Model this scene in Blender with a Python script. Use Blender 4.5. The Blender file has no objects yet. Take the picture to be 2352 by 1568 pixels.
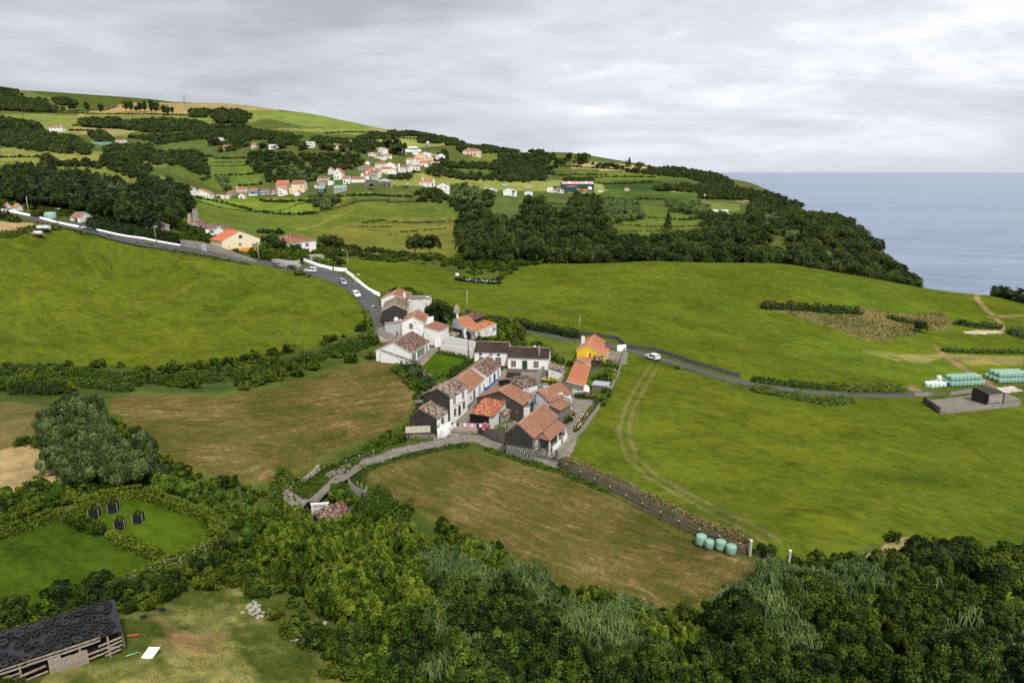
import bpy,bmesh,math,random
import numpy as np
from mathutils import Vector,Matrix
random.seed(7);np.random.seed(7)
SC=bpy.context.scene
COL=SC.collection
# ------------------------------------------------------------------ camera, sky, sun, exposure
CAMZ=50.0
PITCH=math.radians(14.0)
cam_d=bpy.data.cameras.new("camera");cam=bpy.data.objects.new("camera",cam_d);COL.objects.link(cam)
cam.location=(0,0,CAMZ);cam.rotation_euler=(math.pi/2-PITCH,0,0)
cam_d.sensor_width=36.0;cam_d.lens=36.0*1568/2352;cam_d.clip_start=0.5;cam_d.clip_end=90000
SC.camera=cam
SUN_EL,SUN_AZ=math.radians(56),math.radians(158)
world=bpy.data.worlds.new("World");SC.world=world;world.use_nodes=True
wt=world.node_tree;wn=wt.nodes;wl=wt.links
for n in list(wn):wn.remove(n)
def WN(t,**k):
    n=wn.new(t)
    for a,b in k.items():setattr(n,a,b)
    return n
wout=WN('ShaderNodeOutputWorld');bg=WN('ShaderNodeBackground')
sky=WN('ShaderNodeTexSky');sky.sky_type='NISHITA';sky.sun_disc=False
sky.sun_elevation=SUN_EL;sky.sun_rotation=SUN_AZ;sky.altitude=150
wl.new(bg.outputs[0],wout.inputs[0])
tc=WN('ShaderNodeTexCoord');sep=WN('ShaderNodeSeparateXYZ');wl.new(tc.outputs['Generated'],sep.inputs[0])
def WM(op,a,b=None,clamp=False):
    n=WN('ShaderNodeMath',operation=op,use_clamp=clamp)
    for i,v in enumerate((a,b)):
        if v is None:continue
        if isinstance(v,(int,float)):n.inputs[i].default_value=v
        else:wl.new(v,n.inputs[i])
    return n.outputs[0]
zc=WM('MAXIMUM',sep.outputs[2],0.0)
den=WM('ADD',zc,0.16)
px=WM('DIVIDE',sep.outputs[0],den);py=WM('DIVIDE',sep.outputs[1],den)
cmb=WN('ShaderNodeCombineXYZ');wl.new(px,cmb.inputs[0]);wl.new(py,cmb.inputs[1])
def wnoise(scale,detail,rough,loc,sc=(1,1,1),rot=0.0,dist=0.0):
    m=WN('ShaderNodeMapping');m.inputs['Location'].default_value=loc;m.inputs['Scale'].default_value=sc
    m.inputs['Rotation'].default_value=(0,0,rot)
    wl.new(cmb.outputs[0],m.inputs[0])
    n=WN('ShaderNodeTexNoise');n.inputs['Scale'].default_value=scale;n.inputs['Detail'].default_value=detail
    n.inputs['Roughness'].default_value=rough;n.inputs['Distortion'].default_value=dist
    wl.new(m.outputs[0],n.inputs['Vector']);return n.outputs[0]
n1=wnoise(0.42,5,0.5,(3.1,1.7,0),(1.0,1.0,1),0.15,0.5)
n2=wnoise(1.3,6,0.55,(7.3,4.2,2),(0.8,1.1,1),0.1,0.6)
n3=wnoise(4.0,5,0.6,(1.0,9.0,5),(0.9,1.0,1),0.1,0.6)
mixn=WM('ADD',WM('ADD',WM('MULTIPLY',n1,0.55),WM('MULTIPLY',n2,0.33)),WM('MULTIPLY',n3,0.12))
azim=WM('MULTIPLY',sep.outputs[0],0.13)
mixn=WM('ADD',mixn,azim)
ramp=WN('ShaderNodeValToRGB');wl.new(mixn,ramp.inputs[0])
cr=ramp.color_ramp
cr.elements[0].position=0.36;cr.elements[0].color=(4.0,4.1,4.4,1)
cr.elements[1].position=0.64;cr.elements[1].color=(9.2,9.3,9.7,1)
e=cr.elements.new(0.46);e.color=(5.4,5.55,5.9,1)
e=cr.elements.new(0.55);e.color=(6.7,6.8,7.2,1)
hz=WM('MULTIPLY',zc,11.0,True)
hzi=WM('SUBTRACT',1.0,hz)
mh=WN('ShaderNodeMix',data_type='RGBA');wl.new(WM('MULTIPLY',hzi,0.75),mh.inputs[0])
wl.new(ramp.outputs[0],mh.inputs[6]);mh.inputs[7].default_value=(5.1,5.5,6.4,1)
mk=WN('ShaderNodeMix',data_type='RGBA');mk.inputs[0].default_value=0.93
wl.new(sky.outputs[0],mk.inputs[6]);wl.new(mh.outputs[2],mk.inputs[7])
wl.new(mk.outputs[2],bg.inputs[0]);bg.inputs[1].default_value=0.088
sun_d=bpy.data.lights.new("sun",'SUN');sun=bpy.data.objects.new("sun",sun_d);COL.objects.link(sun)
sun_d.energy=2.9;sun_d.angle=math.radians(7);sun_d.color=(1.0,0.95,0.86)
sdir=Vector((math.sin(SUN_AZ)*math.cos(SUN_EL),math.cos(SUN_AZ)*math.cos(SUN_EL),math.sin(SUN_EL)))
sun.rotation_euler=sdir.to_track_quat('Z','Y').to_euler()
SC.view_settings.view_transform='Standard';SC.view_settings.look='None'
SC.view_settings.exposure=0.50;SC.view_settings.gamma=1.0;SC.view_settings.use_curve_mapping=False
SC.render.engine='CYCLES'
SC.cycles.max_bounces=5;SC.cycles.diffuse_bounces=2;SC.cycles.glossy_bounces=2;SC.cycles.transparent_max_bounces=4
SEA_Z=-110.0
# ------------------------------------------------------------------ reading the photograph
CP,SP=math.cos(PITCH),math.sin(PITCH)
S2Z=2352/4096.0
VW=dict(Z=(0,0,1/(4096/2352.)),A=(1400,1100,3.357),B=(1900,1250,3.357),C=(1560,1450,3.357),D=(1900,1500,3.92),E=(0,700,2.351),
F=(700,500,2.94),G=(1300,500,2.94),H=(700,800,2.94),I=(0,300,2.351),J=(2000,500,2.351),K=(3000,550,2.146),
L=(3000,1100,2.146),M=(0,1900,1.887),N=(900,1700,2.351),O=(1500,2050,2.138),P=(2600,2000,1.572),
Q=(1000,560,5.87),R=(1380,560,4.704),S=(740,640,4.2),T=(0,720,4.523),U=(1000,940,4.704),W=(2150,690,7.84),
X=(3500,1430,3.946),Y=(0,2380,4.2))
def V(v,x,y):
    a,b,s=VW[v]
    return((a+x/s)*S2Z,(b+y/s)*S2Z)
def ray(p):
    u=(p[0]-1176)/1568.;v=(784-p[1])/1568.
    return np.array([u,CP+v*SP,-SP+v*CP])
def proj(x,y,z):
    z=z-CAMZ
    d=y*CP-z*SP;w=y*SP+z*CP
    d=np.where(np.abs(d)<1e-3,1e-3,d)
    return 1176+1568*x/d,784-1568*w/d,d
def onz(p,z):
    r=ray(p);t=(z-CAMZ)/r[2]
    return np.array([r[0]*t,r[1]*t,z])
def ond(p,y):
    r=ray(p);t=y/r[1]
    return np.array([r[0]*t,y,CAMZ+r[2]*t])
# ------------------------------------------------------------------ terrain: heights fitted through surveyed points
CTRL=[
(0,1560,9),(300,1560,8.5),(250,1440,8),(0,1400,7),(0,1250,6),(250,1200,6),(480,1200,5),(450,1350,5),(700,1500,5),(700,1350,3),(900,1568,3),
(60,1080,8),(0,1170,7),(-250,1300,7),(-250,1000,9),(150,960,9),
(260,920,8),(500,1090,3),(660,1100,1.5),(930,960,2),(850,840,4),(600,900,5.5),
(1070,1000,0),(820,1070,-1),(700,1140,-2.8),(650,1180,-3.8),(760,1190,-4.5),
(850,1070,-.6),(900,1150,-2),(1250,1080,-.3),(1600,1250,0),(1450,1380,-2),(1750,1300,1),(1150,1250,-2),
(1000,1400,-4),(1300,1500,-5),(1700,1450,-3),(2100,1500,-3),(2352,1500,-2),(2350,1300,0),(2050,1250,1),(2600,1300,-1),
(1320,1050,0),(1500,850,3),(1900,1000,-1),(2352,1050,-4),(2350,900,-4),(2200,880,-3),(2350,1200,-1),(1700,1150,0.5),(2600,900,-6),
(1450,800,3.5),(1700,870,0.5),(2000,905,-2),(2150,905,-3),
(1240,1040,0),(1120,990,0.2),(1000,980,1),(1000,850,3.5),(1200,860,3),(1300,930,1),(1340,940,0.8),(1380,820,3),(1400,780,4),
(880,770,5.5),(1060,760,5),(890,700,8),(1000,690,6.5),(900,860,4),
(1100,700,6),(1500,700,6),(1500,600,11),(1250,605,8.5),(1050,640,7),(900,640,10),(1750,700,4),(1800,610,8),(2000,640,3),(2100,700,1),
(2350,690,-4.5),(2350,800,-4),(1900,750,1),(2200,780,-2),(2600,750,-9),
(0,850,4),(100,700,12),(250,600,19),(400,850,3.5),(600,700,10),(700,640,14),(-250,650,18),(-250,500,36),
(50,490,32.5),(207,529,29),(420,580,21),(640,612,16),(800,640,13.5),(850,700,9),(870,760,5.7),
(700,570,14),(1000,590,9),(900,500,19),(600,480,23),(1050,520,15),(450,500,26),(1000,450,30),(500,455,29),(850,430,38),(850,380,55),
(700,345,69),(1085,355,68),(131,300,90),(300,325,79),(250,250,147),(500,242,164),(100,280,113),(60,217,215),(60,240,158),(300,238,170),(180,246,172),(420,240,168),
(0,300,90),(0,350,65),(100,385,52.5),(200,410,45),(0,480,33),(400,380,54.5),(400,430,39),(450,400,48),(200,490,30),
(650,380,55),(600,300,99),(700,260,136),(860,292,115),(1060,327,92),(900,320,88),(1000,350,70),(1300,362,66),(1200,352,73),
(1450,387,53.5),(1600,396,48.5),(1680,415,38),(1300,395,49),(1500,420,38),(1500,450,28),(1400,460,25),(1250,450,30),(1300,480,23.5),
(1600,500,17),(1600,470,23),(1750,480,17.6),(1700,540,10),(1850,540,8),(1650,490,17.6),(1900,560,4),(1800,460,23),(1335,435,33),(1170,446,34),
]
WPTS=[(-750,1620,165),(-640,1450,150),(-420,1500,120),(-250,1350,105),(-120,1250,80),(60,1120,60),(62,348,2),(62,380,5),(100,345,-1),(100,385,3),(20,338,3),(150,345,-8),(150,385,-4),(190,355,-14),(200,400,-8),(30,400,10),
(-900,2000,230),(-500,1800,120),(0,1700,40),(300,1500,5),(-1400,2600,200),(0,2600,0),(600,2600,-60),
(-60,25,8),(0,25,2),(60,25,0),(-200,40,8),(200,60,-6)]
def ctrl_world():
    pts=[]
    for fx,fy,z in CTRL:
        r=ray((fx,fy))
        if abs(r[2])<0.0045:
            y=620.0 if fx<700 else 860.0
            pts.append((r[0]*y/r[1],y,CAMZ+r[2]*y/r[1]));continue
        t=(z-CAMZ)/r[2]
        pts.append((r[0]*t,r[1]*t,z))
    return np.array(pts+WPTS)
CW=ctrl_world()
def warp(x,y):
    yy=np.maximum(y,30.0)
    return np.stack([np.clip(x/yy,-1.5,1.5)*1.3,1.3*np.log(yy)],-1)
def tps(r2):return np.where(r2>1e-12,0.5*r2*np.log(np.maximum(r2,1e-12)),0.0)
_q=warp(CW[:,0],CW[:,1]);_n=len(_q)
def _wt(y):return np.maximum(y,30.0)**0.7
_K=tps(((_q[:,None]-_q[None])**2).sum(-1))+np.eye(_n)*2e-4
_P=np.c_[np.ones(_n),_q]
_A=np.block([[_K,_P],[_P.T,np.zeros((3,3))]])
_sol=np.linalg.solve(_A,np.r_[CW[:,2]/_wt(CW[:,1]),0,0,0])
def Hbase(x,y):
    x=np.atleast_1d(np.asarray(x,float)).ravel();y=np.atleast_1d(np.asarray(y,float)).ravel()
    out=np.empty(len(x))
    for i in range(0,len(x),40000):
        q=warp(x[i:i+40000],y[i:i+40000])
        k=tps(((q[:,None]-_q[None])**2).sum(-1))
        out[i:i+40000]=(k@_sol[:_n]+_sol[_n]+q@_sol[_n+1:])*_wt(y[i:i+40000])
    return out
COAST=[(3000,150),(600,235),(330,283),(262,300),(226,314),(200,330),(184,345),(222,400),(248,480),(262,600),(262,700),(275,800),(300,950),(330,1300),(420,3000)]
def seaward(x,y):
    best=np.full(len(x),1e9);sgn=np.ones(len(x))
    for(x0,y0),(x1,y1)in zip(COAST[:-1],COAST[1:]):
        dx,dy=x1-x0,y1-y0;L2=dx*dx+dy*dy
        t=np.clip(((x-x0)*dx+(y-y0)*dy)/L2,0,1)
        ex,ey=x-(x0+t*dx),y-(y0+t*dy);d=np.hypot(ex,ey)
        s=-np.sign(dx*(y-y0)-dy*(x-x0))
        m=d<best;best[m]=d[m];sgn[m]=s[m]
    return best*sgn
def vnoise(x,y,s,seed=0):
    x=np.asarray(x)/s;y=np.asarray(y)/s
    xi=np.floor(x).astype(np.int64);yi=np.floor(y).astype(np.int64);fx=x-xi;fy=y-yi
    fx=fx*fx*(3-2*fx);fy=fy*fy*(3-2*fy)
    def h(a,b):
        n=(a*374761393+b*668265263+seed*1442695041)&0xffffffff
        n=((n^(n>>13))*1274126177)&0xffffffff
        return((n^(n>>16))&0xffff)/32767.5-1
    return(h(xi,yi)*(1-fx)+h(xi+1,yi)*fx)*(1-fy)+(h(xi,yi+1)*(1-fx)+h(xi+1,yi+1)*fx)*fy
def fbm(x,y,s,o=4,seed=0):
    r=0;a=1;t=0
    for i in range(o):
        r=r+a*vnoise(x,y,s/2**i,seed+i*17);t+=a;a*=.55
    return r/t
def _rp(p,z):r=ray(V('N',*p));t=(z-CAMZ)/r[2];return(r[0]*t,r[1]*t)
CARVE=[_rp((1150,425),-1.4),_rp((1000,520),-2.2),_rp((870,660),-3.4),_rp((760,790),-4.4),_rp((660,900),-5)]
CARVE2=[_rp((1120,600),-3.5),_rp((1080,700),-4.5)]
def H(x,y):
    x=np.atleast_1d(np.asarray(x,float)).ravel();y=np.atleast_1d(np.asarray(y,float)).ravel()
    h=Hbase(x,y)
    far=np.clip((y-330)/300,0,1)
    h=h+far*fbm(x,y,60,3,5)*1.2
    nr_=(y<140)&(x<-15)&(x>-60)
    if nr_.any():
        d=segdist(x[nr_],y[nr_],CARVE);h[nr_]-=1.7*np.clip((3.0-d)/1.2,0,1)*np.clip((_cy1-y[nr_])/6,0,1)
        d=segdist(x[nr_],y[nr_],CARVE2);h[nr_]-=1.8*np.clip((4.2-d)/1.2,0,1)
    sw=seaward(x,y)
    drop=np.clip(sw,0,400)
    cliff=np.where(drop<60,drop*0.8*np.clip(drop/22,0.15,1),48+(drop-60)*1.6)
    h=h-cliff
    return np.maximum(h,SEA_Z-6)
_cy1=CARVE[0][1]
def H1(x,y):return float(H(np.array([x]),np.array([y]))[0])
_ts=np.exp(np.linspace(math.log(38),math.log(1900),520))
def G(p,off=0.0):
    r=ray(p);xs=r[0]/r[1]*_ts;zs=CAMZ+r[2]/r[1]*_ts
    d=zs-off-H(xs,_ts)
    k=np.where(d<0)[0]
    if len(k)==0:k=[len(_ts)-1]
    k=max(1,k[0]);a=d[k-1]/(d[k-1]-d[k]+1e-9)if d[k]<0 else 0
    y=_ts[k-1]+a*(_ts[k]-_ts[k-1])
    x=r[0]/r[1]*y
    return np.array([x,y,H1(x,y)])
def inpoly(px,py,poly):
    c=np.zeros(len(px),bool);n=len(poly)
    for i in range(n):
        x0,y0=poly[i];x1,y1=poly[(i+1)%n]
        if y0==y1:continue
        m=((y0>py)!=(y1>py))&(px<(x1-x0)*(py-y0)/(y1-y0)+x0)
        c^=m
    return c
def segdist(px,py,line):
    best=np.full(len(px),1e9)
    for(x0,y0),(x1,y1)in zip(line[:-1],line[1:]):
        dx,dy=x1-x0,y1-y0;L2=dx*dx+dy*dy+1e-9
        t=np.clip(((px-x0)*dx+(py-y0)*dy)/L2,0,1)
        best=np.minimum(best,np.hypot(px-x0-t*dx,py-y0-t*dy))
    return best
# ------------------------------------------------------------------ materials
MATS={}
class NT:
    def __init__(s,m):s.t=m.node_tree;s.n=s.t.nodes;s.l=s.t.links
    def new(s,t,**k):
        n=s.n.new(t)
        for a,b in k.items():setattr(n,a,b)
        return n
    def math(s,op,a,b=None,clamp=False):
        n=s.new('ShaderNodeMath',operation=op,use_clamp=clamp)
        for i,v in enumerate((a,b)):
            if v is None:continue
            if isinstance(v,(int,float)):n.inputs[i].default_value=v
            else:s.l.new(v,n.inputs[i])
        return n.outputs[0]
    def noise(s,scale,detail=4,rough=0.6,vec=None,sc=None,rot=0.0,dist=0.0,coord='Object'):
        if vec is None:vec=s.new('ShaderNodeTexCoord').outputs[coord]
        if sc is not None or rot:
            m=s.new('ShaderNodeMapping');m.inputs['Scale'].default_value=sc or(1,1,1)
            m.inputs['Rotation'].default_value=(0,0,0)
            if rot:
                r=s.new('ShaderNodeMapping');r.inputs['Rotation'].default_value=(0,0,rot);s.l.new(vec,r.inputs[0]);vec=r.outputs[0]
            s.l.new(vec,m.inputs[0]);vec=m.outputs[0]
        n=s.new('ShaderNodeTexNoise');n.inputs['Scale'].default_value=scale;n.inputs['Detail'].default_value=detail
        n.inputs['Roughness'].default_value=rough;n.inputs['Distortion'].default_value=dist
        s.l.new(vec,n.inputs['Vector']);return n.outputs[0]
    def ramp(s,f,stops):
        r=s.new('ShaderNodeValToRGB');s.l.new(f,r.inputs[0]);c=r.color_ramp
        c.elements[0].position,c.elements[0].color=stops[0][0],(*stops[0][1],1)
        c.elements[1].position,c.elements[1].color=stops[-1][0],(*stops[-1][1],1)
        for p,q in stops[1:-1]:e=c.elements.new(p);e.color=(*q,1)
        return r.outputs[0]
    def mix(s,f,a,b,mode='MIX'):
        n=s.new('ShaderNodeMix',data_type='RGBA',blend_type=mode)
        for i,v in((0,f),(6,a),(7,b)):
            if isinstance(v,(int,float)):n.inputs[i].default_value=v
            elif isinstance(v,tuple):n.inputs[i].default_value=(*v,1)
            else:s.l.new(v,n.inputs[i])
        return n.outputs[2]
    def bump(s,h,dist=0.05,strength=1.0):
        b=s.new('ShaderNodeBump');b.inputs['Distance'].default_value=dist;b.inputs['Strength'].default_value=strength
        s.l.new(h,b.inputs['Height']);return b.outputs[0]
def newmat(name,rough=0.8,spec=0.3):
    m=bpy.data.materials.new(name);m.use_nodes=True;t=NT(m)
    b=m.node_tree.nodes['Principled BSDF'];b.inputs['Roughness'].default_value=rough
    b.inputs['Specular IOR Level'].default_value=spec
    MATS[name]=m;return m,t,b
def simple(name,col,rough=0.8,var=0.15,scale=2.0,spec=0.3,metal=0.0,dirt=None,dirt_scale=0.7,dirt_lo=0.5,dirt_hi=0.7,bump=0.0,alt=None):
    m,t,b=newmat(name,rough,spec)
    b.inputs['Metallic'].default_value=metal
    n=t.noise(scale,5,.65)
    c=t.mix(1.0,tuple(col),t.ramp(n,[(0.25,(1-var,)*3),(0.75,(1+var,)*3)]),'MULTIPLY')
    if dirt is not None:
        d=t.noise(dirt_scale,8,.7)
        c=t.mix(t.ramp(d,[(dirt_lo,(0,0,0)),(dirt_hi,(1,1,1))]),c,tuple(dirt))
    t.l.new(c,b.inputs['Base Color'])
    if bump:t.l.new(t.bump(t.noise(scale*4,4),bump),b.inputs['Normal'])
    return m
simple('white_plaster',(.78,.77,.745),.85,.05,1.2,dirt=(.40,.38,.34),dirt_scale=.55,dirt_lo=.62,dirt_hi=.95)
simple('white_plaster_stained',(.66,.65,.62),.9,.1,1.5,dirt=(.10,.095,.085),dirt_scale=.6,dirt_lo=.52,dirt_hi=.68)
simple('cream_plaster',(.75,.66,.46),.85,.05,1.2)
simple('yellow_plaster',(.74,.50,.03),.8,.06,1.2,dirt=(.5,.33,.04),dirt_lo=.6,dirt_hi=.8)
simple('pink_plaster',(.52,.33,.28),.85,.08,1.0)
simple('peach_plaster',(.72,.55,.38),.85,.05,1.0)
simple('blue_plaster',(.20,.33,.62),.8,.06,1.0)
simple('grey_plaster',(.36,.37,.38),.85,.12,1.0)
simple('dark_render',(.040,.036,.032),.95,.4,1.3,dirt=(.17,.16,.14),dirt_scale=1.1,dirt_lo=.56,dirt_hi=.75,bump=.03)
simple('dark_render_patchy',(.060,.052,.046),.95,.4,1.3,dirt=(.36,.34,.31),dirt_scale=.9,dirt_lo=.58,dirt_hi=.68,bump=.03)
simple('grey_cement',(.17,.155,.135),.9,.25,1.5,dirt=(.10,.09,.08),dirt_scale=.8,dirt_lo=.5,dirt_hi=.7,bump=.02)
simple('pale_concrete',(.175,.152,.128),.9,.25,.7,dirt=(.12,.11,.09),dirt_scale=.5,dirt_lo=.5,dirt_hi=.68)
simple('asphalt',(.062,.060,.064),.85,.25,3.0,dirt=(.09,.085,.08),dirt_scale=.15,dirt_lo=.4,dirt_hi=.7)
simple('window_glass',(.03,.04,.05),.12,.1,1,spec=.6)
simple('white_paint',(.76,.76,.75),.5,.04)
simple('stone_trim',(.22,.20,.17),.9,.2,4)
simple('blue_paint',(.03,.10,.36),.5,.1)
simple('pale_blue_paint',(.28,.36,.48),.5,.1)
simple('green_paint',(.015,.06,.04),.5,.1)
simple('brown_wood',(.09,.055,.035),.7,.3,3)
simple('grey_wood',(.30,.26,.22),.85,.35,3,dirt=(.12,.10,.08),dirt_scale=1.5,dirt_lo=.5,dirt_hi=.7,bump=.01)
simple('weathered_wood',(.32,.25,.18),.85,.45,4,dirt=(.10,.075,.05),dirt_scale=1.2,dirt_lo=.5,dirt_hi=.7,bump=.01)
simple('shade_black',(.006,.006,.006),.9,.1)  # near-black colour that paints in the shade of openings
simple('dark_metal',(.03,.03,.03),.5,.2,metal=.3)
simple('rusty_metal',(.13,.055,.03),.8,.4,2)
simple('galvanised',(.42,.44,.46),.45,.1,2,metal=.4)
simple('tyre_rubber',(.010,.010,.010),.75,.3,4,spec=.35)
simple('faded_rubber',(.028,.024,.022),.8,.3,4,spec=.35)
simple('black_plastic',(.014,.015,.018),.30,.3,1.5,spec=.5)
simple('pole_wood',(.11,.095,.08),.9,.3,3)
simple('pole_concrete',(.42,.40,.36),.85,.15,2)
simple('wire',(.02,.02,.02),.7,.1)
simple('bale_wrap',(.25,.43,.34),.33,.22,4,spec=.5,bump=.12)
simple('bale_wrap_pale',(.52,.66,.56),.33,.12,3,spec=.5,bump=.05)
simple('bale_wrap_white',(.66,.70,.68),.33,.1,3,spec=.5,bump=.05)
simple('car_white',(.75,.75,.76),.22,.03,spec=.6)
simple('car_silver',(.40,.42,.45),.25,.05,metal=.5,spec=.6)
simple('car_dark',(.025,.035,.045),.18,.1,spec=.7)
simple('car_grey',(.16,.18,.22),.22,.1,metal=.4,spec=.6)
simple('headlight',(.5,.55,.6),.15,.05,spec=.7)
simple('red_paint',(.45,.03,.03),.5,.1)
simple('orange_paint',(.85,.30,.06),.5,.1)
simple('green_metal',(.015,.075,.07),.5,.15,.3)
simple('green_metal_light',(.17,.36,.30),.5,.1,.3)
simple('pink_metal',(.52,.30,.29),.6,.08,.3)
simple('dark_red_metal',(.32,.07,.06),.6,.1,.3)
simple('grey_metal',(.30,.34,.36),.5,.1,.3)
simple('dish_white',(.62,.62,.60),.5,.06)
simple('skin',(.45,.27,.19),.6,.05)
simple('basalt',(.035,.033,.031),.9,.35,5,dirt=(.12,.115,.105),dirt_scale=2.5,dirt_lo=.52,dirt_hi=.7,bump=.03)
simple('pale_basalt',(.17,.155,.135),.9,.35,4,dirt=(.07,.065,.055),dirt_scale=2.0,dirt_lo=.5,dirt_hi=.65,bump=.03)
simple('lime_mortar',(.66,.65,.62),.95,.15,4)
simple('grey_mortar',(.20,.18,.155),.95,.25,4)
simple('rubble',(.30,.27,.24),.9,.3,4,bump=.03)
simple('bark',(.06,.05,.04),.9,.3,4)
simple('pale_bark',(.30,.26,.22),.9,.2,4)
simple('straw',(.36,.26,.14),.9,.3,2)
simple('cloth_white',(.72,.72,.74),.9,.05);simple('cloth_pink',(.62,.30,.32),.9,.08);simple('cloth_navy',(.02,.03,.07),.9,.1)
simple('cloth_red',(.60,.06,.09),.9,.1);simple('cloth_grey',(.35,.37,.42),.9,.08)
simple('solar_panel',(.02,.03,.07),.2,.1,spec=.6)
simple('flower_white',(.75,.72,.68),.8,.1);simple('flower_red',(.50,.05,.03),.8,.2);simple('flower_pink',(.55,.22,.28),.8,.1)
simple('flower_yellow',(.70,.45,.04),.8,.1);simple('flower_blue',(.30,.36,.62),.8,.1)
simple('net_black',(.010,.012,.013),.8,.3,3)
simple('insulator_yellow',(.75,.55,.22),.6,.05);simple('insulator_teal',(.35,.65,.58),.6,.05)
simple('cow_black',(.02,.018,.016),.8,.1);simple('cow_white',(.62,.60,.55),.8,.1)
def tilemat(name,base,var,dark,dark_lo=.5,dark_hi=.75,lichen=None,bumpd=.05,rib=.6):
    m,t,b=newmat(name,.85,.2)
    uv=t.new('ShaderNodeUVMap').outputs[0]
    sn=t.new('ShaderNodeVectorMath',operation='SNAP');sn.inputs[1].default_value=(.24,.38,1);t.l.new(uv,sn.inputs[0])
    wn_=t.new('ShaderNodeTexWhiteNoise',noise_dimensions='2D');t.l.new(sn.outputs[0],wn_.inputs[0])
    c=t.mix(1.0,tuple(base),t.ramp(wn_.outputs[0],[(0,(1-var,)*3),(1,(1+var,)*3)]),'MULTIPLY')
    obj_n=t.noise(.9,7,.7)
    c=t.mix(t.ramp(obj_n,[(dark_lo,(0,0,0)),(dark_hi,(1,1,1))]),c,tuple(dark))
    if lichen:
        l=t.noise(3.2,6,.75)
        wn2=t.math('ADD',t.math('MULTIPLY',l,.75),t.math('MULTIPLY',wn_.outputs[0],.25))
        c=t.mix(t.ramp(wn2,[(.54,(0,0,0)),(.63,(1,1,1))]),c,tuple(lichen))
    sx=t.new('ShaderNodeSeparateXYZ');t.l.new(uv,sx.inputs[0])
    vfr=t.math('FRACT',t.math('DIVIDE',sx.outputs[1],.38));ufr=t.math('FRACT',t.math('DIVIDE',sx.outputs[0],.24))
    tri=t.math('ABSOLUTE',t.math('SUBTRACT',ufr,.5))
    gap=t.math('MAXIMUM',t.math('GREATER_THAN',vfr,.88),t.math('GREATER_THAN',tri,.40))
    c=t.mix(t.math('MULTIPLY',gap,rib),c,tuple(x*.28 for x in base))
    t.l.new(c,b.inputs['Base Color'])
    hgt=t.math('ADD',t.math('MULTIPLY',t.math('SUBTRACT',.5,tri),1.0),t.math('MULTIPLY',vfr,-.6))
    t.l.new(t.bump(hgt,bumpd),b.inputs['Normal'])
    return m
tilemat('tile_old',(.17,.085,.055),.55,(.045,.032,.026),.42,.66,(.36,.30,.25))
tilemat('tile_lichen',(.20,.13,.09),.5,(.06,.045,.036),.42,.66,(.47,.43,.37))
tilemat('tile_brown',(.30,.150,.095),.20,(.20,.10,.07),.45,.75,None)
tilemat('tile_orange',(.44,.17,.095),.15,(.40,.14,.08),.5,.8,None)
tilemat('tile_newred',(.47,.14,.07),.2,(.30,.09,.05),.5,.8,None)
tilemat('tile_darkbrown',(.062,.038,.032),.35,(.022,.016,.015),.45,.7,None)
tilemat('tile_rustorange',(.36,.115,.055),.35,(.20,.08,.05),.45,.7,(.55,.28,.16))
simple('ridge_tile',(.42,.27,.18),.85,.2,4)
def leafmat(name,dark,light,rough=.55,tip=None):
    m,t,b=newmat(name,rough,.25)
    at=t.new('ShaderNodeAttribute',attribute_name='tint')
    oi=t.new('ShaderNodeObjectInfo')
    f=t.math('ADD',at.outputs['Fac'],t.math('MULTIPLY',t.math('SUBTRACT',oi.outputs['Random'],.5),.55),True)
    c=t.mix(f,tuple(dark),tuple(light))
    t.l.new(c,b.inputs['Base Color'])
    b.inputs['Specular IOR Level'].default_value=.12
    tr=t.new('ShaderNodeBsdfTranslucent');t.l.new(c,tr.inputs[0])
    ms=t.new('ShaderNodeMixShader');ms.inputs[0].default_value=.22
    t.l.new(b.outputs[0],ms.inputs[1]);t.l.new(tr.outputs[0],ms.inputs[2])
    o=[n for n in t.n if n.type=='OUTPUT_MATERIAL'][0];t.l.new(ms.outputs[0],o.inputs[0])
    return m
leafmat('leaf_dark',(.008,.019,.004),(.095,.138,.016))
leafmat('leaf_forest',(.014,.028,.010),(.085,.120,.032))
leafmat('leaf_bright',(.035,.080,.008),(.17,.25,.030))
leafmat('leaf_bamboo',(.026,.056,.004),(.21,.275,.024))
leafmat('leaf_reed',(.022,.050,.012),(.17,.225,.07))
leafmat('leaf_hedge',(.016,.038,.004),(.14,.185,.015))
leafmat('leaf_hedge_dark',(.010,.022,.005),(.060,.085,.014))
leafmat('leaf_hill',(.020,.036,.010),(.105,.140,.034))
leafmat('leaf_valley',(.014,.028,.007),(.105,.140,.030))
leafmat('leaf_lawnhedge',(.012,.034,.003),(.165,.21,.015))
leafmat('leaf_willow',(.028,.056,.014),(.21,.26,.09))
leafmat('leaf_scrub',(.05,.055,.018),(.15,.15,.05))
leafmat('leaf_grass',(.028,.062,.006),(.16,.20,.028))
leafmat('leaf_dry',(.11,.09,.035),(.42,.33,.15))
leafmat('leaf_purple',(.05,.025,.025),(.13,.07,.06))
simple('earth_bank',(.085,.060,.038),.95,.45,1.2,dirt=(.05,.065,.015),dirt_scale=.5,dirt_lo=.48,dirt_hi=.62,bump=.08)
m,t,b=newmat('corrugated',.7,.3)
uv=t.new('ShaderNodeUVMap').outputs[0];sx=t.new('ShaderNodeSeparateXYZ');t.l.new(uv,sx.inputs[0])
fr=t.math('ABSOLUTE',t.math('SUBTRACT',t.math('FRACT',t.math('DIVIDE',sx.outputs[0],.24)),.5))
t.l.new(t.mix(1.0,t.ramp(fr,[(.05,(.22,.20,.17)),(.4,(.48,.45,.38))]),t.ramp(t.noise(1.5,6,.7),[(.3,(.7,.68,.6)),(.7,(1.15,1.15,1.1))]),'MULTIPLY'),b.inputs['Base Color'])
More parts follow.
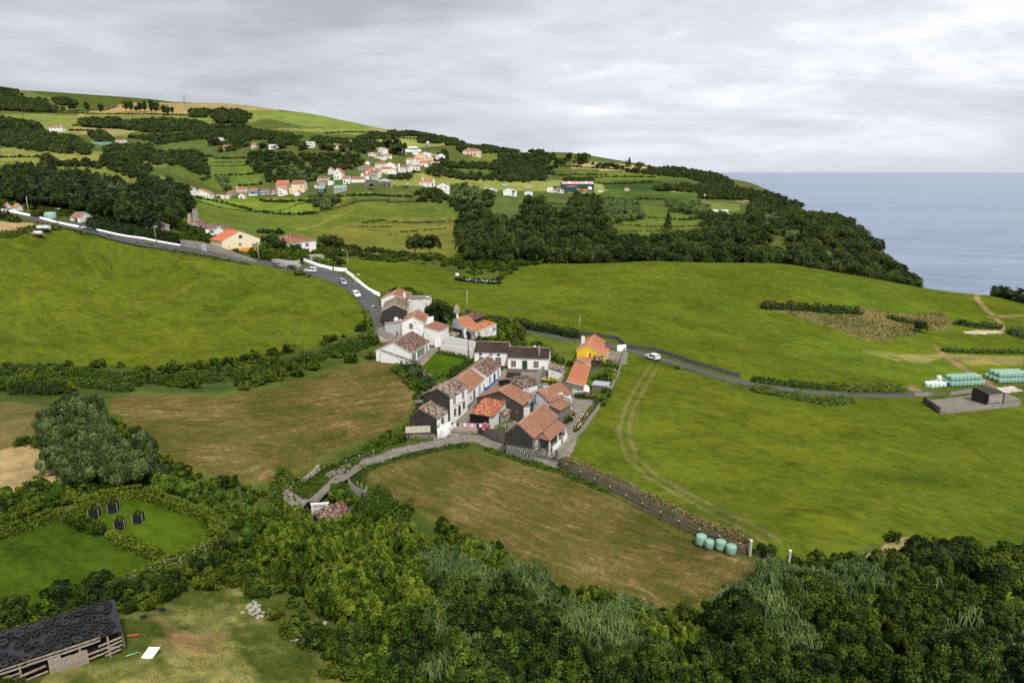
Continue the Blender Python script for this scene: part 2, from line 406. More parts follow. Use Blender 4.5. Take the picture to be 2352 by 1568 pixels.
# ------------------------------------------------------------------ the ground sheet and what grows on it
def link(name,me,mat=None,parent=None,**props):
    o=bpy.data.objects.new(name,me);COL.objects.link(o)
    if me is not None and mat is not None and len(me.materials)==0:me.materials.append(MATS[mat]if isinstance(mat,str)else mat)
    if parent is not None:o.parent=parent
    for k,v in props.items():o[k]=v
    return o
def npmesh(name,verts,faces,smooth=False,tint=None,mats=None,matidx=None):
    verts=np.asarray(verts,np.float32);faces=np.asarray(faces,np.int32);k=faces.shape[1]
    me=bpy.data.meshes.new(name)
    me.vertices.add(len(verts));me.vertices.foreach_set('co',verts.ravel())
    me.loops.add(faces.size);me.loops.foreach_set('vertex_index',faces.ravel())
    me.polygons.add(len(faces));me.polygons.foreach_set('loop_start',np.arange(len(faces),dtype=np.int32)*k)
    if smooth:me.polygons.foreach_set('use_smooth',np.ones(len(faces),bool))
    if mats:
        for mm in mats:me.materials.append(MATS[mm])
        if matidx is not None:me.polygons.foreach_set('material_index',np.asarray(matidx,np.int32))
    me.update(calc_edges=True)
    if tint is not None:
        a=me.attributes.new('tint','FLOAT','FACE');a.data.foreach_set('value',np.asarray(tint,np.float32))
    return me
US=np.linspace(-0.86,0.86,660)
def _mk_y():
    near=np.linspace(-80,44,12)[:-1]
    mid=np.exp(np.linspace(math.log(44),math.log(460),520))
    far=np.exp(np.linspace(math.log(460),math.log(2600),230))[1:]
    return np.r_[near,mid,far]
YS=_mk_y()
YY,UU=np.meshgrid(YS,US,indexing='ij')
XX=UU*np.maximum(YY+8,34+0*YY)
gx,gy=XX.ravel(),YY.ravel()
gz=H(gx,gy)
fx_,fy_,fd_=proj(gx,gy,gz)
wob=9.0*np.clip(120/np.maximum(gy,50),.12,1.3)
pxw=fx_+wob*fbm(gx,gy,9,3,11);pyw=fy_+wob*.6*fbm(gx,gy,9,3,23)
col=np.zeros((len(gx),3));msk=np.zeros((len(gx),3))
def setc(m,c,r=0.,g=0.,b=.5):
    col[m]=c;msk[m]=(r,g,b)
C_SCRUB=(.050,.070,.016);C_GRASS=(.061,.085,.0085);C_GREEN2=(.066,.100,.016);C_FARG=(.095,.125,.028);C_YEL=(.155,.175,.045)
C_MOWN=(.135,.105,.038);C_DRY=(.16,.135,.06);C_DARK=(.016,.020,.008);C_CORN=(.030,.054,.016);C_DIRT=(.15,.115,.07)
setc(np.ones(len(gx),bool),C_SCRUB)
sea_m=seaward(gx,gy)>30
def densify0(W,k=8):
    t=np.linspace(0,len(W)-1,(len(W)-1)*k+1);W=np.array(W);i=np.arange(len(W));return np.c_[np.interp(t,i,W[:,0]),np.interp(t,i,W[:,1])]
def poly(pts,c,r=0.,g=0.,b=.5,ymin=0,ymax=1e9,vw='Z'):
    pts=[V(vw,*p)for p in pts]
    m=inpoly(pxw,pyw,pts)&(gy>ymin)&(gy<ymax)
    setc(m,c,r,g,b);return m
def strip(pts,w,c,r=0.,g=0.,b=.3,ymin=0,ymax=1e9,wn=.5):
    W=[G(p)[:2]for p in pts];d=segdist(gx,gy,W)
    m=(d+wn*w*.5*fbm(gx,gy,3,3,31)<w/2)&(gy>ymin)&(gy<ymax)
    setc(m,c,r,g,b);return m
FAR=430
poly([(0,250),(2352,250),(2352,520),(0,520)],(.060,.082,.022),ymin=FAR)
poly([(180,262),(300,236),(500,236),(640,252),(640,262),(520,268),(400,268),(180,268)],(.225,.175,.075),ymin=700)
poly([(0,262),(120,262),(300,275),(300,315),(170,310),(0,285)],(.125,.15,.04),ymin=600)
poly([(0,190),(150,235),(175,250),(170,262),(0,240)],(.085,.11,.035),ymin=900)
poly([(190,262),(420,262),(640,262),(640,270),(480,285),(300,290),(200,300)],(.12,.15,.035),ymin=600)
poly([(160,292),(300,288),(330,300),(260,310),(170,305)],(.20,.175,.075),ymin=600)
poly([(540,250),(760,262),(860,285),(840,300),(700,290),(560,262)],(.115,.155,.034),ymin=600)
poly([(480,268),(560,262),(600,275),(560,285)],(.14,.165,.045),ymin=600)
poly([(600,295),(760,295),(860,300),(820,310),(700,302)],(.14,.165,.045),ymin=600)
poly([(860,285),(1000,300),(1080,325),(960,335),(830,318),(840,300)],(.15,.17,.05),ymin=600)
poly([(740,325),(900,318),(1010,322),(1060,330),(900,345),(760,340)],(.17,.19,.055),ymin=600)
poly([(1080,345),(1250,352),(1180,372),(1080,372)],(.085,.11,.025),ymin=600)
poly([(0,340),(160,342),(300,355),(420,365),(380,385),(250,378),(0,370)],(.135,.15,.04),ymin=FAR)
poly([(0,372),(200,375),(330,392),(420,420),(380,430),(150,400),(0,395)],(.105,.13,.03),ymin=400)
poly([(370,360),(480,385),(560,385),(590,430),(560,450),(480,425),(400,400)],(.070,.102,.022),ymin=FAR)
poly([(480,360),(560,360),(600,400),(580,440),(640,440),(600,450),(480,430)],(.075,.11,.022),ymin=FAR)
poly([(900,412),(960,398),(1000,400),(1200,412),(1500,420),(1600,455),(1400,445),(1240,440),(1080,432),(900,425)],C_YEL,ymin=FAR)
poly([(1290,385),(1360,372),(1440,378),(1560,392),(1500,395),(1400,392)],(.26,.215,.10),ymin=600)
poly([(1300,395),(1560,398),(1500,415),(1300,412)],(.080,.115,.022),ymin=FAR)
cornm=poly([(1380,420),(1500,412),(1560,425),(1540,440),(1390,435)],C_CORN,g=.5,ymin=FAR)
cornm|=poly([(1400,432),(1560,442),(1620,455),(1600,468),(1400,460),(1370,450)],(.046,.082,.018),g=.5,ymin=FAR)
poly([(1690,452),(1790,455),(1780,466),(1690,462)],(.20,.19,.075),ymin=FAR)
poly([(1600,462),(1700,470),(1700,485),(1620,485)],(.10,.13,.035),ymin=FAR)
poly([(1360,470),(1500,470),(1620,490),(1700,520),(1620,560),(1500,560),(1430,530),(1380,500)],(.070,.098,.020),ymin=380)
poly([(380,500),(470,455),(760,470),(1040,455),(1060,560),(1080,590),(900,590),(740,570),(600,548),(420,520)],(.072,.102,.018),b=1.,ymin=310)
poly([(760,520),(900,500),(1050,500),(1060,560),(1040,590),(860,590),(760,560)],(.105,.115,.024),b=1.,ymin=310)
poly([(460,460),(560,455),(720,455),(860,440),(900,430),(720,475),(720,492),(600,486),(470,470)],(.100,.150,.022),b=.6,ymin=330)
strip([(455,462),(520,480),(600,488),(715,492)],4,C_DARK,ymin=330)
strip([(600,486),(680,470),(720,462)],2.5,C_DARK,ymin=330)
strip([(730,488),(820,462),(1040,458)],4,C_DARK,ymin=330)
strip([(840,505),(900,512),(960,510),(1040,512)],3,(.045,.06,.015),ymin=330)
strip([(680,528),(760,500),(800,490)],1.6,(.16,.15,.05),ymin=300)
CENT=[(735,590),(800,594),(860,600),(930,602),(1000,613),(1060,628),(1150,640),(1200,612),(1300,596),(1500,590),(1650,592),(1800,603),(1950,620),(2100,648),(2200,655),(2352,686),
(2600,740),(2600,940),(2352,880),(2150,880),(2080,900),(1900,898),(1700,870),(1500,806),(1400,786),(1250,762),(1080,722),(950,672),(860,664),(800,630)]
poly(CENT,C_GRASS,b=1.,ymax=345)
poly([(1750,800),(2000,740),(2352,800),(2352,880),(2150,878),(2000,870)],(.066,.098,.010),b=1.,ymax=345)
poly([(1640,700),(2000,690),(2240,720),(2352,760),(2150,770),(1900,750)],(.062,.094,.009),b=1.,ymax=345)
poly(V_:=[(30,260),(250,290),(700,340),(950,270),(1150,310),(1400,340),(1640,310),(1760,420),(1700,470),(1500,460),(1380,545),(1250,500),(1220,575),(1000,555),(700,450),(300,330)],(.115,.105,.038),r=.0,b=1.,vw='L',ymax=345)
poly([(950,645),(1300,680),(1600,680),(2350,700),(2350,770),(1900,775),(1700,700),(1500,750),(1250,735)],(.135,.135,.045),b=1.,vw='L',ymax=345)
poly([(1560,580),(1700,700),(1900,820),(2150,960),(2080,960),(1850,830),(1650,700)],C_DIRT,vw='L',ymax=345)
poly([(1320,960),(1400,950),(1500,1000),(1420,1010)],C_DIRT,vw='L',ymax=345)
poly([(1830,475),(2200,480),(2210,505),(1850,500)],(.33,.27,.2),vw='L',ymax=345)
poly([(2120,955),(2260,950),(2340,990),(2180,1000)],(.36,.34,.32),vw='L',ymax=345)
strip([V('L',1860,150),V('L',1950,210),V('L',2030,300),V('L',2120,370),V('L',2180,470)],2.0,C_DRY,ymax=345)
strip([V('L',2060,360),V('L',2200,355),V('L',2350,345)],3.0,(.14,.11,.05),ymax=345)
LEFT=[(-400,525),(60,540),(160,528),(260,548),(420,588),(560,606),(640,620),(720,640),(790,662),(820,690),(835,720),(840,752),(700,800),(400,850),(200,838),(0,830),(-400,840)]
poly([(-300,500),(0,508),(60,512),(150,520),(60,540),(-300,560)],(.24,.195,.10),ymax=345)
poly(LEFT,C_GRASS,b=1.,ymax=345)
strip([V('E',640,600),V('E',760,720),V('E',900,900),V('E',960,960),V('E',700,1280),V('E',560,1360)],1.0,(.076,.088,.014),b=.8,ymax=345)
strip([V('E',1950,930),V('E',1500,1200),V('E',1100,1340)],1.6,(.080,.095,.014),b=.8,ymax=345)
RIGHT=[(1310,1020),(1420,830),(1450,812),(1500,830),(1600,862),(1700,892),(1850,912),(2100,912),(2352,918),(2700,940),(2700,1300),(2352,1250),(2150,1240),(2060,1230),(1900,1280),(1800,1280),(1700,1235),(1290,1060)]
poly(RIGHT,C_GRASS,b=1.,ymax=345)
TRK=[(1505,840),(1470,890),(1445,940),(1432,990),(1450,1050),(1500,1095),(1600,1150),(1700,1200),(1780,1250)]
tw_=densify0([G(q)[:2]for q in TRK]);tn_=np.gradient(tw_,axis=0);tn_/=np.linalg.norm(tn_,axis=1,keepdims=True)
for o in(-.95,.95):
    W=tw_+np.c_[-tn_[:,1],tn_[:,0]]*o;d=segdist(gx,gy,W);setc((d+.3*fbm(gx,gy,3,3,31)<.36)&(gy<345),(.10,.10,.035),0,0,.4)
strip(TRK,3.2,(.095,.115,.025),b=.6,ymax=345)if False else None
poly([(2050,1232),(2090,1228),(2060,1262),(1990,1290),(1960,1288),(2010,1265)],C_DRY,ymax=345)
poly([(1735,1265),(1790,1290),(1800,1300),(1760,1300)],C_DIRT,ymax=345)
M1=[(240,918),(300,895),(500,905),(640,880),(760,845),(830,822),(870,818),(930,850),(965,900),(955,935),(900,985),(800,1030),(700,1085),(630,1120),(560,1112),(430,1085),(330,1020),(260,970)]
M2=[(810,1098),(860,1065),(960,1035),(1080,1025),(1160,1052),(1270,1078),(1400,1130),(1560,1215),(1690,1268),(1760,1292),(1700,1350),(1560,1410),(1440,1400),(1280,1350),(1180,1290),(1050,1230),(960,1180),(880,1140)]
poly(M1,C_MOWN,r=1.,g=0.)
poly(M2,C_MOWN,r=1.,g=1.)
poly([(-300,1040),(60,1022),(120,1030),(152,1060),(140,1110),(0,1165),(-300,1200)],(.27,.21,.105),r=.25)
poly([(0,920),(90,925),(150,950),(120,1000),(0,1035),(-300,1050),(-300,900)],(.10,.095,.035),r=.4)
for pl in(M1,M2):
    d=segdist(pxw,pyw,pl+[pl[0]]);inside=inpoly(pxw,pyw,pl)&(gy<345)
    m=inside&(d<9+7*fbm(gx,gy,8,2,3));setc(m,(.065,.085,.015),.25,0,.5)
GL1=[(-300,1310),(0,1245),(150,1200),(280,1250),(370,1285),(260,1340),(100,1400),(0,1425),(-300,1480)]
GL2=[(215,1165),(320,1148),(420,1180),(490,1215),(480,1235),(390,1270),(240,1205)]
wk=(pxw.copy(),pyw.copy());pxw=fx_+.12*(pxw-fx_);pyw=fy_+.12*(pyw-fy_)
poly([(-400,520),(0,475),(200,415),(420,320),(490,335),(785,455),(1240,655),(870,850),(600,1000),(0,1160),(-400,1200)],(.036,.066,.006),b=.4,vw='M');poly([(540,290),(740,230),(1000,165),(1065,160),(1300,245),(1560,340),(1650,430),(1610,520),(1270,675),(815,475),(500,335)],(.042,.076,.006),b=.4,vw='M');pxw,pyw=wk
mm=poly([(200,1450),(420,1360),(520,1335),(640,1370),(720,1480),(820,1568),(900,1700),(0,1800),(100,1560)],(.115,.13,.035),r=0,g=.3,b=.3)
ff=np.clip((fbm(gx,gy,5,4,61)+.5*fbm(gx,gy,1.3,3,62)+.25)*1.3,0,1)[:,None];cc=np.array([.042,.062,.012])*(1-ff)+np.array([.165,.165,.055])*ff
f2=np.clip(fbm(gx,gy,7,3,64)*3-1.1,0,1)[:,None];cc=cc*(1-f2)+np.array([.20,.125,.06])*f2;col[mm]=cc[mm]
poly([V('A',*p)for p in[(940,1220),(1100,1090),(1200,1080),(1660,1120),(1640,1180),(1330,1380),(1180,1440),(1120,1380)]],(.038,.078,.006),b=.4)
poly([V('B',*p)for p in[(700,300),(800,270),(1200,330),(1440,380),(1350,560),(1200,800),(1140,880),(1180,690),(1040,600),(1020,480),(620,440)]],(.062,.090,.014),b=.8)
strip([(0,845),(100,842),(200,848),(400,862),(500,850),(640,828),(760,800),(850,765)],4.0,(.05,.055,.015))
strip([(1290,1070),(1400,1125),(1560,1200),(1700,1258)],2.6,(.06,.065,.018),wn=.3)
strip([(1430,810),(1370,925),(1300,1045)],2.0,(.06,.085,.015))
yard=[V('A',*p)for p in[(300,820),(470,780),(700,830),(1150,1000),(1600,1090),(1660,1200),(1600,1560),(1200,1560),(1330,1380),(1640,1160),(1200,1020),(1100,1100),(950,1220),(1090,1360),(1000,1370),(830,1180),(560,900),(430,900)]]
yard2=[(1085,790),(1300,850),(1280,900),(1330,900),(1370,930),(1300,1060),(1240,1050),(1070,1000),(1000,1010),(985,1000),(1100,900),(1150,850)]
poly(yard,(.19,.165,.14),r=0,b=.0);poly(yard2,(.17,.15,.125),r=0,b=.0)
cliffy=(seaward(gx,gy)>4);setc(cliffy,(.045,.05,.02))
scrub_pt=(np.abs(col-np.array(C_SCRUB)).sum(1)<1e-6)
v=1+.24*fbm(gx,gy,30,4,41)+.12*fbm(gx*.8+gy*.3,gy,11,4,43)
col*=v[:,None]
hue=.5*fbm(gx,gy,45,4,47);col[:,0]*=1+.30*hue;col[:,2]*=1-.2*hue
nr,nc=YY.shape
idx=np.arange(nr*nc).reshape(nr,nc)
faces=np.stack([idx[:-1,:-1],idx[:-1,1:],idx[1:,1:],idx[1:,:-1]],-1).reshape(-1,4)
gz2=gz+.10*fbm(gx,gy,4,3,77)*np.clip(gy/60,0,1)
me=npmesh('ground',np.c_[gx,gy,gz2],faces,smooth=True)
a=me.color_attributes.new('paint','FLOAT_COLOR','POINT');a.data.foreach_set('color',np.c_[col,np.ones(len(gx))].astype(np.float32).ravel())
a=me.color_attributes.new('kindmask','FLOAT_COLOR','POINT');a.data.foreach_set('color',np.c_[msk,np.ones(len(gx))].astype(np.float32).ravel())
m,t,b=newmat('ground_cover',1.0,.0)
pa=t.new('ShaderNodeVertexColor',layer_name='paint').outputs[0]
ka=t.new('ShaderNodeSeparateColor');t.l.new(t.new('ShaderNodeVertexColor',layer_name='kindmask').outputs[0],ka.inputs[0])
K_R,K_G,K_B=ka.outputs[0],ka.outputs[1],ka.outputs[2]
g1=t.noise(.55,7,.72,sc=(.8,1.25,1),rot=.5,dist=.5);g2=t.noise(3.6,6,.8);g3=t.noise(.10,6,.65,sc=(.8,1.2,1),rot=.4,dist=.9)
gg=t.math('ADD',t.math('ADD',t.math('MULTIPLY',g1,.40),t.math('MULTIPLY',g2,.35)),t.math('MULTIPLY',g3,.35))
grass=t.mix(1.0,pa,t.ramp(gg,[(.38,(.34,.42,.5)),(.49,(.88,.93,.95)),(.62,(1.75,1.55,1.5))]),'MULTIPLY')
yel=t.ramp(t.noise(.30,7,.75,dist=.5),[(.50,(0,0,0)),(.72,(1,1,1))])
grass=t.mix(t.math('MULTIPLY',t.math('MULTIPLY',yel,K_B),.55),grass,t.mix(1.0,grass,(1.55,1.05,1.3),'MULTIPLY'))
s1=t.noise(.30,7,.75,sc=(.4,1.9,1),rot=-.62,dist=1.3);s2=t.noise(.30,7,.75,sc=(.35,2.1,1),rot=.62,dist=1.6)
lowf=t.noise(.07,5,.6,dist=.4)
ms_=t.new('ShaderNodeMix',data_type='FLOAT');t.l.new(K_G,ms_.inputs[0]);t.l.new(s1,ms_.inputs[2]);t.l.new(s2,ms_.inputs[3])
st=t.ramp(t.math('ADD',t.math('ADD',t.math('MULTIPLY',ms_.outputs[0],.42),t.math('MULTIPLY',lowf,.33)),t.math('MULTIPLY',t.noise(1.1,6,.75),.25)),[(.40,(.030,.048,.005)),(.46,(.060,.062,.013)),(.51,(.105,.080,.027)),(.56,(.175,.122,.050)),(.64,(.40,.29,.14))])
st2=t.mix(1.0,st,t.ramp(t.noise(6,4,.7),[(.35,(.5,.52,.5)),(.65,(1.5,1.45,1.5))]),'MULTIPLY')
spots=t.ramp(t.noise(.85,3,.5),[(.60,(0,0,0)),(.68,(1,1,1))])
grass=t.mix(t.math('MULTIPLY',t.math('MULTIPLY',spots,K_B),.5),grass,t.mix(1.0,grass,(.50,.66,.6),'MULTIPLY'))
big=t.ramp(t.noise(.035,4,.6),[(.40,(.0,.0,.0)),(.62,(1,1,1))])
st3=t.mix(t.math('MULTIPLY',big,.35),st2,(.075,.085,.018))
fin=t.mix(t.math('MULTIPLY',K_R,.92),grass,st3)
t.l.new(fin,b.inputs['Base Color'])
hh=t.math('ADD',t.math('MULTIPLY',g2,.35),t.noise(1.6,5,.7))
t.l.new(t.bump(hh,.22,.85),b.inputs['Normal'])
ground=link('ground',me,m,kind='structure')
sv=[(-60000,-200,SEA_Z),(80000,-200,SEA_Z),(80000,80000,SEA_Z),(-60000,80000,SEA_Z)]
me=npmesh('sea',sv,[(0,1,2,3)])
m,t,b=newmat('sea_water',.32,.5)
b.inputs['IOR'].default_value=1.33
w1=t.noise(.010,6,.6,sc=(.5,1.6,1),rot=.15);w2=t.noise(.06,8,.72,sc=(.5,1.8,1),rot=.2);w3=t.noise(.0012,4,.6,sc=(.4,1.8,1))
mixw=t.math('ADD',t.math('ADD',t.math('MULTIPLY',w1,.35),t.math('MULTIPLY',w2,.45)),t.math('MULTIPLY',w3,.3))
t.l.new(t.ramp(mixw,[(.40,(.095,.145,.235)),(.55,(.150,.205,.300)),(.70,(.24,.29,.38))]),b.inputs['Base Color'])
t.l.new(t.bump(t.math('ADD',w1,w2),5.0,.8),b.inputs['Normal'])
link('sea',me,m,kind='structure')
# ------------------------------------------------------------------ mesh builder and houses
class MB:
    def __init__(s):s.v=[];s.f=[];s.m=[];s.uv={};s.mats=[];s.sm=[]
    def mi(s,mat):
        if mat not in s.mats:s.mats.append(mat)
        return s.mats.index(mat)
    def face(s,pts,mat,uv=None,smooth=False):
        b=len(s.v);s.v+=[tuple(map(float,p))for p in pts];s.f.append(tuple(range(b,b+len(pts))));s.m.append(s.mi(mat));s.sm.append(smooth)
        if uv:s.uv[len(s.f)-1]=uv
    def box(s,x0,x1,y0,y1,z0,z1,mat,M=None):
        c=[(x0,y0,z0),(x1,y0,z0),(x1,y1,z0),(x0,y1,z0),(x0,y0,z1),(x1,y0,z1),(x1,y1,z1),(x0,y1,z1)]
        if M is not None:c=[tuple(M@Vector(p))for p in c]
        b=len(s.v);s.v+=c;k=s.mi(mat)
        for f in((0,3,2,1),(4,5,6,7),(0,1,5,4),(1,2,6,5),(2,3,7,6),(3,0,4,7)):s.f.append(tuple(b+i for i in f));s.m.append(k);s.sm.append(False)
    def hexa(s,bot,top,mat):
        b=len(s.v);s.v+=[tuple(map(float,p))for p in list(bot)+list(top)];k=s.mi(mat);n=len(bot)
        s.f.append(tuple(b+i for i in reversed(range(n))));s.f.append(tuple(b+n+i for i in range(n)));s.m+=[k,k];s.sm+=[False]*2
        for i in range(n):j=(i+1)%n;s.f.append((b+i,b+j,b+n+j,b+n+i));s.m.append(k);s.sm.append(False)
    def tube(s,p,q,r0,r1,mat,n=8,cap=True):
        p,q=Vector(p),Vector(q);d=(q-p).normalized();a=d.orthogonal().normalized();c=d.cross(a);b=len(s.v);k=s.mi(mat)
        for pt,r in((p,r0),(q,r1)):
            for i in range(n):an=2*math.pi*i/n;s.v.append(tuple(pt+(a*math.cos(an)+c*math.sin(an))*r))
        for i in range(n):j=(i+1)%n;s.f.append((b+i,b+j,b+n+j,b+n+i));s.m.append(k);s.sm.append(True)
        if cap:s.f.append(tuple(b+i for i in reversed(range(n))));s.f.append(tuple(b+n+i for i in range(n)));s.m+=[k,k];s.sm+=[False]*2
    def lathe(s,prof,mat,n=16,M=None):
        b=len(s.v);k=s.mi(mat)
        for r,z in prof:
            for i in range(n):
                an=2*math.pi*i/n;p=Vector((r*math.cos(an),r*math.sin(an),z));s.v.append(tuple(M@p if M is not None else p))
        for a in range(len(prof)-1):
            for i in range(n):j=(i+1)%n;s.f.append((b+a*n+i,b+a*n+j,b+(a+1)*n+j,b+(a+1)*n+i));s.m.append(k);s.sm.append(True)
    def mesh(s,name):
        me=bpy.data.meshes.new(name);me.from_pydata(s.v,[],s.f)
        for q in s.mats:me.materials.append(MATS[q])
        me.polygons.foreach_set('material_index',s.m);me.polygons.foreach_set('use_smooth',s.sm)
        if s.uv:
            u=me.uv_layers.new(name='UVMap')
            for fi,cs in s.uv.items():
                for li,c in zip(me.polygons[fi].loop_indices,cs):u.data[li].uv=c
        me.update();return me
    def build(s,name,parent=None,**props):return link(name,s.mesh(name),parent=parent,**props)
def empty(name,loc,rz=0,label=None,cat=None,group=None):
    e=bpy.data.objects.new(name,None);COL.objects.link(e);e.location=loc;e.rotation_euler=(0,0,rz);e.empty_display_size=.5
    if label:e['label']=label
    if cat:e['category']=cat
    if group:e['group']=group
    return e
def lerp(a,b,t):return tuple(a[i]+(b[i]-a[i])*t for i in range(3))
def slope(mb,e0,e1,r1,r0,mat,trim,rib=True,thick=.14,wob=0.0,seed=0):
    """one pitched roof face e0-e1 (eave) to r0-r1 (ridge): ribbed tile courses on a slab"""
    E0,E1,R0,R1=map(Vector,(e0,e1,r0,r1))
    L=max((E1-E0).length,(R1-R0).length);W=max(((R0-E0).length+(R1-E1).length)/2,.1)
    n=((E1-E0).cross(R0-E0)if(E1-E0).length>.01 else(R1-E0).cross(R0-E0)).normalized()
    if n.z<0:n=-n
    nu=max(2,int(L/.12))if rib else 1;nv=(max(2,int(W/.38))if rib and wob else(4 if rib else 1))
    rng=random.Random(seed);b=len(mb.v);k=mb.mi(mat)
    wv=[[rng.uniform(-wob,wob)for _ in range(nu//4+2)]for _ in range(nv+1)]
    for j in range(nv+1):
        t=j/nv
        for i in range(nu+1):
            s_=i/nu;p=E0.lerp(E1,s_).lerp(R0.lerp(R1,s_),t)
            hgt=(.045 if i%2==0 else-.02)if rib else 0
            mb.v.append(tuple(p+n*(hgt+.03+wv[j][i//4])))
    for j in range(nv):
        for i in range(nu):
            a=b+j*(nu+1)+i;mb.f.append((a,a+1,a+nu+2,a+nu+1));mb.m.append(k);mb.sm.append(False)
            mb.uv[len(mb.f)-1]=[(i/nu*L,j/nv*W),((i+1)/nu*L,j/nv*W),((i+1)/nu*L,(j+1)/nv*W),(i/nu*L,(j+1)/nv*W)]
    top=[E0,E1,R1,R0];
    mb.hexa([p-n*thick for p in top],[p-n*.02 for p in top],trim)
DOORMATS={}
def opening(root,L,D,side,u,z,w,h,kind='win',trim='stone_trim',leafm='white_paint',shutters=None,tw=.12,rec=None,px=2,pz=3,name=None):
    """window or door as a framed unit standing in the wall; u along the side, z sill height"""
    if side=='f':M=Matrix.Translation((u,0,z))
    elif side=='r':M=Matrix.Translation((L,u,z))@Matrix.Rotation(math.pi/2,4,'Z')
    elif side=='l':M=Matrix.Translation((0,u,z))@Matrix.Rotation(-math.pi/2,4,'Z')
    else:M=Matrix.Translation((u,D,z))@Matrix.Rotation(math.pi,4,'Z')
    mb=MB();o=.05
    if trim:
        mb.box(-w/2-tw,-w/2,-o,.08,-tw if kind=='win' else 0,h+tw,trim);mb.box(w/2,w/2+tw,-o,.08,-tw if kind=='win' else 0,h+tw,trim)
        mb.box(-w/2,w/2,-o,.08,h,h+tw,trim)
        if kind=='win':mb.box(-w/2,w/2,-o-.03,.08,-tw,0,trim)
    else:
        mb.box(-w/2-.05,w/2+.05,-.03,.06,h,h+.06,leafm);mb.box(-w/2-.05,-w/2,-.03,.06,0,h,leafm);mb.box(w/2,w/2+.05,-.03,.06,0,h,leafm)
    if kind=='win':
        bw=.05
        for i in range(px+1):x=-w/2+w*i/px;mb.box(max(-w/2,x-bw/2),min(w/2,x+bw/2),-.030,.05,0,h,leafm)
        for i in range(pz+1):zz=h*i/pz;mb.box(-w/2+.003,w/2-.003,-.027,.05,max(0.001,zz-bw/2),min(h-.001,zz+bw/2),leafm)
        if shutters:
            for s_ in(-1,1):mb.box(s_*(w/2+tw+w*.25)-w*.25,s_*(w/2+tw+w*.25)+w*.25,-.06,-.005,-.05,h+.05,shutters)
        o_=mb.build(name or 'window',root);o_.matrix_local=M
        g=MB();g.box(-w/2+.01,w/2-.01,-.012,.04,.01,h-.01,'window_glass');g.build('pane',o_)
    elif kind=='door':
        o_=mb.build(name or 'door',root);o_.matrix_local=M
        g=MB();g.box(-w/2,w/2,-.015,.05,0,h,leafm)
        for zz in(.12,.55):g.box(-w/2+.12,w/2-.12,-.035,-.015,h*zz,h*(zz+.33),leafm)
        g.build('door_leaf',o_);kb=MB();kb.box(w/2-.14,w/2-.08,-.07,-.02,h*.47,h*.50,'dark_metal');kb.build('handle',o_)
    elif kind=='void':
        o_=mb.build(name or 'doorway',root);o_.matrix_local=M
        g=MB();g.box(-w/2,w/2,-.012,.04,0,h,'shade_black');g.build('opening',o_)  # solid black panel paints the shade of an open doorway
    return o_
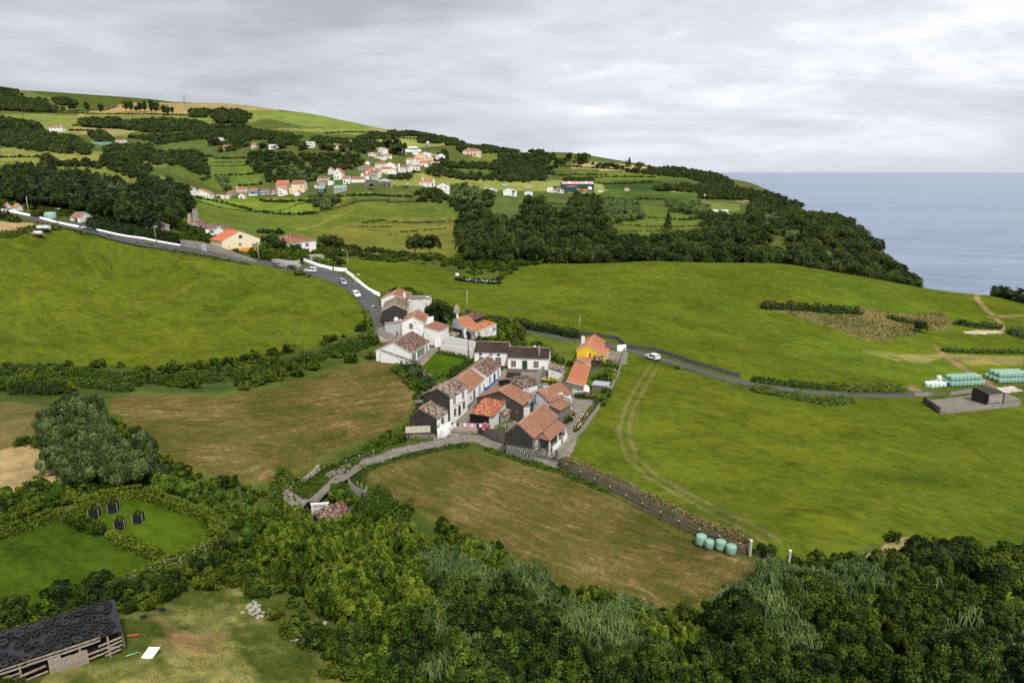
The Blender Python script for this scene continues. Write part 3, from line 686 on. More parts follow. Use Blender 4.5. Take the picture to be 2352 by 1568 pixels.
def house(name,label,cat,z0,A,B,C=None,h=3.0,depth=None,roof='gx',rh=1.6,wall='white_plaster',mats=None,rmat='tile_brown',trim='white_plaster',
ov=.25,hA=None,hB=None,hC=None,apex=.5,ops=(),rib=True,wob=0.,below=2.5,ridge='ridge_tile',frame=None,chim=(),block=True,corner=None,plinth=None,back_h=None,hs=1.0,axis=None):
    """A,B: image points of two eave corners (heights hA,hB above z0); C: a third corner that fixes the depth"""
    hA=h if hA is None else hA;hB=h if hB is None else hB
    if frame is None:
        a=onz(A,z0+hA);b=onz(B,z0+hB)
    else:a,b=frame
    if axis:
        c=onz(C,z0+(hC if hC is not None else hB));ey=(c-b)[:2]/np.hypot(*(c-b)[:2]);ex=np.array([ey[1],-ey[0]]);a=np.array([*(b[:2]-ex*float((b-a)[:2]@ex)),a[2]])
    ex=np.array([b[0]-a[0],b[1]-a[1]]);L=float(np.hypot(*ex));ex=ex/L;ey=np.array([-ex[1],ex[0]])
    if C is not None:
        c=onz(C,z0+(hC if hC is not None else hB));dd=float((c[:2]-b[:2])@ey);
        dd2=float((c[:2]-a[:2])@ey);D=abs(dd2)
        if dd2<0:D=-D
    else:D=depth
    flip=D<0
    if flip:
        a,b=b,a;hA,hB=hB,hA;ex=-ex;D=-D
        apex=1-apex
    rz=math.atan2(ex[1],ex[0])
    root=empty(name,(a[0],a[1],z0),rz,label,cat)
    if block:
        cx=a[:2]+ex*L/2+np.array([-ex[1],ex[0]])*D/2;BLOCK.append((cx[0],cx[1],max(L,D)*.52))
        if max(L,D)>1.6*min(L,D):
            for t in(.15,.85):
                q=a[:2]+(ex*L*t if L>D else ex*L/2)+np.array([-ex[1],ex[0]])*(D/2 if L>D else D*t);BLOCK.append((q[0],q[1],min(L,D)*.6))
    mats=mats or{};wm=lambda s_:mats.get(s_,wall)
    mb=MB();lo=-below
    bh=back_h if back_h is not None else None
    if roof=='gx':
        z=hA;zr=z+rh;yr=D*apex
        mb.face([(0,0,lo),(L,0,lo),(L,0,z),(0,0,z)],wm('f'));mb.face([(L,D,lo),(0,D,lo),(0,D,z),(L,D,z)],wm('b'))
        mb.face([(L,0,lo),(L,D,lo),(L,D,z),(L,yr,zr),(L,0,z)],wm('r'));mb.face([(0,D,lo),(0,0,lo),(0,0,z),(0,yr,zr),(0,D,z)],wm('l'))
        s0=rh/yr;s1=rh/(D-yr)
        r=MB();slope(r,(-ov*.6,-ov,z-ov*s0),(L+ov*.6,-ov,z-ov*s0),(L+ov*.6,yr,zr),(-ov*.6,yr,zr),rmat,trim,rib,wob=wob,seed=1)
        slope(r,(L+ov*.6,D+ov,z-ov*s1),(-ov*.6,D+ov,z-ov*s1),(-ov*.6,yr,zr),(L+ov*.6,yr,zr),rmat,trim,rib,wob=wob,seed=2)
        rp=[((-ov*.6,yr,zr+.04),(L+ov*.6,yr,zr+.04))]
    elif roof=='gy':
        z=hA;zr=z+rh;xr=L*apex;zb=hB
        mb.face([(0,0,lo),(L,0,lo),(L,0,zb),(xr,0,zr),(0,0,z)],wm('f'));mb.face([(L,D,lo),(0,D,lo),(0,D,z),(xr,D,zr),(L,D,zb)],wm('b'))
        mb.face([(L,0,lo),(L,D,lo),(L,D,zb),(L,0,zb)],wm('r'));mb.face([(0,D,lo),(0,0,lo),(0,0,z),(0,D,z)],wm('l'))
        s0=(zr-z)/xr;s1=(zr-zb)/(L-xr)
        r=MB();slope(r,(-ov,D+ov*.6,z-ov*s0),(-ov,-ov*.6,z-ov*s0),(xr,-ov*.6,zr),(xr,D+ov*.6,zr),rmat,trim,rib,wob=wob,seed=1)
        slope(r,(L+ov,-ov*.6,zb-ov*s1),(L+ov,D+ov*.6,zb-ov*s1),(xr,D+ov*.6,zr),(xr,-ov*.6,zr),rmat,trim,rib,wob=wob,seed=2)
        rp=[((xr,-ov*.6,zr+.04),(xr,D+ov*.6,zr+.04))]
    elif roof=='hip':
        z=hA;zr=z+rh;k=min(L,D)/2
        for pts,s_ in(([(0,0),(L,0)],'f'),([(L,0),(L,D)],'r'),([(L,D),(0,D)],'b'),([(0,D),(0,0)],'l')):
            (xa,ya),(xb,yb)=pts;mb.face([(xa,ya,lo),(xb,yb,lo),(xb,yb,z),(xa,ya,z)],wm(s_))
        if L>=D:p,q=(k,D/2,zr),(L-k,D/2,zr)
        else:p,q=(L/2,k,zr),(L/2,D-k,zr)
        o=ov*rh/k;c=[(-ov,-ov,z-o),(L+ov,-ov,z-o),(L+ov,D+ov,z-o),(-ov,D+ov,z-o)]
        r=MB()
        if L>=D:quads=[(c[0],c[1],q,p),(c[1],c[2],q,q),(c[2],c[3],p,q),(c[3],c[0],p,p)]
        else:quads=[(c[0],c[1],p,p),(c[1],c[2],q,p),(c[2],c[3],q,q),(c[3],c[0],p,q)]
        for i,(u0,u1,v1,v0)in enumerate(quads):slope(r,u0,u1,v1,v0,rmat,trim,rib,seed=i)
        rp=[(c[0],p),(c[1],q if L>=D else p),(c[2],q),(c[3],p if L>=D else q),(p,q)]
    elif roof in('shed','shedx','flat'):
        if roof=='shed':za=zb=hA;zc=zd=(back_h if back_h is not None else hA+rh)
        elif roof=='shedx':za,zb,zc,zd=hA,hB,hB,hA
        else:za=zb=zc=zd=hA
        mb.face([(0,0,lo),(L,0,lo),(L,0,zb),(0,0,za)],wm('f'));mb.face([(L,D,lo),(0,D,lo),(0,D,zd),(L,D,zc)],wm('b'))
        mb.face([(L,0,lo),(L,D,lo),(L,D,zc),(L,0,zb)],wm('r'));mb.face([(0,D,lo),(0,0,lo),(0,0,za),(0,D,zd)],wm('l'))
        r=MB();rp=[]
        if roof=='flat':
            r.box(-ov,L+ov,-ov,D+ov,za-.02,za+.16,rmat)
        elif roof=='shed':
            s0=(zd-za)/D;slope(r,(-ov*.6,-ov,za-ov*s0),(L+ov*.6,-ov,za-ov*s0),(L+ov*.6,D+ov*.3,zc+ov*.3*s0),(-ov*.6,D+ov*.3,zc+ov*.3*s0),rmat,trim,rib,wob=wob)
        else:
            s0=(zb-za)/L
            if za>zb:slope(r,(L+ov,-ov*.5,zb+ov*s0),(L+ov,D+ov*.5,zb+ov*s0),(0,D+ov*.5,za),(0,-ov*.5,za),rmat,trim,rib,wob=wob)
            else:slope(r,(-ov,D+ov*.5,za-ov*s0),(-ov,-ov*.5,za-ov*s0),(L,-ov*.5,zb),(L,D+ov*.5,zb),rmat,trim,rib,wob=wob)
    if plinth:mb.box(-.05,L+.05,-.06,D+.06,lo,plinth[1],plinth[0])
    mb.build('wall',root)
    ro=r.build('roof',root)
    if ridge and rp:
        g=MB()
        for p,q in rp:g.tube(p,q,.11,.11,ridge,6)
        g.build('ridge',ro)
    for op in ops:
        side,u,zz,w,hh=op[:5];kw=op[5]if len(op)>5 else{}
        dim=L if side in 'fb' else D
        if u<1.0001 and u>0 and not kw.get('abs'):u=u*dim
        kw={a_:b_ for a_,b_ in kw.items()if a_!='abs'}
        if flip and side in 'fb':u=dim-u if False else u
        opening(root,L,D,side,u,zz,w,hh,**kw)
    for(x,y,w,zt,cm,*cap)in chim:
        g=MB();g.box(x*L-w/2,x*L+w/2,y*D-w*.35,y*D+w*.35,1.5,zt,cm);g.box(x*L-w/2-.07,x*L+w/2+.07,y*D-w*.35-.07,y*D+w*.35+.07,zt,zt+.12,cap[0]if cap else cm)
        g.box(x*L-w*.3,x*L+w*.3,y*D-w*.2,y*D+w*.2,zt+.12,zt+.35,cap[0]if cap else cm);g.build('chimney',ro)
    root['_L']=L;root['_D']=D;root['_hs']=hs
    HS[label]=(root,L,D,z0)
    return root
HS={}
def surf_box(root,name,x0,x1,y0,y1,z0,z1,mat,**k):
    g=MB();g.box(x0,x1,y0,y1,z0,z1,mat);return g.build(name,root,**k)
def densify(W,step=1.5):
    out=[]
    for a,b in zip(W[:-1],W[1:]):
        n=max(1,int(np.hypot(b[0]-a[0],b[1]-a[1])/step))
        for i in range(n):t=i/n;out.append((a[0]+(b[0]-a[0])*t,a[1]+(b[1]-a[1])*t))
    out.append(tuple(W[-1][:2]));return np.array(out)
def smooth_line(W,it=2):
    W=[tuple(p[:2])for p in W]
    for _ in range(it):
        o=[W[0]]
        for a,b in zip(W[:-1],W[1:]):o+=[(a[0]*.75+b[0]*.25,a[1]*.75+b[1]*.25),(a[0]*.25+b[0]*.75,a[1]*.25+b[1]*.75)]
        o.append(W[-1]);W=o
    return W
def ribbon(name,pts,width,mat,lift=.10,label=None,wv=0.0,kind='structure',world=None,across=4):
    W=densify(smooth_line(world if world is not None else[G(p)for p in pts]),1.2)
    T=np.gradient(W,axis=0);T/=np.maximum(np.linalg.norm(T,axis=1,keepdims=True),1e-9);Nn=np.c_[-T[:,1],T[:,0]]
    wd=width if np.isscalar(width)else np.interp(np.linspace(0,1,len(W)),np.linspace(0,1,len(width)),width)
    wd=wd*(1+wv*vnoise(W[:,0]*.5,W[:,1]*.5,2.0,9))*np.ones(len(W))
    cols=[W+Nn*(wd*(k/across-.5))[:,None]for k in range(across+1)]
    zz=np.stack([H(c[:,0],c[:,1])for c in cols]);zz=np.maximum(zz,zz.mean(0)-.05)+lift
    n=len(W);rows=[np.c_[c,z]for c,z in zip(cols,zz)]
    rows=[np.c_[cols[0],zz[0]-.5]]+rows+[np.c_[cols[-1],zz[-1]-.5]]
    V_=np.concatenate(rows);F=[]
    for r_ in range(len(rows)-1):
        a=r_*n+np.arange(n-1);F.append(np.stack([a,a+1,a+1+n,a+n],1))
    me=npmesh(name,V_,np.concatenate(F)[:,::-1],smooth=False,mats=[mat])
    o=link(name,me);
    if kind:o['kind']=kind
    for p in W[::3]:BLOCK.append((p[0],p[1],float(np.mean(wd))*.6+.6))
    return o
def wall_run(name,label,cat,pts,h,th,mat,cap=None,below=1.0,world=None,top_noise=0,group=None,level=None,block=True):
    W=densify(world if world is not None else[G(p)for p in pts],2.0)
    T=np.gradient(W,axis=0);T/=np.maximum(np.linalg.norm(T,axis=1,keepdims=True),1e-9);Nn=np.c_[-T[:,1],T[:,0]]*th/2
    z=H(W[:,0],W[:,1]);hh=h if np.isscalar(h)else np.interp(np.linspace(0,1,len(W)),np.linspace(0,1,len(h)),h)
    zt=(z+hh if level is None else np.full(len(W),level))+(top_noise*vnoise(W[:,0],W[:,1],1.5,4)if top_noise else 0)
    a,b=W-Nn,W+Nn;n=len(W)
    V_=np.concatenate([np.c_[a,z-below],np.c_[a,zt],np.c_[b,zt],np.c_[b,z-below]]);k=np.arange(n-1)
    F=np.concatenate([np.stack([k+r*n,k+1+r*n,k+1+(r+1)*n,k+(r+1)*n],1)for r in range(3)]+[np.array([[0,n,2*n,3*n],[n-1,4*n-1,3*n-1,2*n-1]])])
    if cap:
        e=empty(name,(W[0][0],W[0][1],z[0]),0,label,cat,group)
        me=npmesh('wall',V_-np.array([W[0][0],W[0][1],z[0]]),F,mats=[mat]);link('wall',me,parent=e)
        a,b=W-Nn*1.3,W+Nn*1.3;V2=np.concatenate([np.c_[a,zt],np.c_[a,zt+.09],np.c_[b,zt+.09],np.c_[b,zt]])
        me=npmesh('coping',V2-np.array([W[0][0],W[0][1],z[0]]),F,mats=[cap]);link('coping',me,parent=e);o=e
    else:
        me=npmesh(name,V_,F,mats=[mat]);o=link(name,me,label=label,category=cat)
        if group:o['group']=group
    if block:
        for p in W:BLOCK.append((p[0],p[1],th/2+.5))
    return o
# ------------------------------------------------------------------ vegetation builders
RNG=np.random.RandomState(3)
def unit(v):return v/np.maximum(np.linalg.norm(v,axis=-1,keepdims=True),1e-9)
def leafquads(P,N,size,rng,asp=1.6,jit=.7):
    """quads centred at P facing roughly N"""
    n=unit(N+rng.normal(0,jit,P.shape));a=unit(np.cross(n,rng.normal(0,1,P.shape)));b=np.cross(n,a)
    s=(size*(.6+.8*rng.rand(len(P))))[:,None]*.5
    a=a*s*asp;b=b*s
    v=np.stack([P-a,P-b*.9+a*.1,P+a,P+b*.9+a*.1],1)
    return v.reshape(-1,3)
def qfaces(n):return np.arange(n*4).reshape(-1,4)
def icocore(r,c,rng,sub=2):
    bm=bmesh.new();bmesh.ops.create_icosphere(bm,subdivisions=sub,radius=1.0)
    v=np.array([x.co[:]for x in bm.verts]);f=[[q.index for q in p.verts]for p in bm.faces];bm.free()
    v=v*np.array(r)*(1+.15*rng.randn(len(v),1))+c
    return v,np.array([x+[x[2]]for x in f])
def crown_mesh(name,mat,r=(3,3,2.6),zc=4.2,nclump=46,clump=1.0,leaves=90,leaf=.28,seed=0,elong=1.0,spread=1.0,core=.72,up=.35,asp=1.6):
    rng=np.random.RandomState(seed)
    d=unit(rng.normal(0,1,(nclump*3,3)));d=d[d[:,2]>-.45][:nclump]
    rad=(.72+.32*rng.rand(len(d),1))
    lob=1+.16*np.sin(d[:,:1]*3.1+seed)+.12*np.sin(d[:,1:2]*4.3+seed*2)
    C=d*np.array(r)*rad*spread*lob+np.array([0,0,zc])
    cs=clump*(.65+.6*rng.rand(len(C)))
    P=[];N=[];T=[];SZ=[]
    for c,s,dd in zip(C,cs,d):
        k=int(leaves*s*s/clump**2*rng.uniform(.8,1.2));q=unit(rng.normal(0,1,(k,3)))
        q=unit(q+dd*.55+np.array([0,0,up]));rr=(.78+.26*rng.rand(k,1))
        P.append(c+q*rr*s*np.array([1,1,elong]));N.append(q);SZ.append(np.full(k,rng.uniform(.72,1.35)))
        T.append(np.clip(rng.normal(.38+.30*rng.randn(),.17,k),0,1))
    P=np.concatenate(P);N=np.concatenate(N);T=np.concatenate(T)
    V_=leafquads(P,N,leaf*np.concatenate(SZ),rng,asp);F=qfaces(len(P))
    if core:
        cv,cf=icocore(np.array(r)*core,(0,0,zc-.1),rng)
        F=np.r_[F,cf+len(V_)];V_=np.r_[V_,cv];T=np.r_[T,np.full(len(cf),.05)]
    return npmesh(name,V_,F[:,:4],tint=T,mats=[mat])if not core else npmesh_mixed(name,V_,F,T,mat)
def npmesh_mixed(name,V_,F,T,mat):
    tri=F[:,2]==F[:,3]
    vi=np.concatenate([F[~tri].ravel(),F[tri][:,:3].ravel()]).astype(np.int32)
    nq,nt=(~tri).sum(),tri.sum()
    me=bpy.data.meshes.new(name);me.vertices.add(len(V_));me.vertices.foreach_set('co',np.asarray(V_,np.float32).ravel())
    me.loops.add(len(vi));me.loops.foreach_set('vertex_index',vi)
    ls=np.r_[np.arange(nq)*4,nq*4+np.arange(nt)*3].astype(np.int32)
    me.polygons.add(nq+nt);me.polygons.foreach_set('loop_start',ls);me.materials.append(MATS[mat]);me.update(calc_edges=True)
    a=me.attributes.new('tint','FLOAT','FACE');a.data.foreach_set('value',np.r_[T[~tri],T[tri]].astype(np.float32))
    return me
def blades(name,mat,n,hgt,rad,length,width,seed,droop=.9,stems=True,plume=0):
    """cane or reed clump: arching blades leaving upright stems"""
    rng=np.random.RandomState(seed)
    ns=max(6,n//26);sx=rng.normal(0,rad*.45,(ns,2));sh=hgt*(.65+.4*rng.rand(ns));lean=sx*.22+rng.normal(0,.12,(ns,2))*hgt*.4
    si=rng.randint(0,ns,n);t=np.where(rng.rand(n)<.7,rng.uniform(.82,1.0,n),rng.uniform(.35,.85,n))
    base=np.c_[sx[si]+lean[si]*t[:,None]**2,sh[si]*t]
    ang=rng.uniform(0,2*np.pi,n);out=np.c_[np.cos(ang),np.sin(ang)]
    L=length*(.6+.7*rng.rand(n));w=width*(.7+.6*rng.rand(n))
    p0=base;p1=base+np.c_[out*(L*.45)[:,None],L*.38];p2=base+np.c_[out*(L*.95)[:,None],L*(.38-droop*.75)]
    side=np.c_[-out[:,1],out[:,0],np.zeros(n)]*w[:,None]*.5
    V_=np.stack([p0-side*.4,p0+side*.4,p1+side,p1-side,p2+side*.15,p2-side*.15],1).reshape(-1,3)
    k=np.arange(n)*6
    F=np.concatenate([np.stack([k,k+1,k+2,k+3],1),np.stack([k+3,k+2,k+4,k+5],1)])
    tt=np.clip(rng.normal(.42,.12,n)+rng.normal(0,.22,ns)[si],0,1);T=np.r_[tt,np.clip(tt+.12,0,1)]
    if stems:
        s2=[];
        for i in range(ns):
            a=np.array([sx[i,0],sx[i,1],0]);b=np.array([sx[i,0]+lean[i,0],sx[i,1]+lean[i,1],sh[i]])
            for o in((.03,0),(0,.03)):s2.append([a-[o[0],o[1],0],a+[o[0],o[1],0],b+[o[0]*.5,o[1]*.5,0],b-[o[0]*.5,o[1]*.5,0]])
        s2=np.array(s2).reshape(-1,3);F=np.r_[F,np.arange(len(s2)).reshape(-1,4)+len(V_)];V_=np.r_[V_,s2];T=np.r_[T,np.full(len(s2)//4,.5)]
    return npmesh(name,V_,F,tint=T,mats=[mat])
def limb_mesh(name,pts_list,mat,sides=6):
    """tapered limbs: list of [(x,y,z,r),...]"""
    V_,F=[],[]
    for pts in pts_list:
        b0=len(V_)
        for i,(x,y,z,r)in enumerate(pts):
            p=Vector((x,y,z));q=Vector(pts[min(i+1,len(pts)-1)][:3])-Vector(pts[max(i-1,0)][:3]);q.normalize()
            a=q.orthogonal().normalized();b=q.cross(a)
            for k in range(sides):
                an=2*math.pi*k/sides;V_.append(p+(a*math.cos(an)+b*math.sin(an))*r)
        for i in range(len(pts)-1):
            for k in range(sides):
                k2=(k+1)%sides;F.append((b0+i*sides+k,b0+i*sides+k2,b0+(i+1)*sides+k2,b0+(i+1)*sides+k))
    return npmesh(name,[tuple(v)for v in V_],F,smooth=True,mats=[mat])
def trunk_mesh(name,h,r,seed,mat='bark',nl=5,spread=1.6):
    rng=random.Random(seed)
    limbs=[[(0,0,-.6,r*1.25),(0,0,.2,r),(rng.uniform(-.2,.2),rng.uniform(-.2,.2),h*.5,r*.8),(rng.uniform(-.3,.3),rng.uniform(-.3,.3),h,r*.4)]]
    for i in range(nl):
        a=rng.uniform(0,6.28);z=h*rng.uniform(.4,.75);l=spread*rng.uniform(.7,1.2)
        limbs.append([(0,0,z,r*.5),(math.cos(a)*l*.5,math.sin(a)*l*.5,z+l*.35,r*.35),(math.cos(a)*l,math.sin(a)*l,z+l*.9,r*.12)])
    return limb_mesh(name,limbs,mat)
def conifer_mesh(name,mat,h,r,seed,n=2600,leaf=.3):
    rng=np.random.RandomState(seed)
    t=rng.rand(n)**.75;lev=np.round(t*14)/14+rng.normal(0,.012,n);rr=r*(1-lev)**.8*(.35+.65*rng.rand(n)**.5)*(1+.25*np.sin(lev*40))
    a=rng.uniform(0,2*np.pi,n);P=np.c_[np.cos(a)*rr,np.sin(a)*rr,.12*h+lev*h*.9-rr*.18]
    N=np.c_[np.cos(a),np.sin(a),np.full(n,.5)]
    return npmesh(name,leafquads(P,N,leaf,rng,1.8),qfaces(n),tint=np.clip(rng.normal(.4,.2,n),0,1),mats=[mat])
PROTO={}
def proto(kind,lod):
    k=(kind,lod)
    if k in PROTO:return PROTO[k]
    near=lod==0;L=[]
    for s in range(6 if near else 4):
        sd=s*13+(5 if near else 9)
        if kind=='broadleaf':
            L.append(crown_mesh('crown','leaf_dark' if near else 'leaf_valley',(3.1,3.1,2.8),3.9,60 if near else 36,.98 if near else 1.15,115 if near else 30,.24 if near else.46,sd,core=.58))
        elif kind=='forest':
            L.append(crown_mesh('crown','leaf_forest',(2.5,2.5,4.8),6.0,60 if near else 40,.9 if near else 1.0,90 if near else 30,.26 if near else.46,sd,elong=1.2))
        elif kind=='hill':
            L.append(crown_mesh('crown','leaf_hill',(3.0,3.0,2.1),2.3,26,1.2,24,.6,sd))
        elif kind=='bright':
            L.append(crown_mesh('crown','leaf_bright',(2.4,2.4,2.1),2.6,44 if near else 30,.85,95 if near else 30,.24 if near else.42,sd,core=.58))
        elif kind=='bamboo':
            L.append(crown_mesh('crown','leaf_bamboo',(1.7,1.7,2.6),3.0,60 if near else 26,.42,95 if near else 30,.17 if near else.36,sd,elong=2.7,core=.6,up=.6,asp=2.3))
        elif kind=='reed':
            L.append(blades('foliage','leaf_reed',2600 if near else 420,3.8,2.0,1.0,.12 if near else.30,sd,droop=1.15))
        elif kind=='shrub':
            L.append(crown_mesh('crown','leaf_hedge',(1.2,1.2,1.0),.9,20,.5,60 if near else 25,.17 if near else.3,sd))
        elif kind=='willow':
            m_=crown_mesh('crown','leaf_willow',(2.8,2.8,2.6),3.6,64 if near else 30,.7,110,.19,sd,elong=1.5,up=-.1,asp=2.6)
            L.append(m_)
        elif kind=='conifer':
            L.append(conifer_mesh('crown','leaf_forest',9,2.4,sd,2600 if near else 900,.3 if near else.5))
    PROTO[k]=L;return L
TRUNKS={}
def trunk(kind,s):
    k=(kind,s%3)
    if k not in TRUNKS:
        if kind in('reed',):TRUNKS[k]=None
        else:
            h,r={'broadleaf':(4.6,.20),'forest':(9,.2),'hill':(3.4,.2),'bright':(3,.14),'bamboo':(3.5,.06),'shrub':(1.0,.05),'willow':(4,.16),'conifer':(8.6,.16)}[kind]
            TRUNKS[k]=trunk_mesh('trunk',h,r,s,'bark',5 if kind!='conifer' else 0,1.6 if kind!='shrub' else.5)
    return TRUNKS[k]
def plant_thing(name,kind,x,y,scale,label,cat,group,lod=0,z=None,idx=None,sz=1.0):
    L=proto(kind,lod);i=idx if idx is not None else random.randrange(len(L))
    e=bpy.data.objects.new(name,None);COL.objects.link(e);e.empty_display_size=.5
    e.location=(x,y,(H1(x,y)if z is None else z)-.15);e.rotation_euler=(0,0,random.uniform(0,6.28));e.scale=(scale,scale,scale*sz)
    e['label']=label;e['category']=cat
    if group:e['group']=group
    link('crown' if kind!='reed' else 'foliage',L[i],parent=e)
    tm=trunk(kind,i)
    if tm:link('trunk',tm,parent=e)
    return e
def gn_stuff(name,pts,scl,meshes,label,cat):
    """one object: the same few plants instanced over many ground points"""
    me=bpy.data.meshes.new(name);me.vertices.add(len(pts));me.vertices.foreach_set('co',np.asarray(pts,np.float32).ravel())
    a=me.attributes.new('scl','FLOAT','POINT');a.data.foreach_set('value',np.asarray(scl,np.float32));me.update()
    o=link(name,me,kind='stuff',label=label,category=cat)
    ng=bpy.data.node_groups.new(name+'_nodes','GeometryNodeTree')
    ng.interface.new_socket('Geometry',in_out='INPUT',socket_type='NodeSocketGeometry');ng.interface.new_socket('Geometry',in_out='OUTPUT',socket_type='NodeSocketGeometry')
    N=ng.nodes;Lk=ng.links
    gi=N.new('NodeGroupInput');go=N.new('NodeGroupOutput');iop=N.new('GeometryNodeInstanceOnPoints');ji=N.new('GeometryNodeJoinGeometry')
    m2p=N.new('GeometryNodeMeshToPoints');Lk.new(gi.outputs[0],m2p.inputs[0])
    colx=bpy.data.collections.new(name+'_kinds')
    for i,mm in enumerate(meshes):
        po=bpy.data.objects.new(name+'_kind',mm);colx.objects.link(po)
    ci=N.new('GeometryNodeCollectionInfo');ci.inputs['Collection'].default_value=colx;ci.inputs['Separate Children'].default_value=True;ci.inputs['Reset Children'].default_value=True
    Lk.new(m2p.outputs[0],iop.inputs['Points']);Lk.new(ci.outputs[0],iop.inputs['Instance']);iop.inputs['Pick Instance'].default_value=True
    ri=N.new('FunctionNodeRandomValue');ri.data_type='INT';ri.inputs[4].default_value=0;ri.inputs[5].default_value=len(meshes)-1
    Lk.new(ri.outputs[2],iop.inputs['Instance Index'])
    rv=N.new('FunctionNodeRandomValue');rv.data_type='FLOAT_VECTOR';rv.inputs[0].default_value=(0,0,0);rv.inputs[1].default_value=(0,0,6.28);rv.inputs['Seed'].default_value=4
    e2r=N.new('FunctionNodeEulerToRotation');Lk.new(rv.outputs[0],e2r.inputs[0]);Lk.new(e2r.outputs[0],iop.inputs['Rotation'])
    na=N.new('GeometryNodeInputNamedAttribute');na.data_type='FLOAT';na.inputs[0].default_value='scl'
    Lk.new(na.outputs[0],iop.inputs['Scale']);Lk.new(iop.outputs[0],go.inputs[0])
    md=o.modifiers.new('grow','NODES');md.node_group=ng
    return o
BLOCK=[]
def blocked(x,y,extra=0.):
    m=np.zeros(len(x),bool)
    for bx,by,br in BLOCK:m|=(x-bx)**2+(y-by)**2<(br+extra)**2
    return m
def hedge(pts,w,h,label,mat='leaf_hedge',name='hedge',cat='hedge',leaf=None,lump=.12,ground_pts=None,dens=1.25,straw=0,flat=False,group=None,zoff=0.,tintm=.4):
    """a run of hedge: leafy box along ground points, one thing"""
    W=ground_pts if ground_pts is not None else[G(p)for p in pts]
    W=[np.array(p[:2],float)for p in W]
    seg=[np.linalg.norm(b-a)for a,b in zip(W[:-1],W[1:])];Lt=sum(seg);cum=np.r_[0,np.cumsum(seg)]
    dist=np.mean([p[1]for p in W]);leaf=leaf or max(.22,dist/430.)
    girth=w+2*h;n=int(Lt*girth/(leaf*leaf)*dens);n=max(n,60)
    rng=np.random.RandomState(int(abs(W[0][0]*13+W[0][1]*7))%99991)
    s=rng.rand(n)*Lt;q=rng.rand(n)*girth
    WA=np.array(W);cx=np.interp(s,cum,WA[:,0]);cy=np.interp(s,cum,WA[:,1])
    i=np.clip(np.searchsorted(cum,s,'right')-1,0,len(seg)-1);D=(WA[1:]-WA[:-1])/np.maximum(np.array(seg)[:,None],1e-6)
    nx,ny=-D[i,1],D[i,0]
    side=np.where(q<h,-1.,np.where(q<h+w,0.,1.))
    off=np.where(side<0,-w/2,np.where(side>0,w/2,(q-h)-w/2));zz=np.where(side<0,q,np.where(side>0,q-h-w,h))
    LF=lambda s_:1+lump*(.9*vnoise(s_,s_*0,2.2,3)+.7*vnoise(s_,s_*0+9,.9,8))
    lumpf=LF(s)
    taper=np.clip(np.minimum(s,Lt-s)/.6,.35,1)
    if not flat:
        k=np.clip(np.abs(off)/(w/2),0,1)**3;zz=np.where(side==0,zz*(1-.22*k),zz*.9)
    r=1+.10*np.abs(rng.randn(n))-.05
    x=cx+nx*off*lumpf*r*taper;y=cy+ny*off*lumpf*r*taper;z=zz*lumpf*taper*(1+.05*rng.randn(n))+np.where(side==0,.25*lump*np.abs(rng.randn(n)),0)
    z=z+H(x,y)+zoff
    P=np.c_[x,y,z];N=np.c_[nx*side,ny*side,np.where(side==0,1.,.35)]
    cl=vnoise(s,off*2+side*7,.9,5);T=np.clip(rng.normal(tintm,.18,n)+.16*cl,0,1)
    V_=leafquads(P,N,leaf,rng,1.5,.55);F=qfaces(n)
    ms=max(2,int(Lt/1.5));ss=np.linspace(0,Lt,ms);cx=np.interp(ss,cum,WA[:,0]);cy=np.interp(ss,cum,WA[:,1]);ii=np.clip(np.searchsorted(cum,ss,'right')-1,0,len(seg)-1)
    core=[]
    lf=LF(ss)*np.clip(np.minimum(ss,Lt-ss)/.6,.35,1)
    for o_,hh in((-.44,-.2),(-.38,.62),(.38,.62),(.44,-.2))if not flat else((-.46,-.2),(-.46,.92),(.46,.92),(.46,-.2)):
        xx=cx-D[ii,1]*o_*w*lf;yy=cy+D[ii,0]*o_*w*lf;core.append(np.c_[xx,yy,H(xx,yy)+zoff+hh*h*lf])
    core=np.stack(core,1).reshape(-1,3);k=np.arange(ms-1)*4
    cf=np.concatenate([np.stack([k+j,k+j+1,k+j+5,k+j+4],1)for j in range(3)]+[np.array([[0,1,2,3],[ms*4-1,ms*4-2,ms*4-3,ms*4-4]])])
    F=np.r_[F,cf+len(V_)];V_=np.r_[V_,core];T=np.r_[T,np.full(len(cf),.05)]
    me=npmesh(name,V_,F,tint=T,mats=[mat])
    o=link(name,me,label=label,category=cat)
    if group:o['group']=group
    return o
def tufts(name,x,y,hgt,label,mat='leaf_grass',kind='stuff',n_per=5,wid=.10,cat='grass'):
    """loose grass tufts, one object"""
    n=len(x)*n_per;rng=np.random.RandomState(len(x));xi=np.repeat(x,n_per)+rng.normal(0,.22,n);yi=np.repeat(y,n_per)+rng.normal(0,.22,n)
    z=H(xi,yi)-.03;h=np.repeat(np.broadcast_to(hgt,len(x)),n_per)*rng.uniform(.5,1.2,n);a=rng.uniform(0,6.28,n);w=wid*rng.uniform(.7,1.4,n)*np.maximum(1,yi/110)
    c,s=np.cos(a),np.sin(a);l=h*rng.uniform(.2,.7,n)
    b0=np.c_[xi-s*w/2,yi+c*w/2,z];b1=np.c_[xi+s*w/2,yi-c*w/2,z];t0=np.c_[xi+c*l-s*w*.15,yi+s*l+c*w*.15,z+h];t1=np.c_[xi+c*l+s*w*.15,yi+s*l-c*w*.15,z+h]
    me=npmesh(name,np.stack([b0,b1,t1,t0],1).reshape(-1,3),qfaces(n),tint=np.clip(rng.normal(.45,.25,n),0,1),mats=[mat])
    return link(name,me,kind=kind,label=label,category=cat)
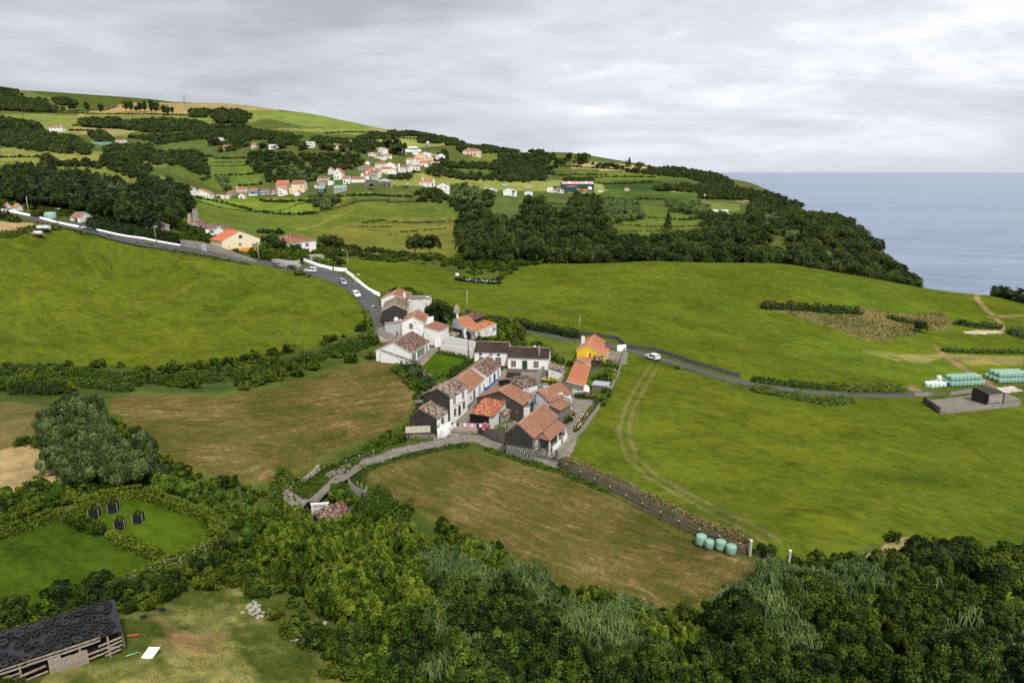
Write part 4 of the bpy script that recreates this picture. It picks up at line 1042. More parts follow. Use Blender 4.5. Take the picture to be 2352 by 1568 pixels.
# ------------------------------------------------------------------ roads, lanes and their walls
ribbon('road',[(0,484),(60,497),(120,509),(185,525),(270,545),(360,563),(460,580),(560,597),(620,605),(690,618),(750,632),(800,652),(835,676),(852,700),(862,722),(868,742),(876,768)],[6.0,6,6,6,6.5,8,8,6.5,6],'asphalt',.10)
ribbon('side_road',[(662,584),(700,600),(735,616),(775,634)],4.5,'asphalt',.07)
ribbon('country_road',[V('A',1600,560),V('A',1700,590),(1120,738),(1200,756),(1290,776),(1400,793),(1450,804),(1520,826),(1620,856),(1720,881),(1850,900),(1950,907),(2080,908),(2150,903)],2.7,'asphalt',.12)
ribbon('concrete_lane',[V('C',2300,1400),V('C',2000,1340),V('C',1700,1240),V('C',1400,1110),V('C',1180,1010),V('C',1000,1010),V('C',700,1080),V('C',350,1150),V('C',50,1210),(880,1052),(840,1062),(800,1080),(755,1104),(715,1135),(680,1165),(655,1195)],[3.4,3.4,3.2,3.0,2.8,2.6,2.8,3.4,3.6],'pale_concrete',.14)
ribbon('driveway',[V('D',1090,1240),V('D',1200,1120),V('D',1330,940),V('D',1500,780),V('D',1600,640),V('D',1720,480),V('D',1700,400)],[3.4,2.6,2.6,3.2,4.4,6.5,6.5],'pale_concrete',.10,kind='structure')
ribbon('concrete_apron',[V('A',470,700),V('A',500,780),V('A',600,860),V('A',760,930)],[4,6,4,3],'pale_concrete',.13)
ribbon('garden_path',[V('A',830,1230),V('A',880,1180),V('A',960,1110),V('A',1060,1040),V('A',1130,980)],2.4,'pale_concrete',.14)
ribbon('yellow_house_forecourt',[V('B',1840,700),V('B',1860,600),V('B',1880,520)],7,'pale_concrete',.10)
PW='parapet wall'
wall_run('roadside_wall','low white wall along the upper road, farthest left run beside the tall pole',PW,[V('T',20,552),V('T',280,600),V('T',550,658)],.8,.35,'white_paint')
wall_run('roadside_wall','low white wall along the upper road in front of the green water tank',PW,[V('T',725,700),V('T',1050,790),V('T',1430,865)],.8,.35,'white_paint')
wall_run('roadside_wall','long low white wall below the tall clipped hedge, beside the dark parked car',PW,[V('E',765,500),V('E',1000,540),V('E',1350,600),V('E',1700,668)],.6,.35,'white_paint')
wall_run('roadside_wall','curved white wall climbing beside the side road under the hipped white house',PW,[V('U',950,470),V('U',1100,525),V('U',1300,600),V('U',1545,660)],1.2,.35,'white_plaster')
wall_run('roadside_wall','short white wall piece between gateway and wooden lamp post at the road bend',PW,[V('U',1580,665),V('U',1700,680),V('U',1825,688)],1.3,.35,'white_plaster')
wall_run('roadside_wall','white parapet wall curving downhill on the outer side of the road to the first hamlet house',PW,[V('U',1805,715),V('U',1980,850),V('U',2120,970),V('U',2240,1060),V('U',2350,1112),V('A',400,285)],1.2,.35,'white_plaster')
wall_run('retaining_wall','stained grey retaining wall with a white cross beside the upper road','wall',[V('H',70,545),V('H',280,580),V('H',560,640),V('H',800,700),V('H',960,740)],[2.6,3.0,2.6,1.8,1.0],.5,'grey_cement')
wall_run('retaining_wall','rounded brown stone retaining wall under the bright hedge at the road fork','wall',[V('U',420,520),V('U',620,580),V('U',760,612),V('U',880,612),V('U',940,585)],[1.4,2.2,2.4,2.6,2.4],.6,'rubble')
wall_run('country_wall','dark stone bank wall along the far side of the narrow country road','stone wall',[V('A',1560,500),V('A',1700,545),V('B',0,30),V('B',300,95),(1230,752),(1340,768),(1420,780),V('B',2050,480),(1500,805),(1600,838),(1700,866)],.9,.6,'basalt',top_noise=.2)
wall_run('lane_wall','low concrete kerb wall on the field side of the sloping lane','wall',[V('C',1060,1040),V('C',900,1060),V('C',600,1120),V('C',250,1205),V('C',0,1260),(880,1062),(840,1070),(805,1090)],.45,.3,'grey_cement')
wall_run('boundary_wall','low grey concrete wall dividing the stone house driveway from the bright green field','wall',[V('D',1295,1310),V('D',1480,1100),V('D',1600,980),V('D',1760,780),V('D',1930,540),V('D',2010,400),V('D',2120,250),V('D',2240,20),V('B',2010,520)],[.7,.9,.9,1.0,1.2],.3,'grey_cement')
wall_run('boundary_wall','white rendered wall end standing beside the country road above the forecourt','wall',[V('B',1908,520),V('B',2024,510)],1.7,.3,'white_plaster')
wall_run('yard_wall','dark stained wall with pale patches below the vegetable garden beside the lane','wall',[V('C',1195,940),V('C',1400,1060),V('C',1560,1100)],[1.2,2.3,2.6],.4,'dark_render_patchy')
wall_run('yard_wall','curved white wall with broken top below the laundry line','wall',[V('C',640,1015),V('C',730,990),V('C',800,930),V('C',860,850)],[2.8,2.4,2.0,1.2],.35,'white_plaster_stained',top_noise=.25)
wall_run('bank_wall','long brown earth and stone bank wall between the mown field and the bright green field','stone wall',[(1288,1070),(1350,1098),(1440,1138),(1560,1202),(1640,1238),(1718,1268)],[1.3,1.7,1.7,1.6,1.4,1.0],1.6,'earth_bank',top_noise=.4)
wall_run('yard_wall','straight light concrete block wall beside the outdoor stone stairs','wall',[V('B',812,935),V('B',922,850)],[2.2,2.4],.3,'pale_concrete')
wall_run('field_wall','short length of concrete wall at the end of the country road by the pen','wall',[V('X',605,620),V('X',885,610)],1.1,.25,'grey_cement')
# ------------------------------------------------------------------ the hamlet
def g0(p):return float(G(p)[2])
W_=dict(trim='stone_trim');
house('house','white house with brown tile roof at the top of the hamlet where the road bends','house',8.0,V('A',418,315),V('A',742,318),V('A',779,240),h=3.3,roof='gy',rh=1.5,rmat='tile_brown',apex=.46,
ops=[('f',.32,2.6,.5,.25,dict(trim=None,px=1,pz=1)),('r',.5,1.2,.8,1.0)],chim=[(.93,.15,.7,4.6,'white_plaster')],below=4)
house('stone_house','dark stone gabled house with weathered tiles and a white verge beside the road','house',7.2,V('A',432,472),V('A',766,465),V('A',797,357),h=3.6,roof='gy',rh=1.7,rmat='tile_lichen',wob=.04,apex=.5,
wall='basalt',mats={'r':'white_plaster','l':'white_plaster'},below=4)
house('house','windowless tall white building wall behind the weathered-tile stone house','house',6.8,V('A',775,318),V('A',1066,318),depth=5.5,h=4.6,roof='flat',rmat='pale_concrete',wall='white_plaster_stained',mats={'r':'white_plaster'},below=4,ov=.08,
chim=[(.9,.3,.9,5.3,'white_plaster','tile_brown')])
house('small_house','small white outbuilding with bright barrel tiles behind the round dark tree','outbuilding',6.3,V('A',1130,482),V('A',1312,462),V('A',1376,440),h=2.3,roof='gx',rh=1.5,rmat='tile_rustorange',below=3)
house('ruin','roofless dark stone ruin with broken walls between the field wall and orange-roofed house','ruin',5.6,V('A',1470,560),V('A',1665,600),V('A',1660,520),h=2.4,roof='shedx',hA=2.4,hB=2.0,rmat='tile_old',wall='basalt',trim='basalt',ridge=None,wob=.15)
mb=MB();r0=onz(V('A',1435,520),6.0)
mb.hexa([(-1,-.8,-1),(1,-.8,-1),(1,.8,-1),(-1,.8,-1)],[(-.9,-.6,1.6),(.9,-.6,1.6),(.9,.6,1.6),(-.9,.6,1.6)],'rubble');mb.hexa([(-.9,-.6,1.6),(.9,-.6,1.6),(.9,.6,1.6),(-.9,.6,1.6)],[(-.35,-.2,2.9),(.2,-.2,3.0),(.2,.2,3.0),(-.35,.2,2.9)],'rubble')
o=mb.build('oven_chimney',None,label='stubby reddish stone oven chimney standing by the dark ruin',category='chimney');o.location=r0
house('house','large white house with long brown roof, white shutters and satellite dish, upper hamlet','house',5.0,V('A',706,614),V('A',985,628),V('A',1044,534),axis=1,h=5.4,roof='gy',rh=1.5,apex=.52,rmat='tile_brown',trim='white_plaster',below=3,
ops=[('f',.42,3.6,.95,1.25,dict(shutters='white_paint',tw=.08))])
house('house_wing','low left wing of the large white house, lean-to brown roof beside the road','house',5.2,V('A',466,640),V('A',700,618),V('A',870,480),roof='shedx',hA=2.9,hB=5.0,hC=5.0,rmat='tile_brown',below=3,ops=[('f',.7,.4,1.3,1.2,dict(trim=None,leafm='white_paint'))],ridge=None)
house('house_wing','right wing of the large white house with a lower sloping brown roof','house',4.6,V('A',990,690),V('A',1180,748),V('A',1220,665),roof='shedx',hA=4.9,hB=4.0,hC=4.0,rmat='tile_brown',below=3,ridge=None)
c=onz(V('A',628,790),5.2);ch=MB();ch.box(-.5,.5,-.4,.4,-1,4.2,'white_plaster');ch.box(-.6,.6,-.5,.5,4.2,4.35,'white_plaster');ch.box(-.4,.4,-.3,.3,4.35,4.8,'white_plaster')
o=ch.build('tall_chimney',None,label='tall square white chimney stack in front of the large white house',category='chimney');o.location=c
hs=house('house','white house with old mossy brown tiles and green shutters beside the mown field','house',3.6,V('A',366,994),V('A',820,1038),V('A',1060,884),axis=1,h=3.3,roof='gy',rh=2.3,apex=.5,rmat='tile_old',wob=.05,below=3,
ops=[('r',.14,.9,1.0,1.6,dict(leafm='white_paint',shutters='green_paint',tw=.08)),('r',.42,.9,1.0,1.6,dict(leafm='white_paint',shutters='green_paint',tw=.08)),('r',.63,.9,1.0,1.6,dict(leafm='white_paint',shutters='green_paint',tw=.08)),('r',.86,.0,1.0,2.3,dict(kind='door',leafm='grey_wood'))])
house('house_annex','white lean-to annex with mossy tiles at the gable of the green-shuttered house','outbuilding',3.2,V('A',406,1008),V('A',722,1120),V('A',800,1076),roof='shedx',hA=3.9,hB=2.2,rmat='tile_old',wob=.05,below=3,ridge=None,
ops=[('r',.35,.6,.7,.7,dict(trim='stone_trim',px=2,pz=1)),('r',.80,0,.75,1.9,dict(kind='door',leafm='grey_wood'))])
e=empty('terrace',tuple(onz(V('A',1215,1000),3.9)),0,'raised white walled terrace between the large white house and the long dark-roofed house','terrace')
def TW(pa,pb,z0,h,th,mat,name='parapet',za=None,parent=None):
    parent=parent or e
    a=onz(V(*pa),z0+h);b=onz(V(*pb),z0+h);d=b[:2]-a[:2];L=np.hypot(*d);n=np.array([-d[1],d[0]])/L*th/2
    m_=MB();o_=np.array(parent.location[:2]);P=[a[:2]-n-o_,b[:2]-n-o_,b[:2]+n-o_,a[:2]+n-o_]
    lo=(za if za is not None else z0-1.5)-parent.location[2];hi=z0+h-parent.location[2]
    m_.hexa([(*p,lo)for p in P],[(*p,hi)for p in P],mat);return m_.build(name,parent)
TW(('A',1218,916),('A',1670,1003),3.6,2.6,.25,'white_plaster');TW(('A',1262,806),('A',1690,895),4.8,2.4,.25,'white_plaster');TW(('A',1670,1003),('A',1688,900),4.4,2.0,.25,'white_plaster');TW(('A',1135,862),('A',1215,852),3.6,3.0,.3,'white_plaster')
P=[onz(V('A',*p),5.0)[:2]-np.array(e.location[:2])for p in((1235,925),(1665,1015),(1690,960),(1290,850))]
m_=MB();m_.hexa([(*p,1.5-1.7)for p in P],[(*p,1.1)for p in P],'pale_concrete');m_.build('floor',e)
a,b=onz(V('A',1150,985),3.6),onz(V('A',1212,985),3.6)
o=MB();o.box(0,float(np.hypot(*(b-a)[:2])),-.2,0,0,2.3,'green_metal');q=o.build('gate',e);q.location=(a[0]-e.location[0],a[1]-e.location[1]-.15,0)
def table_set(p,z,label,mat='orange_paint',w=.9,cat='furniture',h=.6,n='garden_table'):
    c=onz(V(*p),z);t_=empty(n,tuple(c),random.uniform(0,1),label,cat);k=MB();k.box(-w/2,w/2,-w/2,w/2,h-.06,h,mat);k.build('tabletop',t_)
    for x in(-1,1):
        for y in(-1,1):k=MB();k.box(x*w*.42-.03,x*w*.42+.03,y*w*.42-.03,y*w*.42+.03,0,h-.06,mat);k.build('leg',t_)
    return t_
def chair(p,z,rz,label,mat,cat='chair'):
    c=onz(V(*p),z);t_=empty('garden_chair',tuple(c),rz,label,cat,None)
    k=MB();k.box(-.35,.35,-.35,.35,.36,.44,mat);k.build('seat',t_);k=MB();k.box(-.35,.35,.30,.37,.44,1.0,mat);k.build('backrest',t_)
    for x in(-1,1):
        for y in(-1,1):k=MB();k.box(x*.3-.03,x*.3+.03,y*.3-.03,y*.3+.03,0,.36,mat);k.build('leg',t_)
table_set(('A',1455,935),5.0,'dark low table between two tan chairs on the white walled terrace','dark_metal',1.0)
chair(('A',1415,920),5.0,1.2,'tan armchair left of the dark table on the terrace','ridge_tile');chair(('A',1490,935),5.0,-1.3,'tan armchair right of the dark table on the terrace','ridge_tile')
chair(('A',1515,955),5.0,-2.0,'dark chair nearest the front parapet of the terrace','dark_metal')
table_set(('A',1270,870),5.0,'covered dark barbecue table at the left end of the terrace','ridge_tile',1.3)
house('house','old white gabled house with faded orange tiles above the walled terrace','house',5.6,V('A',1377,600),V('A',1532,698),V('A',1622,626),h=2.9,roof='gy',rh=1.4,apex=.35,rmat='tile_orange',trim='white_plaster',below=2,chim=[(.38,.05,.6,5.0,'white_plaster')])
house('house','patched orange-tiled stained back wing beside the garden hedge','house',5.4,V('A',1540,706),V('A',1684,756),V('A',1742,640),h=2.6,roof='shed',back_h=3.9,rmat='tile_rustorange',trim='white_plaster',wall='white_plaster_stained',below=2,ridge=None)
e=empty('veranda',tuple(onz(V('A',1355,860),4.9)),0,'dark open veranda with white slab roof under the faded orange tiles','veranda')
TW(('A',1350,702),('A',1440,715),4.9,2.4,.2,'dark_render_patchy','wall',4.5);TW(('A',1460,700),('A',1690,770),5.0,2.6,1.2,'grey_metal','roof',7.3);
TW(('A',1370,712),('A',1680,790),4.9,2.2,.12,'shade_black','shade_panel',4.9);TW(('A',1402,712),('A',1450,728),4.9,2.2,.3,'white_plaster','pillar',4.9);TW(('A',1480,740),('A',1530,752),4.9,2.0,.3,'white_plaster','pillar',4.9)  # black slab paints the deep shade under the veranda roof
house('woodpile_shed','collapsed heap of old roof tiles left of the veranda','shed',5.0,V('A',1290,790),V('A',1385,815),V('A',1345,740),h=.9,roof='shed',back_h=1.5,rmat='tile_lichen',wob=.1,wall='basalt',ridge=None,below=1)
zL=3.4
house('house','long white house, left half, dark brown roof with three diamond vents','house',zL,V('B',-6,518),V('B',437,532),depth=6.4,h=3.9,roof='gx',rh=1.7,rmat='tile_darkbrown',apex=.5,trim='white_plaster',plinth=('grey_cement',.45),
ops=[('f',.20,1.0,.95,1.35,dict(leafm='white_paint')),('f',.50,1.0,.8,1.25,dict(leafm='white_paint')),('f',.72,.9,1.2,1.5,dict(leafm='white_paint',px=3))])
root,L,D,z0=HS['long white house, left half, dark brown roof with three diamond vents']
for u in(.18,.50,.73):
    m_=MB();M=Matrix.Translation((u*L,-.05,3.25))@Matrix.Rotation(math.pi/4,4,'Y');m_.box(-.42,.42,-.03,.06,-.42,.42,'white_paint',M);m_.box(-.33,.33,-.045,.05,-.33,.33,'basalt',M);m_.box(-.22,.22,-.06,.04,-.22,.22,'window_glass' if u!=.5 else 'grey_wood',M);m_.build('diamond_vent',root)
house('house','long white house, right half, dark brown roof, green door between two windows','house',zL,V('B',441,592),V('B',985,612),depth=6.4,h=3.3,roof='gx',rh=1.7,rmat='tile_darkbrown',trim='white_plaster',plinth=('grey_cement',.4),mats={'r':'white_plaster_stained'},
ops=[('f',.14,1.0,1.0,1.3,dict(px=2,pz=3)),('f',.42,.12,1.0,2.3,dict(kind='door',leafm='green_paint',tw=.16)),('f',.70,1.0,1.0,1.3,dict(px=2,pz=3)),('r',.5,1.1,.8,1.1)])
house('lean_to','small stained lean-to with mossy tiles at the right end of the long dark-roofed house','outbuilding',1.8,V('B',985,738),V('B',1158,792),V('B',1174,692),hA=3.4,hB=2.6,hC=3.2,roof='shedx',rmat='tile_lichen',wob=.05,wall='white_plaster_stained',ridge=None,trim='pale_concrete')
e=empty('outdoor_stairs',tuple(onz(V('B',945,850),3.0)),0,'stone stairs descending right in front of the long white house','stairs')
for i in range(10):
    t=i/9;c=np.array(onz(V('B',945+t*165,812+t*90),3.1-1.9*t));m_=MB();m_.box(-.28,.28,-1.0,1.0,-.6,0,'pale_concrete',Matrix.Rotation(-.35,4,'Z'));s_=m_.build('step',e);s_.location=(c[0]-e.location[0],c[1]-e.location[1],c[2]-e.location[2])
house('house','white house with royal blue base band and mossy tiles, upper end of the terraced row','house',2.5,V('A',1836,1347),V('A',2025,1200),depth=6.4,h=3.3,roof='gx',rh=1.7,rmat='tile_old',wob=.05,apex=.5,plinth=('blue_paint',.55),
ops=[('f',.22,1.0,.7,1.2,dict(trim='blue_paint',tw=.1)),('f',.53,.15,.9,2.1,dict(kind='door',trim='blue_paint',leafm='dark_metal')),('f',.8,1.1,.7,1.2,dict(trim='blue_paint',tw=.1))])
house('house','white house with clean brown pantile roof in the middle of the terraced row','house',1.8,V('C',1048,385),V('C',1300,166),depth=6.4,h=3.4,roof='gx',rh=1.9,rmat='tile_brown',apex=.5,plinth=('grey_cement',.35),
ops=[('f',.13,1.0,.7,1.0,dict(trim=None,px=1,pz=1)),('f',.30,.2,.9,2.3,dict(kind='door',trim='stone_trim',leafm='green_paint',tw=.06)),('f',.60,.2,.9,2.3,dict(kind='door',trim=None,leafm='grey_metal')),('f',.80,1.2,.6,1.0,dict(trim=None,px=1,pz=1))])
house('house','two-storey white house with lichen-pale roof and black side wall in the terraced row','house',1.1,V('C',480,397),V('C',802,462),V('C',1036,312),axis=1,h=5.7,roof='gy',rh=1.5,apex=.55,rmat='tile_lichen',wob=.06,wall='dark_render',mats={'r':'white_plaster','l':'dark_render'},trim='pale_concrete',plinth=None,
ops=[('r',.25,3.7,.8,1.25),('r',.75,3.7,.8,1.25),('r',.27,1.2,.8,1.3,dict(px=2,pz=4,leafm='stone_trim')),('r',.52,.5,.9,2.1,dict(kind='door',trim='stone_trim',leafm='green_paint')),('r',.78,1.4,.8,1.3,dict(px=2,pz=4,leafm='stone_trim')),('r',.5,2.95,5.2,.06,dict(kind='win',trim=None,px=1,pz=1,leafm='brown_wood',name='cornice_band'))])
house('house','low end house with lichen roof, black gable and white street front in the terraced row','house',.7,V('C',335,690),V('C',626,746),V('C',806,618),axis=1,hA=2.6,hB=3.3,roof='gy',rh=2.2,apex=.38,rmat='tile_lichen',wob=.06,wall='dark_render',mats={'r':'white_plaster'},trim='pale_concrete',
ops=[('r',.42,.2,.95,2.3,dict(kind='win',trim='stone_trim',px=1,pz=2,name='glazed_door'))])
c=onz(V('C',390,690),2.6);m_=MB();m_.box(-.9,.9,-.7,.7,-4,1.0,'dark_render');m_.box(-.6,.6,-.5,.5,1.0,2.6,'dark_render');m_.box(-.7,.7,-.6,.6,2.6,2.8,'grey_cement');m_.lathe([(.2,2.8),(.13,3.4),(.2,3.5),(0,3.7)],'pale_concrete',8)
o=m_.build('kitchen_chimney',None,label='stepped black kitchen chimney with white pot at the end of the terraced row',category='chimney');o.location=c;o.rotation_euler[2]=.25
sh=house('shed','grey block shed with rippled sheet roof and yellow window below the black gable','shed',-.4,V('C',218,934),V('C',532,920),V('C',546,852),h=2.5,hC=2.9,roof='shed',back_h=2.95,rmat='corrugated',wall='grey_cement',trim='grey_metal',ridge=None,ops=[('f',.42,1.2,.9,.6,dict(trim=None,leafm='flower_yellow',px=2,pz=1))])if 'corrugated' in MATS else None
house('barn','broad gabled barn, brown pantiles over blackened patchy walls, in the middle of the hamlet','barn',.9,V('C',1166,464),V('C',1775,566),V('C',1925,462),h=3.4,roof='gy',rh=2.2,apex=.5,rmat='tile_brown',wall='dark_render_patchy',trim='pale_concrete',ridge='ridge_tile',
ops=[('f',.30,2.6,.35,1.6,dict(trim=None,px=1,pz=1,leafm='pale_concrete',name='buttress'))])
house('garage','open garage with bright rust-orange barrel tiles and black doorway','garage',.5,V('C',1096,672),V('C',1390,718),depth=6.2,h=2.7,roof='shed',back_h=4.1,rmat='tile_rustorange',wall='white_plaster_stained',trim='pale_concrete',ridge=None,
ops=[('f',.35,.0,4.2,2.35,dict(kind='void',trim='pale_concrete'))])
house('hut','little wooden hut with broken old tiles beside the rust-orange garage','shed',.5,V('C',1425,690),V('C',1532,706),V('C',1640,622),h=2.2,roof='gy',rh=.5,rmat='tile_lichen',wob=.07,wall='grey_wood',trim='grey_wood',ops=[('f',.25,0,.9,1.8,dict(kind='void',trim=None,leafm='grey_wood'))],ridge=None)
house('hutch','low grey animal hutch with pink patched roof behind the laundry','shed',.4,V('C',1215,818),V('C',1300,846),V('C',1360,805),h=.9,roof='gy',rh=.45,rmat='pale_concrete',wall='grey_wood',trim='dark_red_metal',ridge=None,rib=False,block=False)
house('old_shed','low dark shed roofed with decayed tiles in the centre courtyard','shed',2.0,V('B',318,915),V('B',590,1012),V('B',700,900),h=1.6,roof='gy',rh=1.1,rmat='tile_old',wob=.09,wall='dark_render',trim='dark_render',ridge=None,mats={'r':'white_plaster_stained'})
house('outhouse','cement slab-roofed outhouse with pale door beside the decayed tile shed','outbuilding',2.2,V('B',662,940),V('B',752,880),depth=3.2,h=2.0,roof='flat',rmat='pale_concrete',wall='white_plaster_stained',trim='pale_concrete',ridge=None,ov=.05,ops=[('f',.3,.1,.7,1.7,dict(kind='door',trim=None,leafm='grey_wood'))])
c=onz(V('B',522,850),3.2);m_=MB();m_.box(-1.6,1.6,-.6,.6,-2.5,.9,'dark_render');m_.box(-1.65,1.65,-.65,.65,.9,1.0,'brown_wood')
o=m_.build('block_oven',None,label='dark rectangular masonry block behind the decayed tile shed',category='chimney');o.location=c;o.rotation_euler[2]=-.12
LBL_ST='long black stone house with brown pantiles, white joints and blue door by the green gate'
house('stone_house',LBL_ST,'house',0.1,V('D',521,864),V('D',905,976),V('D',1296,642),axis=1,h=4.0,roof='gy',rh=2.1,apex=.47,rmat='tile_brown',wall='grey_mortar',mats={'r':'pale_basalt','f':'grey_mortar'},trim='pale_concrete',below=1.5,
ops=[('r',.13,1.3,.8,1.3,dict(leafm='white_paint',trim='white_paint')),('r',.33,1.0,.85,2.1,dict(kind='door',leafm='blue_paint',trim='stone_trim')),('r',.72,1.2,.8,2.0,dict(kind='door',leafm='blue_paint',trim='stone_trim')),('r',.90,1.3,.8,1.2)])
root,L,D,z0=HS[LBL_ST]
rng=random.Random(5);stone_me=[]
for k in range(6):
    for mt in('basalt','pale_basalt'):
        m_=MB();j=lambda:rng.uniform(-.06,.06)
        m_.hexa([(-.5+j(),0,-.5+j()),(.5+j(),0,-.5+j()),(.5+j(),0,.5+j()),(-.5+j(),0,.5+j())],[(-.40+j(),-1,-.38+j()),(.42+j(),-1,-.40+j()),(.40+j(),-1,.40+j()),(-.42+j(),-1,.38+j())],mt);stone_me.append(m_.mesh('stone'))
def lay_stones(root,L,side_m,top,lime_below,mat_i,cnt=300,w0=.42,h0=.34,skip=()):
    z=-.6;n=0
    lm=MB()
    while z<6.2 and n<cnt:
        h=h0*rng.uniform(.85,1.2);x=rng.uniform(-.1,.0)
        while x<L and n<cnt:
            w=w0*rng.uniform(.7,1.6)
            if x+w>L:w=L-x
            xm=x+w/2
            if w>.12 and z+h<top(xm)-.05 and not any(a<xm<b and c<z+h/2<d for a,b,c,d in skip):
                o_=link('stone',stone_me[rng.randrange(6)*2+mat_i],parent=root)
                g_=.09 if z<lime_below(xm)else.03
                o_.matrix_local=side_m@Matrix.Translation((xm,0.0,z+h/2))@Matrix.Rotation(rng.uniform(-.05,.05),4,'Y')@Matrix.Diagonal((w-g_,.06+rng.uniform(0,.03),h-g_,1));n+=1
            x+=w
        z+=h
    return n
topf=lambda x:4.0+2.1*(x/(L*.47)if x<L*.47 else(L-x)/(L*.53))
lay_stones(root,L,Matrix.Identity(4),topf,lambda x:1.9,0,300)
m_=MB();m_.box(0.02,L-.02,-.012,.0,-.6,1.75,'lime_mortar');m_.build('lime_joints',root)
lay_stones(root,D,Matrix.Translation((L,0,0))@Matrix.Rotation(math.pi/2,4,'Z'),lambda x:3.95,lambda x:-9,1,290,.5,.38,skip=((.13*D-.6,.13*D+.6,1.1,2.9),(.33*D-.6,.33*D+.6,.8,3.2),(.72*D-.6,.72*D+.6,1.0,3.4),(.9*D-.6,.9*D+.6,1.1,2.7)))
v=MB();x0=L;y0,y1=D*.22,D*.93
slope(v,(x0+2.3,y0,2.75),(x0+2.3,y1,2.75),(x0-.1,y1,3.7),(x0-.1,y0+1.4,3.7),'tile_brown','pale_concrete');slope(v,(x0-.1,y0,2.9),(x0+2.3,y0,2.75),(x0-.1,y0+1.4,3.7),(x0-.1,y0+1.4,3.7),'tile_brown','pale_concrete');v.build('veranda_roof',root)
for y in(y0+.2,(y0+y1)*.5,y1-.3):v=MB();v.box(x0+2.0,x0+2.2,y-.1,y+.1,-.5,2.72,'white_paint');v.build('veranda_post',root)
v=MB();v.box(x0+.002,x0+2.25,y0+1.2,y1,-.8,.85,'pale_concrete');v.box(x0+2.25,x0+2.4,y0+1.2,y0+5.2,-.8,1.1,'white_plaster');v.box(x0+2.25,x0+2.4,y0+6.4,y1,-.8,1.1,'white_plaster');v.build('veranda_floor',root)
for i in range(5):v=MB();v.box(x0+.2,x0+2.0,y0+1.2-.32*(i+1),y0+1.2-.32*i,-.6,.85-.17*(i+1),'stone_trim');v.build('step',root)
house('house_wing','narrow brown-tiled back wing with pale stone wall beside the driveway','house',.4,V('D',1325,548),V('D',1505,440),depth=2.4,h=3.3,roof='shed',back_h=3.9,rmat='tile_brown',wall='pale_basalt',trim='pale_concrete',ridge=None,block=False)
house('house','brown-tiled house with small white tiled patio and blue-violet door behind the stone house','house',.8,V('D',966,330),V('D',1158,414),V('D',1505,272),axis=1,h=3.3,hC=3.3,roof='gy',rh=1.7,apex=.3,rmat='tile_brown',wall='white_plaster_stained',mats={'r':'white_plaster'},trim='pale_concrete',
ops=[('r',.22,.1,.85,2.2,dict(kind='door',trim=None,leafm='blue_paint'))])
e=empty('patio',tuple(onz(V('D',1320,500),2.3)),.55,'small chequered white patio enclosed by white walls behind the stone house','patio')
m_=MB()
for i in range(6):
    for j in range(5):m_.box(i*.6-1.8+.01,i*.6-1.2-.01,j*.6-1.5+.01,j*.6-.9-.01,-.5,0+(i+j)%2*.004,'white_paint' if(i+j)%2 else 'grey_metal')
m_.build('floor_tiles',e);m_=MB();m_.box(1.85,2.05,-1.6,1.6,-2,1.9,'white_plaster_stained');m_.box(-1.9,2.05,1.6,1.8,-2,2.3,'white_plaster');m_.build('wall',e)
c=onz(V('D',1105,470),.6);m_=MB();m_.box(-.45,.45,-.35,.35,-.5,4.8,'white_plaster_stained');m_.box(-.5,.5,-.4,.4,4.8,5.0,'grey_cement');o=m_.build('tall_chimney',None,label='stained pale chimney with an aerial beside the brown-tiled patio house',category='chimney');o.location=c;o.rotation_euler[2]=-.4
house('outhouse','flat white outbuilding with streaked black stain below the blue railing','outbuilding',.6,V('D',748,500),V('D',862,492),depth=4,h=3.0,roof='flat',rmat='pale_concrete',wall='white_plaster_stained',ridge=None,ov=.05)
def railing(pts,z,label,h=1.0,mat='pale_blue_paint'):
    P=[onz(V(*p),z)for p in pts];e_=empty('railing',tuple(P[0]),0,label,'railing')
    for a,b in zip(P[:-1],P[1:]):
        a,b=a-P[0],b-P[0];m_=MB()
        for hh in(.35,.65,h):m_.tube((a[0],a[1],a[2]+hh),(b[0],b[1],b[2]+hh),.05,.05,mat,4)
        m_.build('rail',e_)
        for q in(a,b):m_=MB();m_.box(q[0]-.12,q[0]+.12,q[1]-.12,q[1]+.12,q[2]-.2,q[2]+h+.1,mat);m_.build('post',e_)
railing([('D',850,470),('D',960,395)],3.7,'pale blue railing on the flat roof beside the barn')
railing([('B',690,1070),('B',745,985)],2.6,'pale blue railing left of the concrete courtyard with vines')
railing([('B',755,975),('B',950,1005)],2.3,'pale blue railing along the upper edge of the concrete courtyard')
railing([('D',30,400),('D',130,330)][:1]+[('D',90,420)],1.0,'short pale blue railing by the barn corner')if False else None
ya=onz(V('B',1368,498),6.0);ye=np.array([math.cos(-.26),math.sin(-.26),0]);yz=np.array([0,0,0])
house('house','bright yellow house with salmon tiles and white chimney at the edge of the green field','house',2.6,None,None,frame=(ya,ya+ye*5.5),depth=11.5,h=3.3,roof='gy',rh=1.6,apex=.5,rmat='tile_orange',wall='yellow_plaster',mats={'r':'white_plaster'},trim='white_plaster',chim=[(.12,.5,.8,5.2,'white_plaster')],
ops=[('f',.62,1.7,.3,.9,dict(trim=None,leafm='brown_wood',px=1,pz=1)),('r',.85,1.0,.8,1.2)])
house('house_wing','yellow side wing with terrace door under the lower salmon roof','house',2.6,None,None,frame=(ya+ye*5.5,ya+ye*7.3),depth=6.6,hA=3.25,hB=2.5,roof='shedx',rmat='tile_orange',wall='yellow_plaster',trim='white_plaster',ridge=None,
ops=[('f',.5,1.5,.8,.5,dict(trim=None,leafm='white_paint',px=1,pz=1,name='air_conditioner')),('r',.3,.1,1.1,2.0,dict(trim='white_paint',px=2,pz=1,name='glazed_door')),('r',.7,.1,.9,2.0,dict(trim='white_paint',px=1,pz=1,name='glazed_door'))])
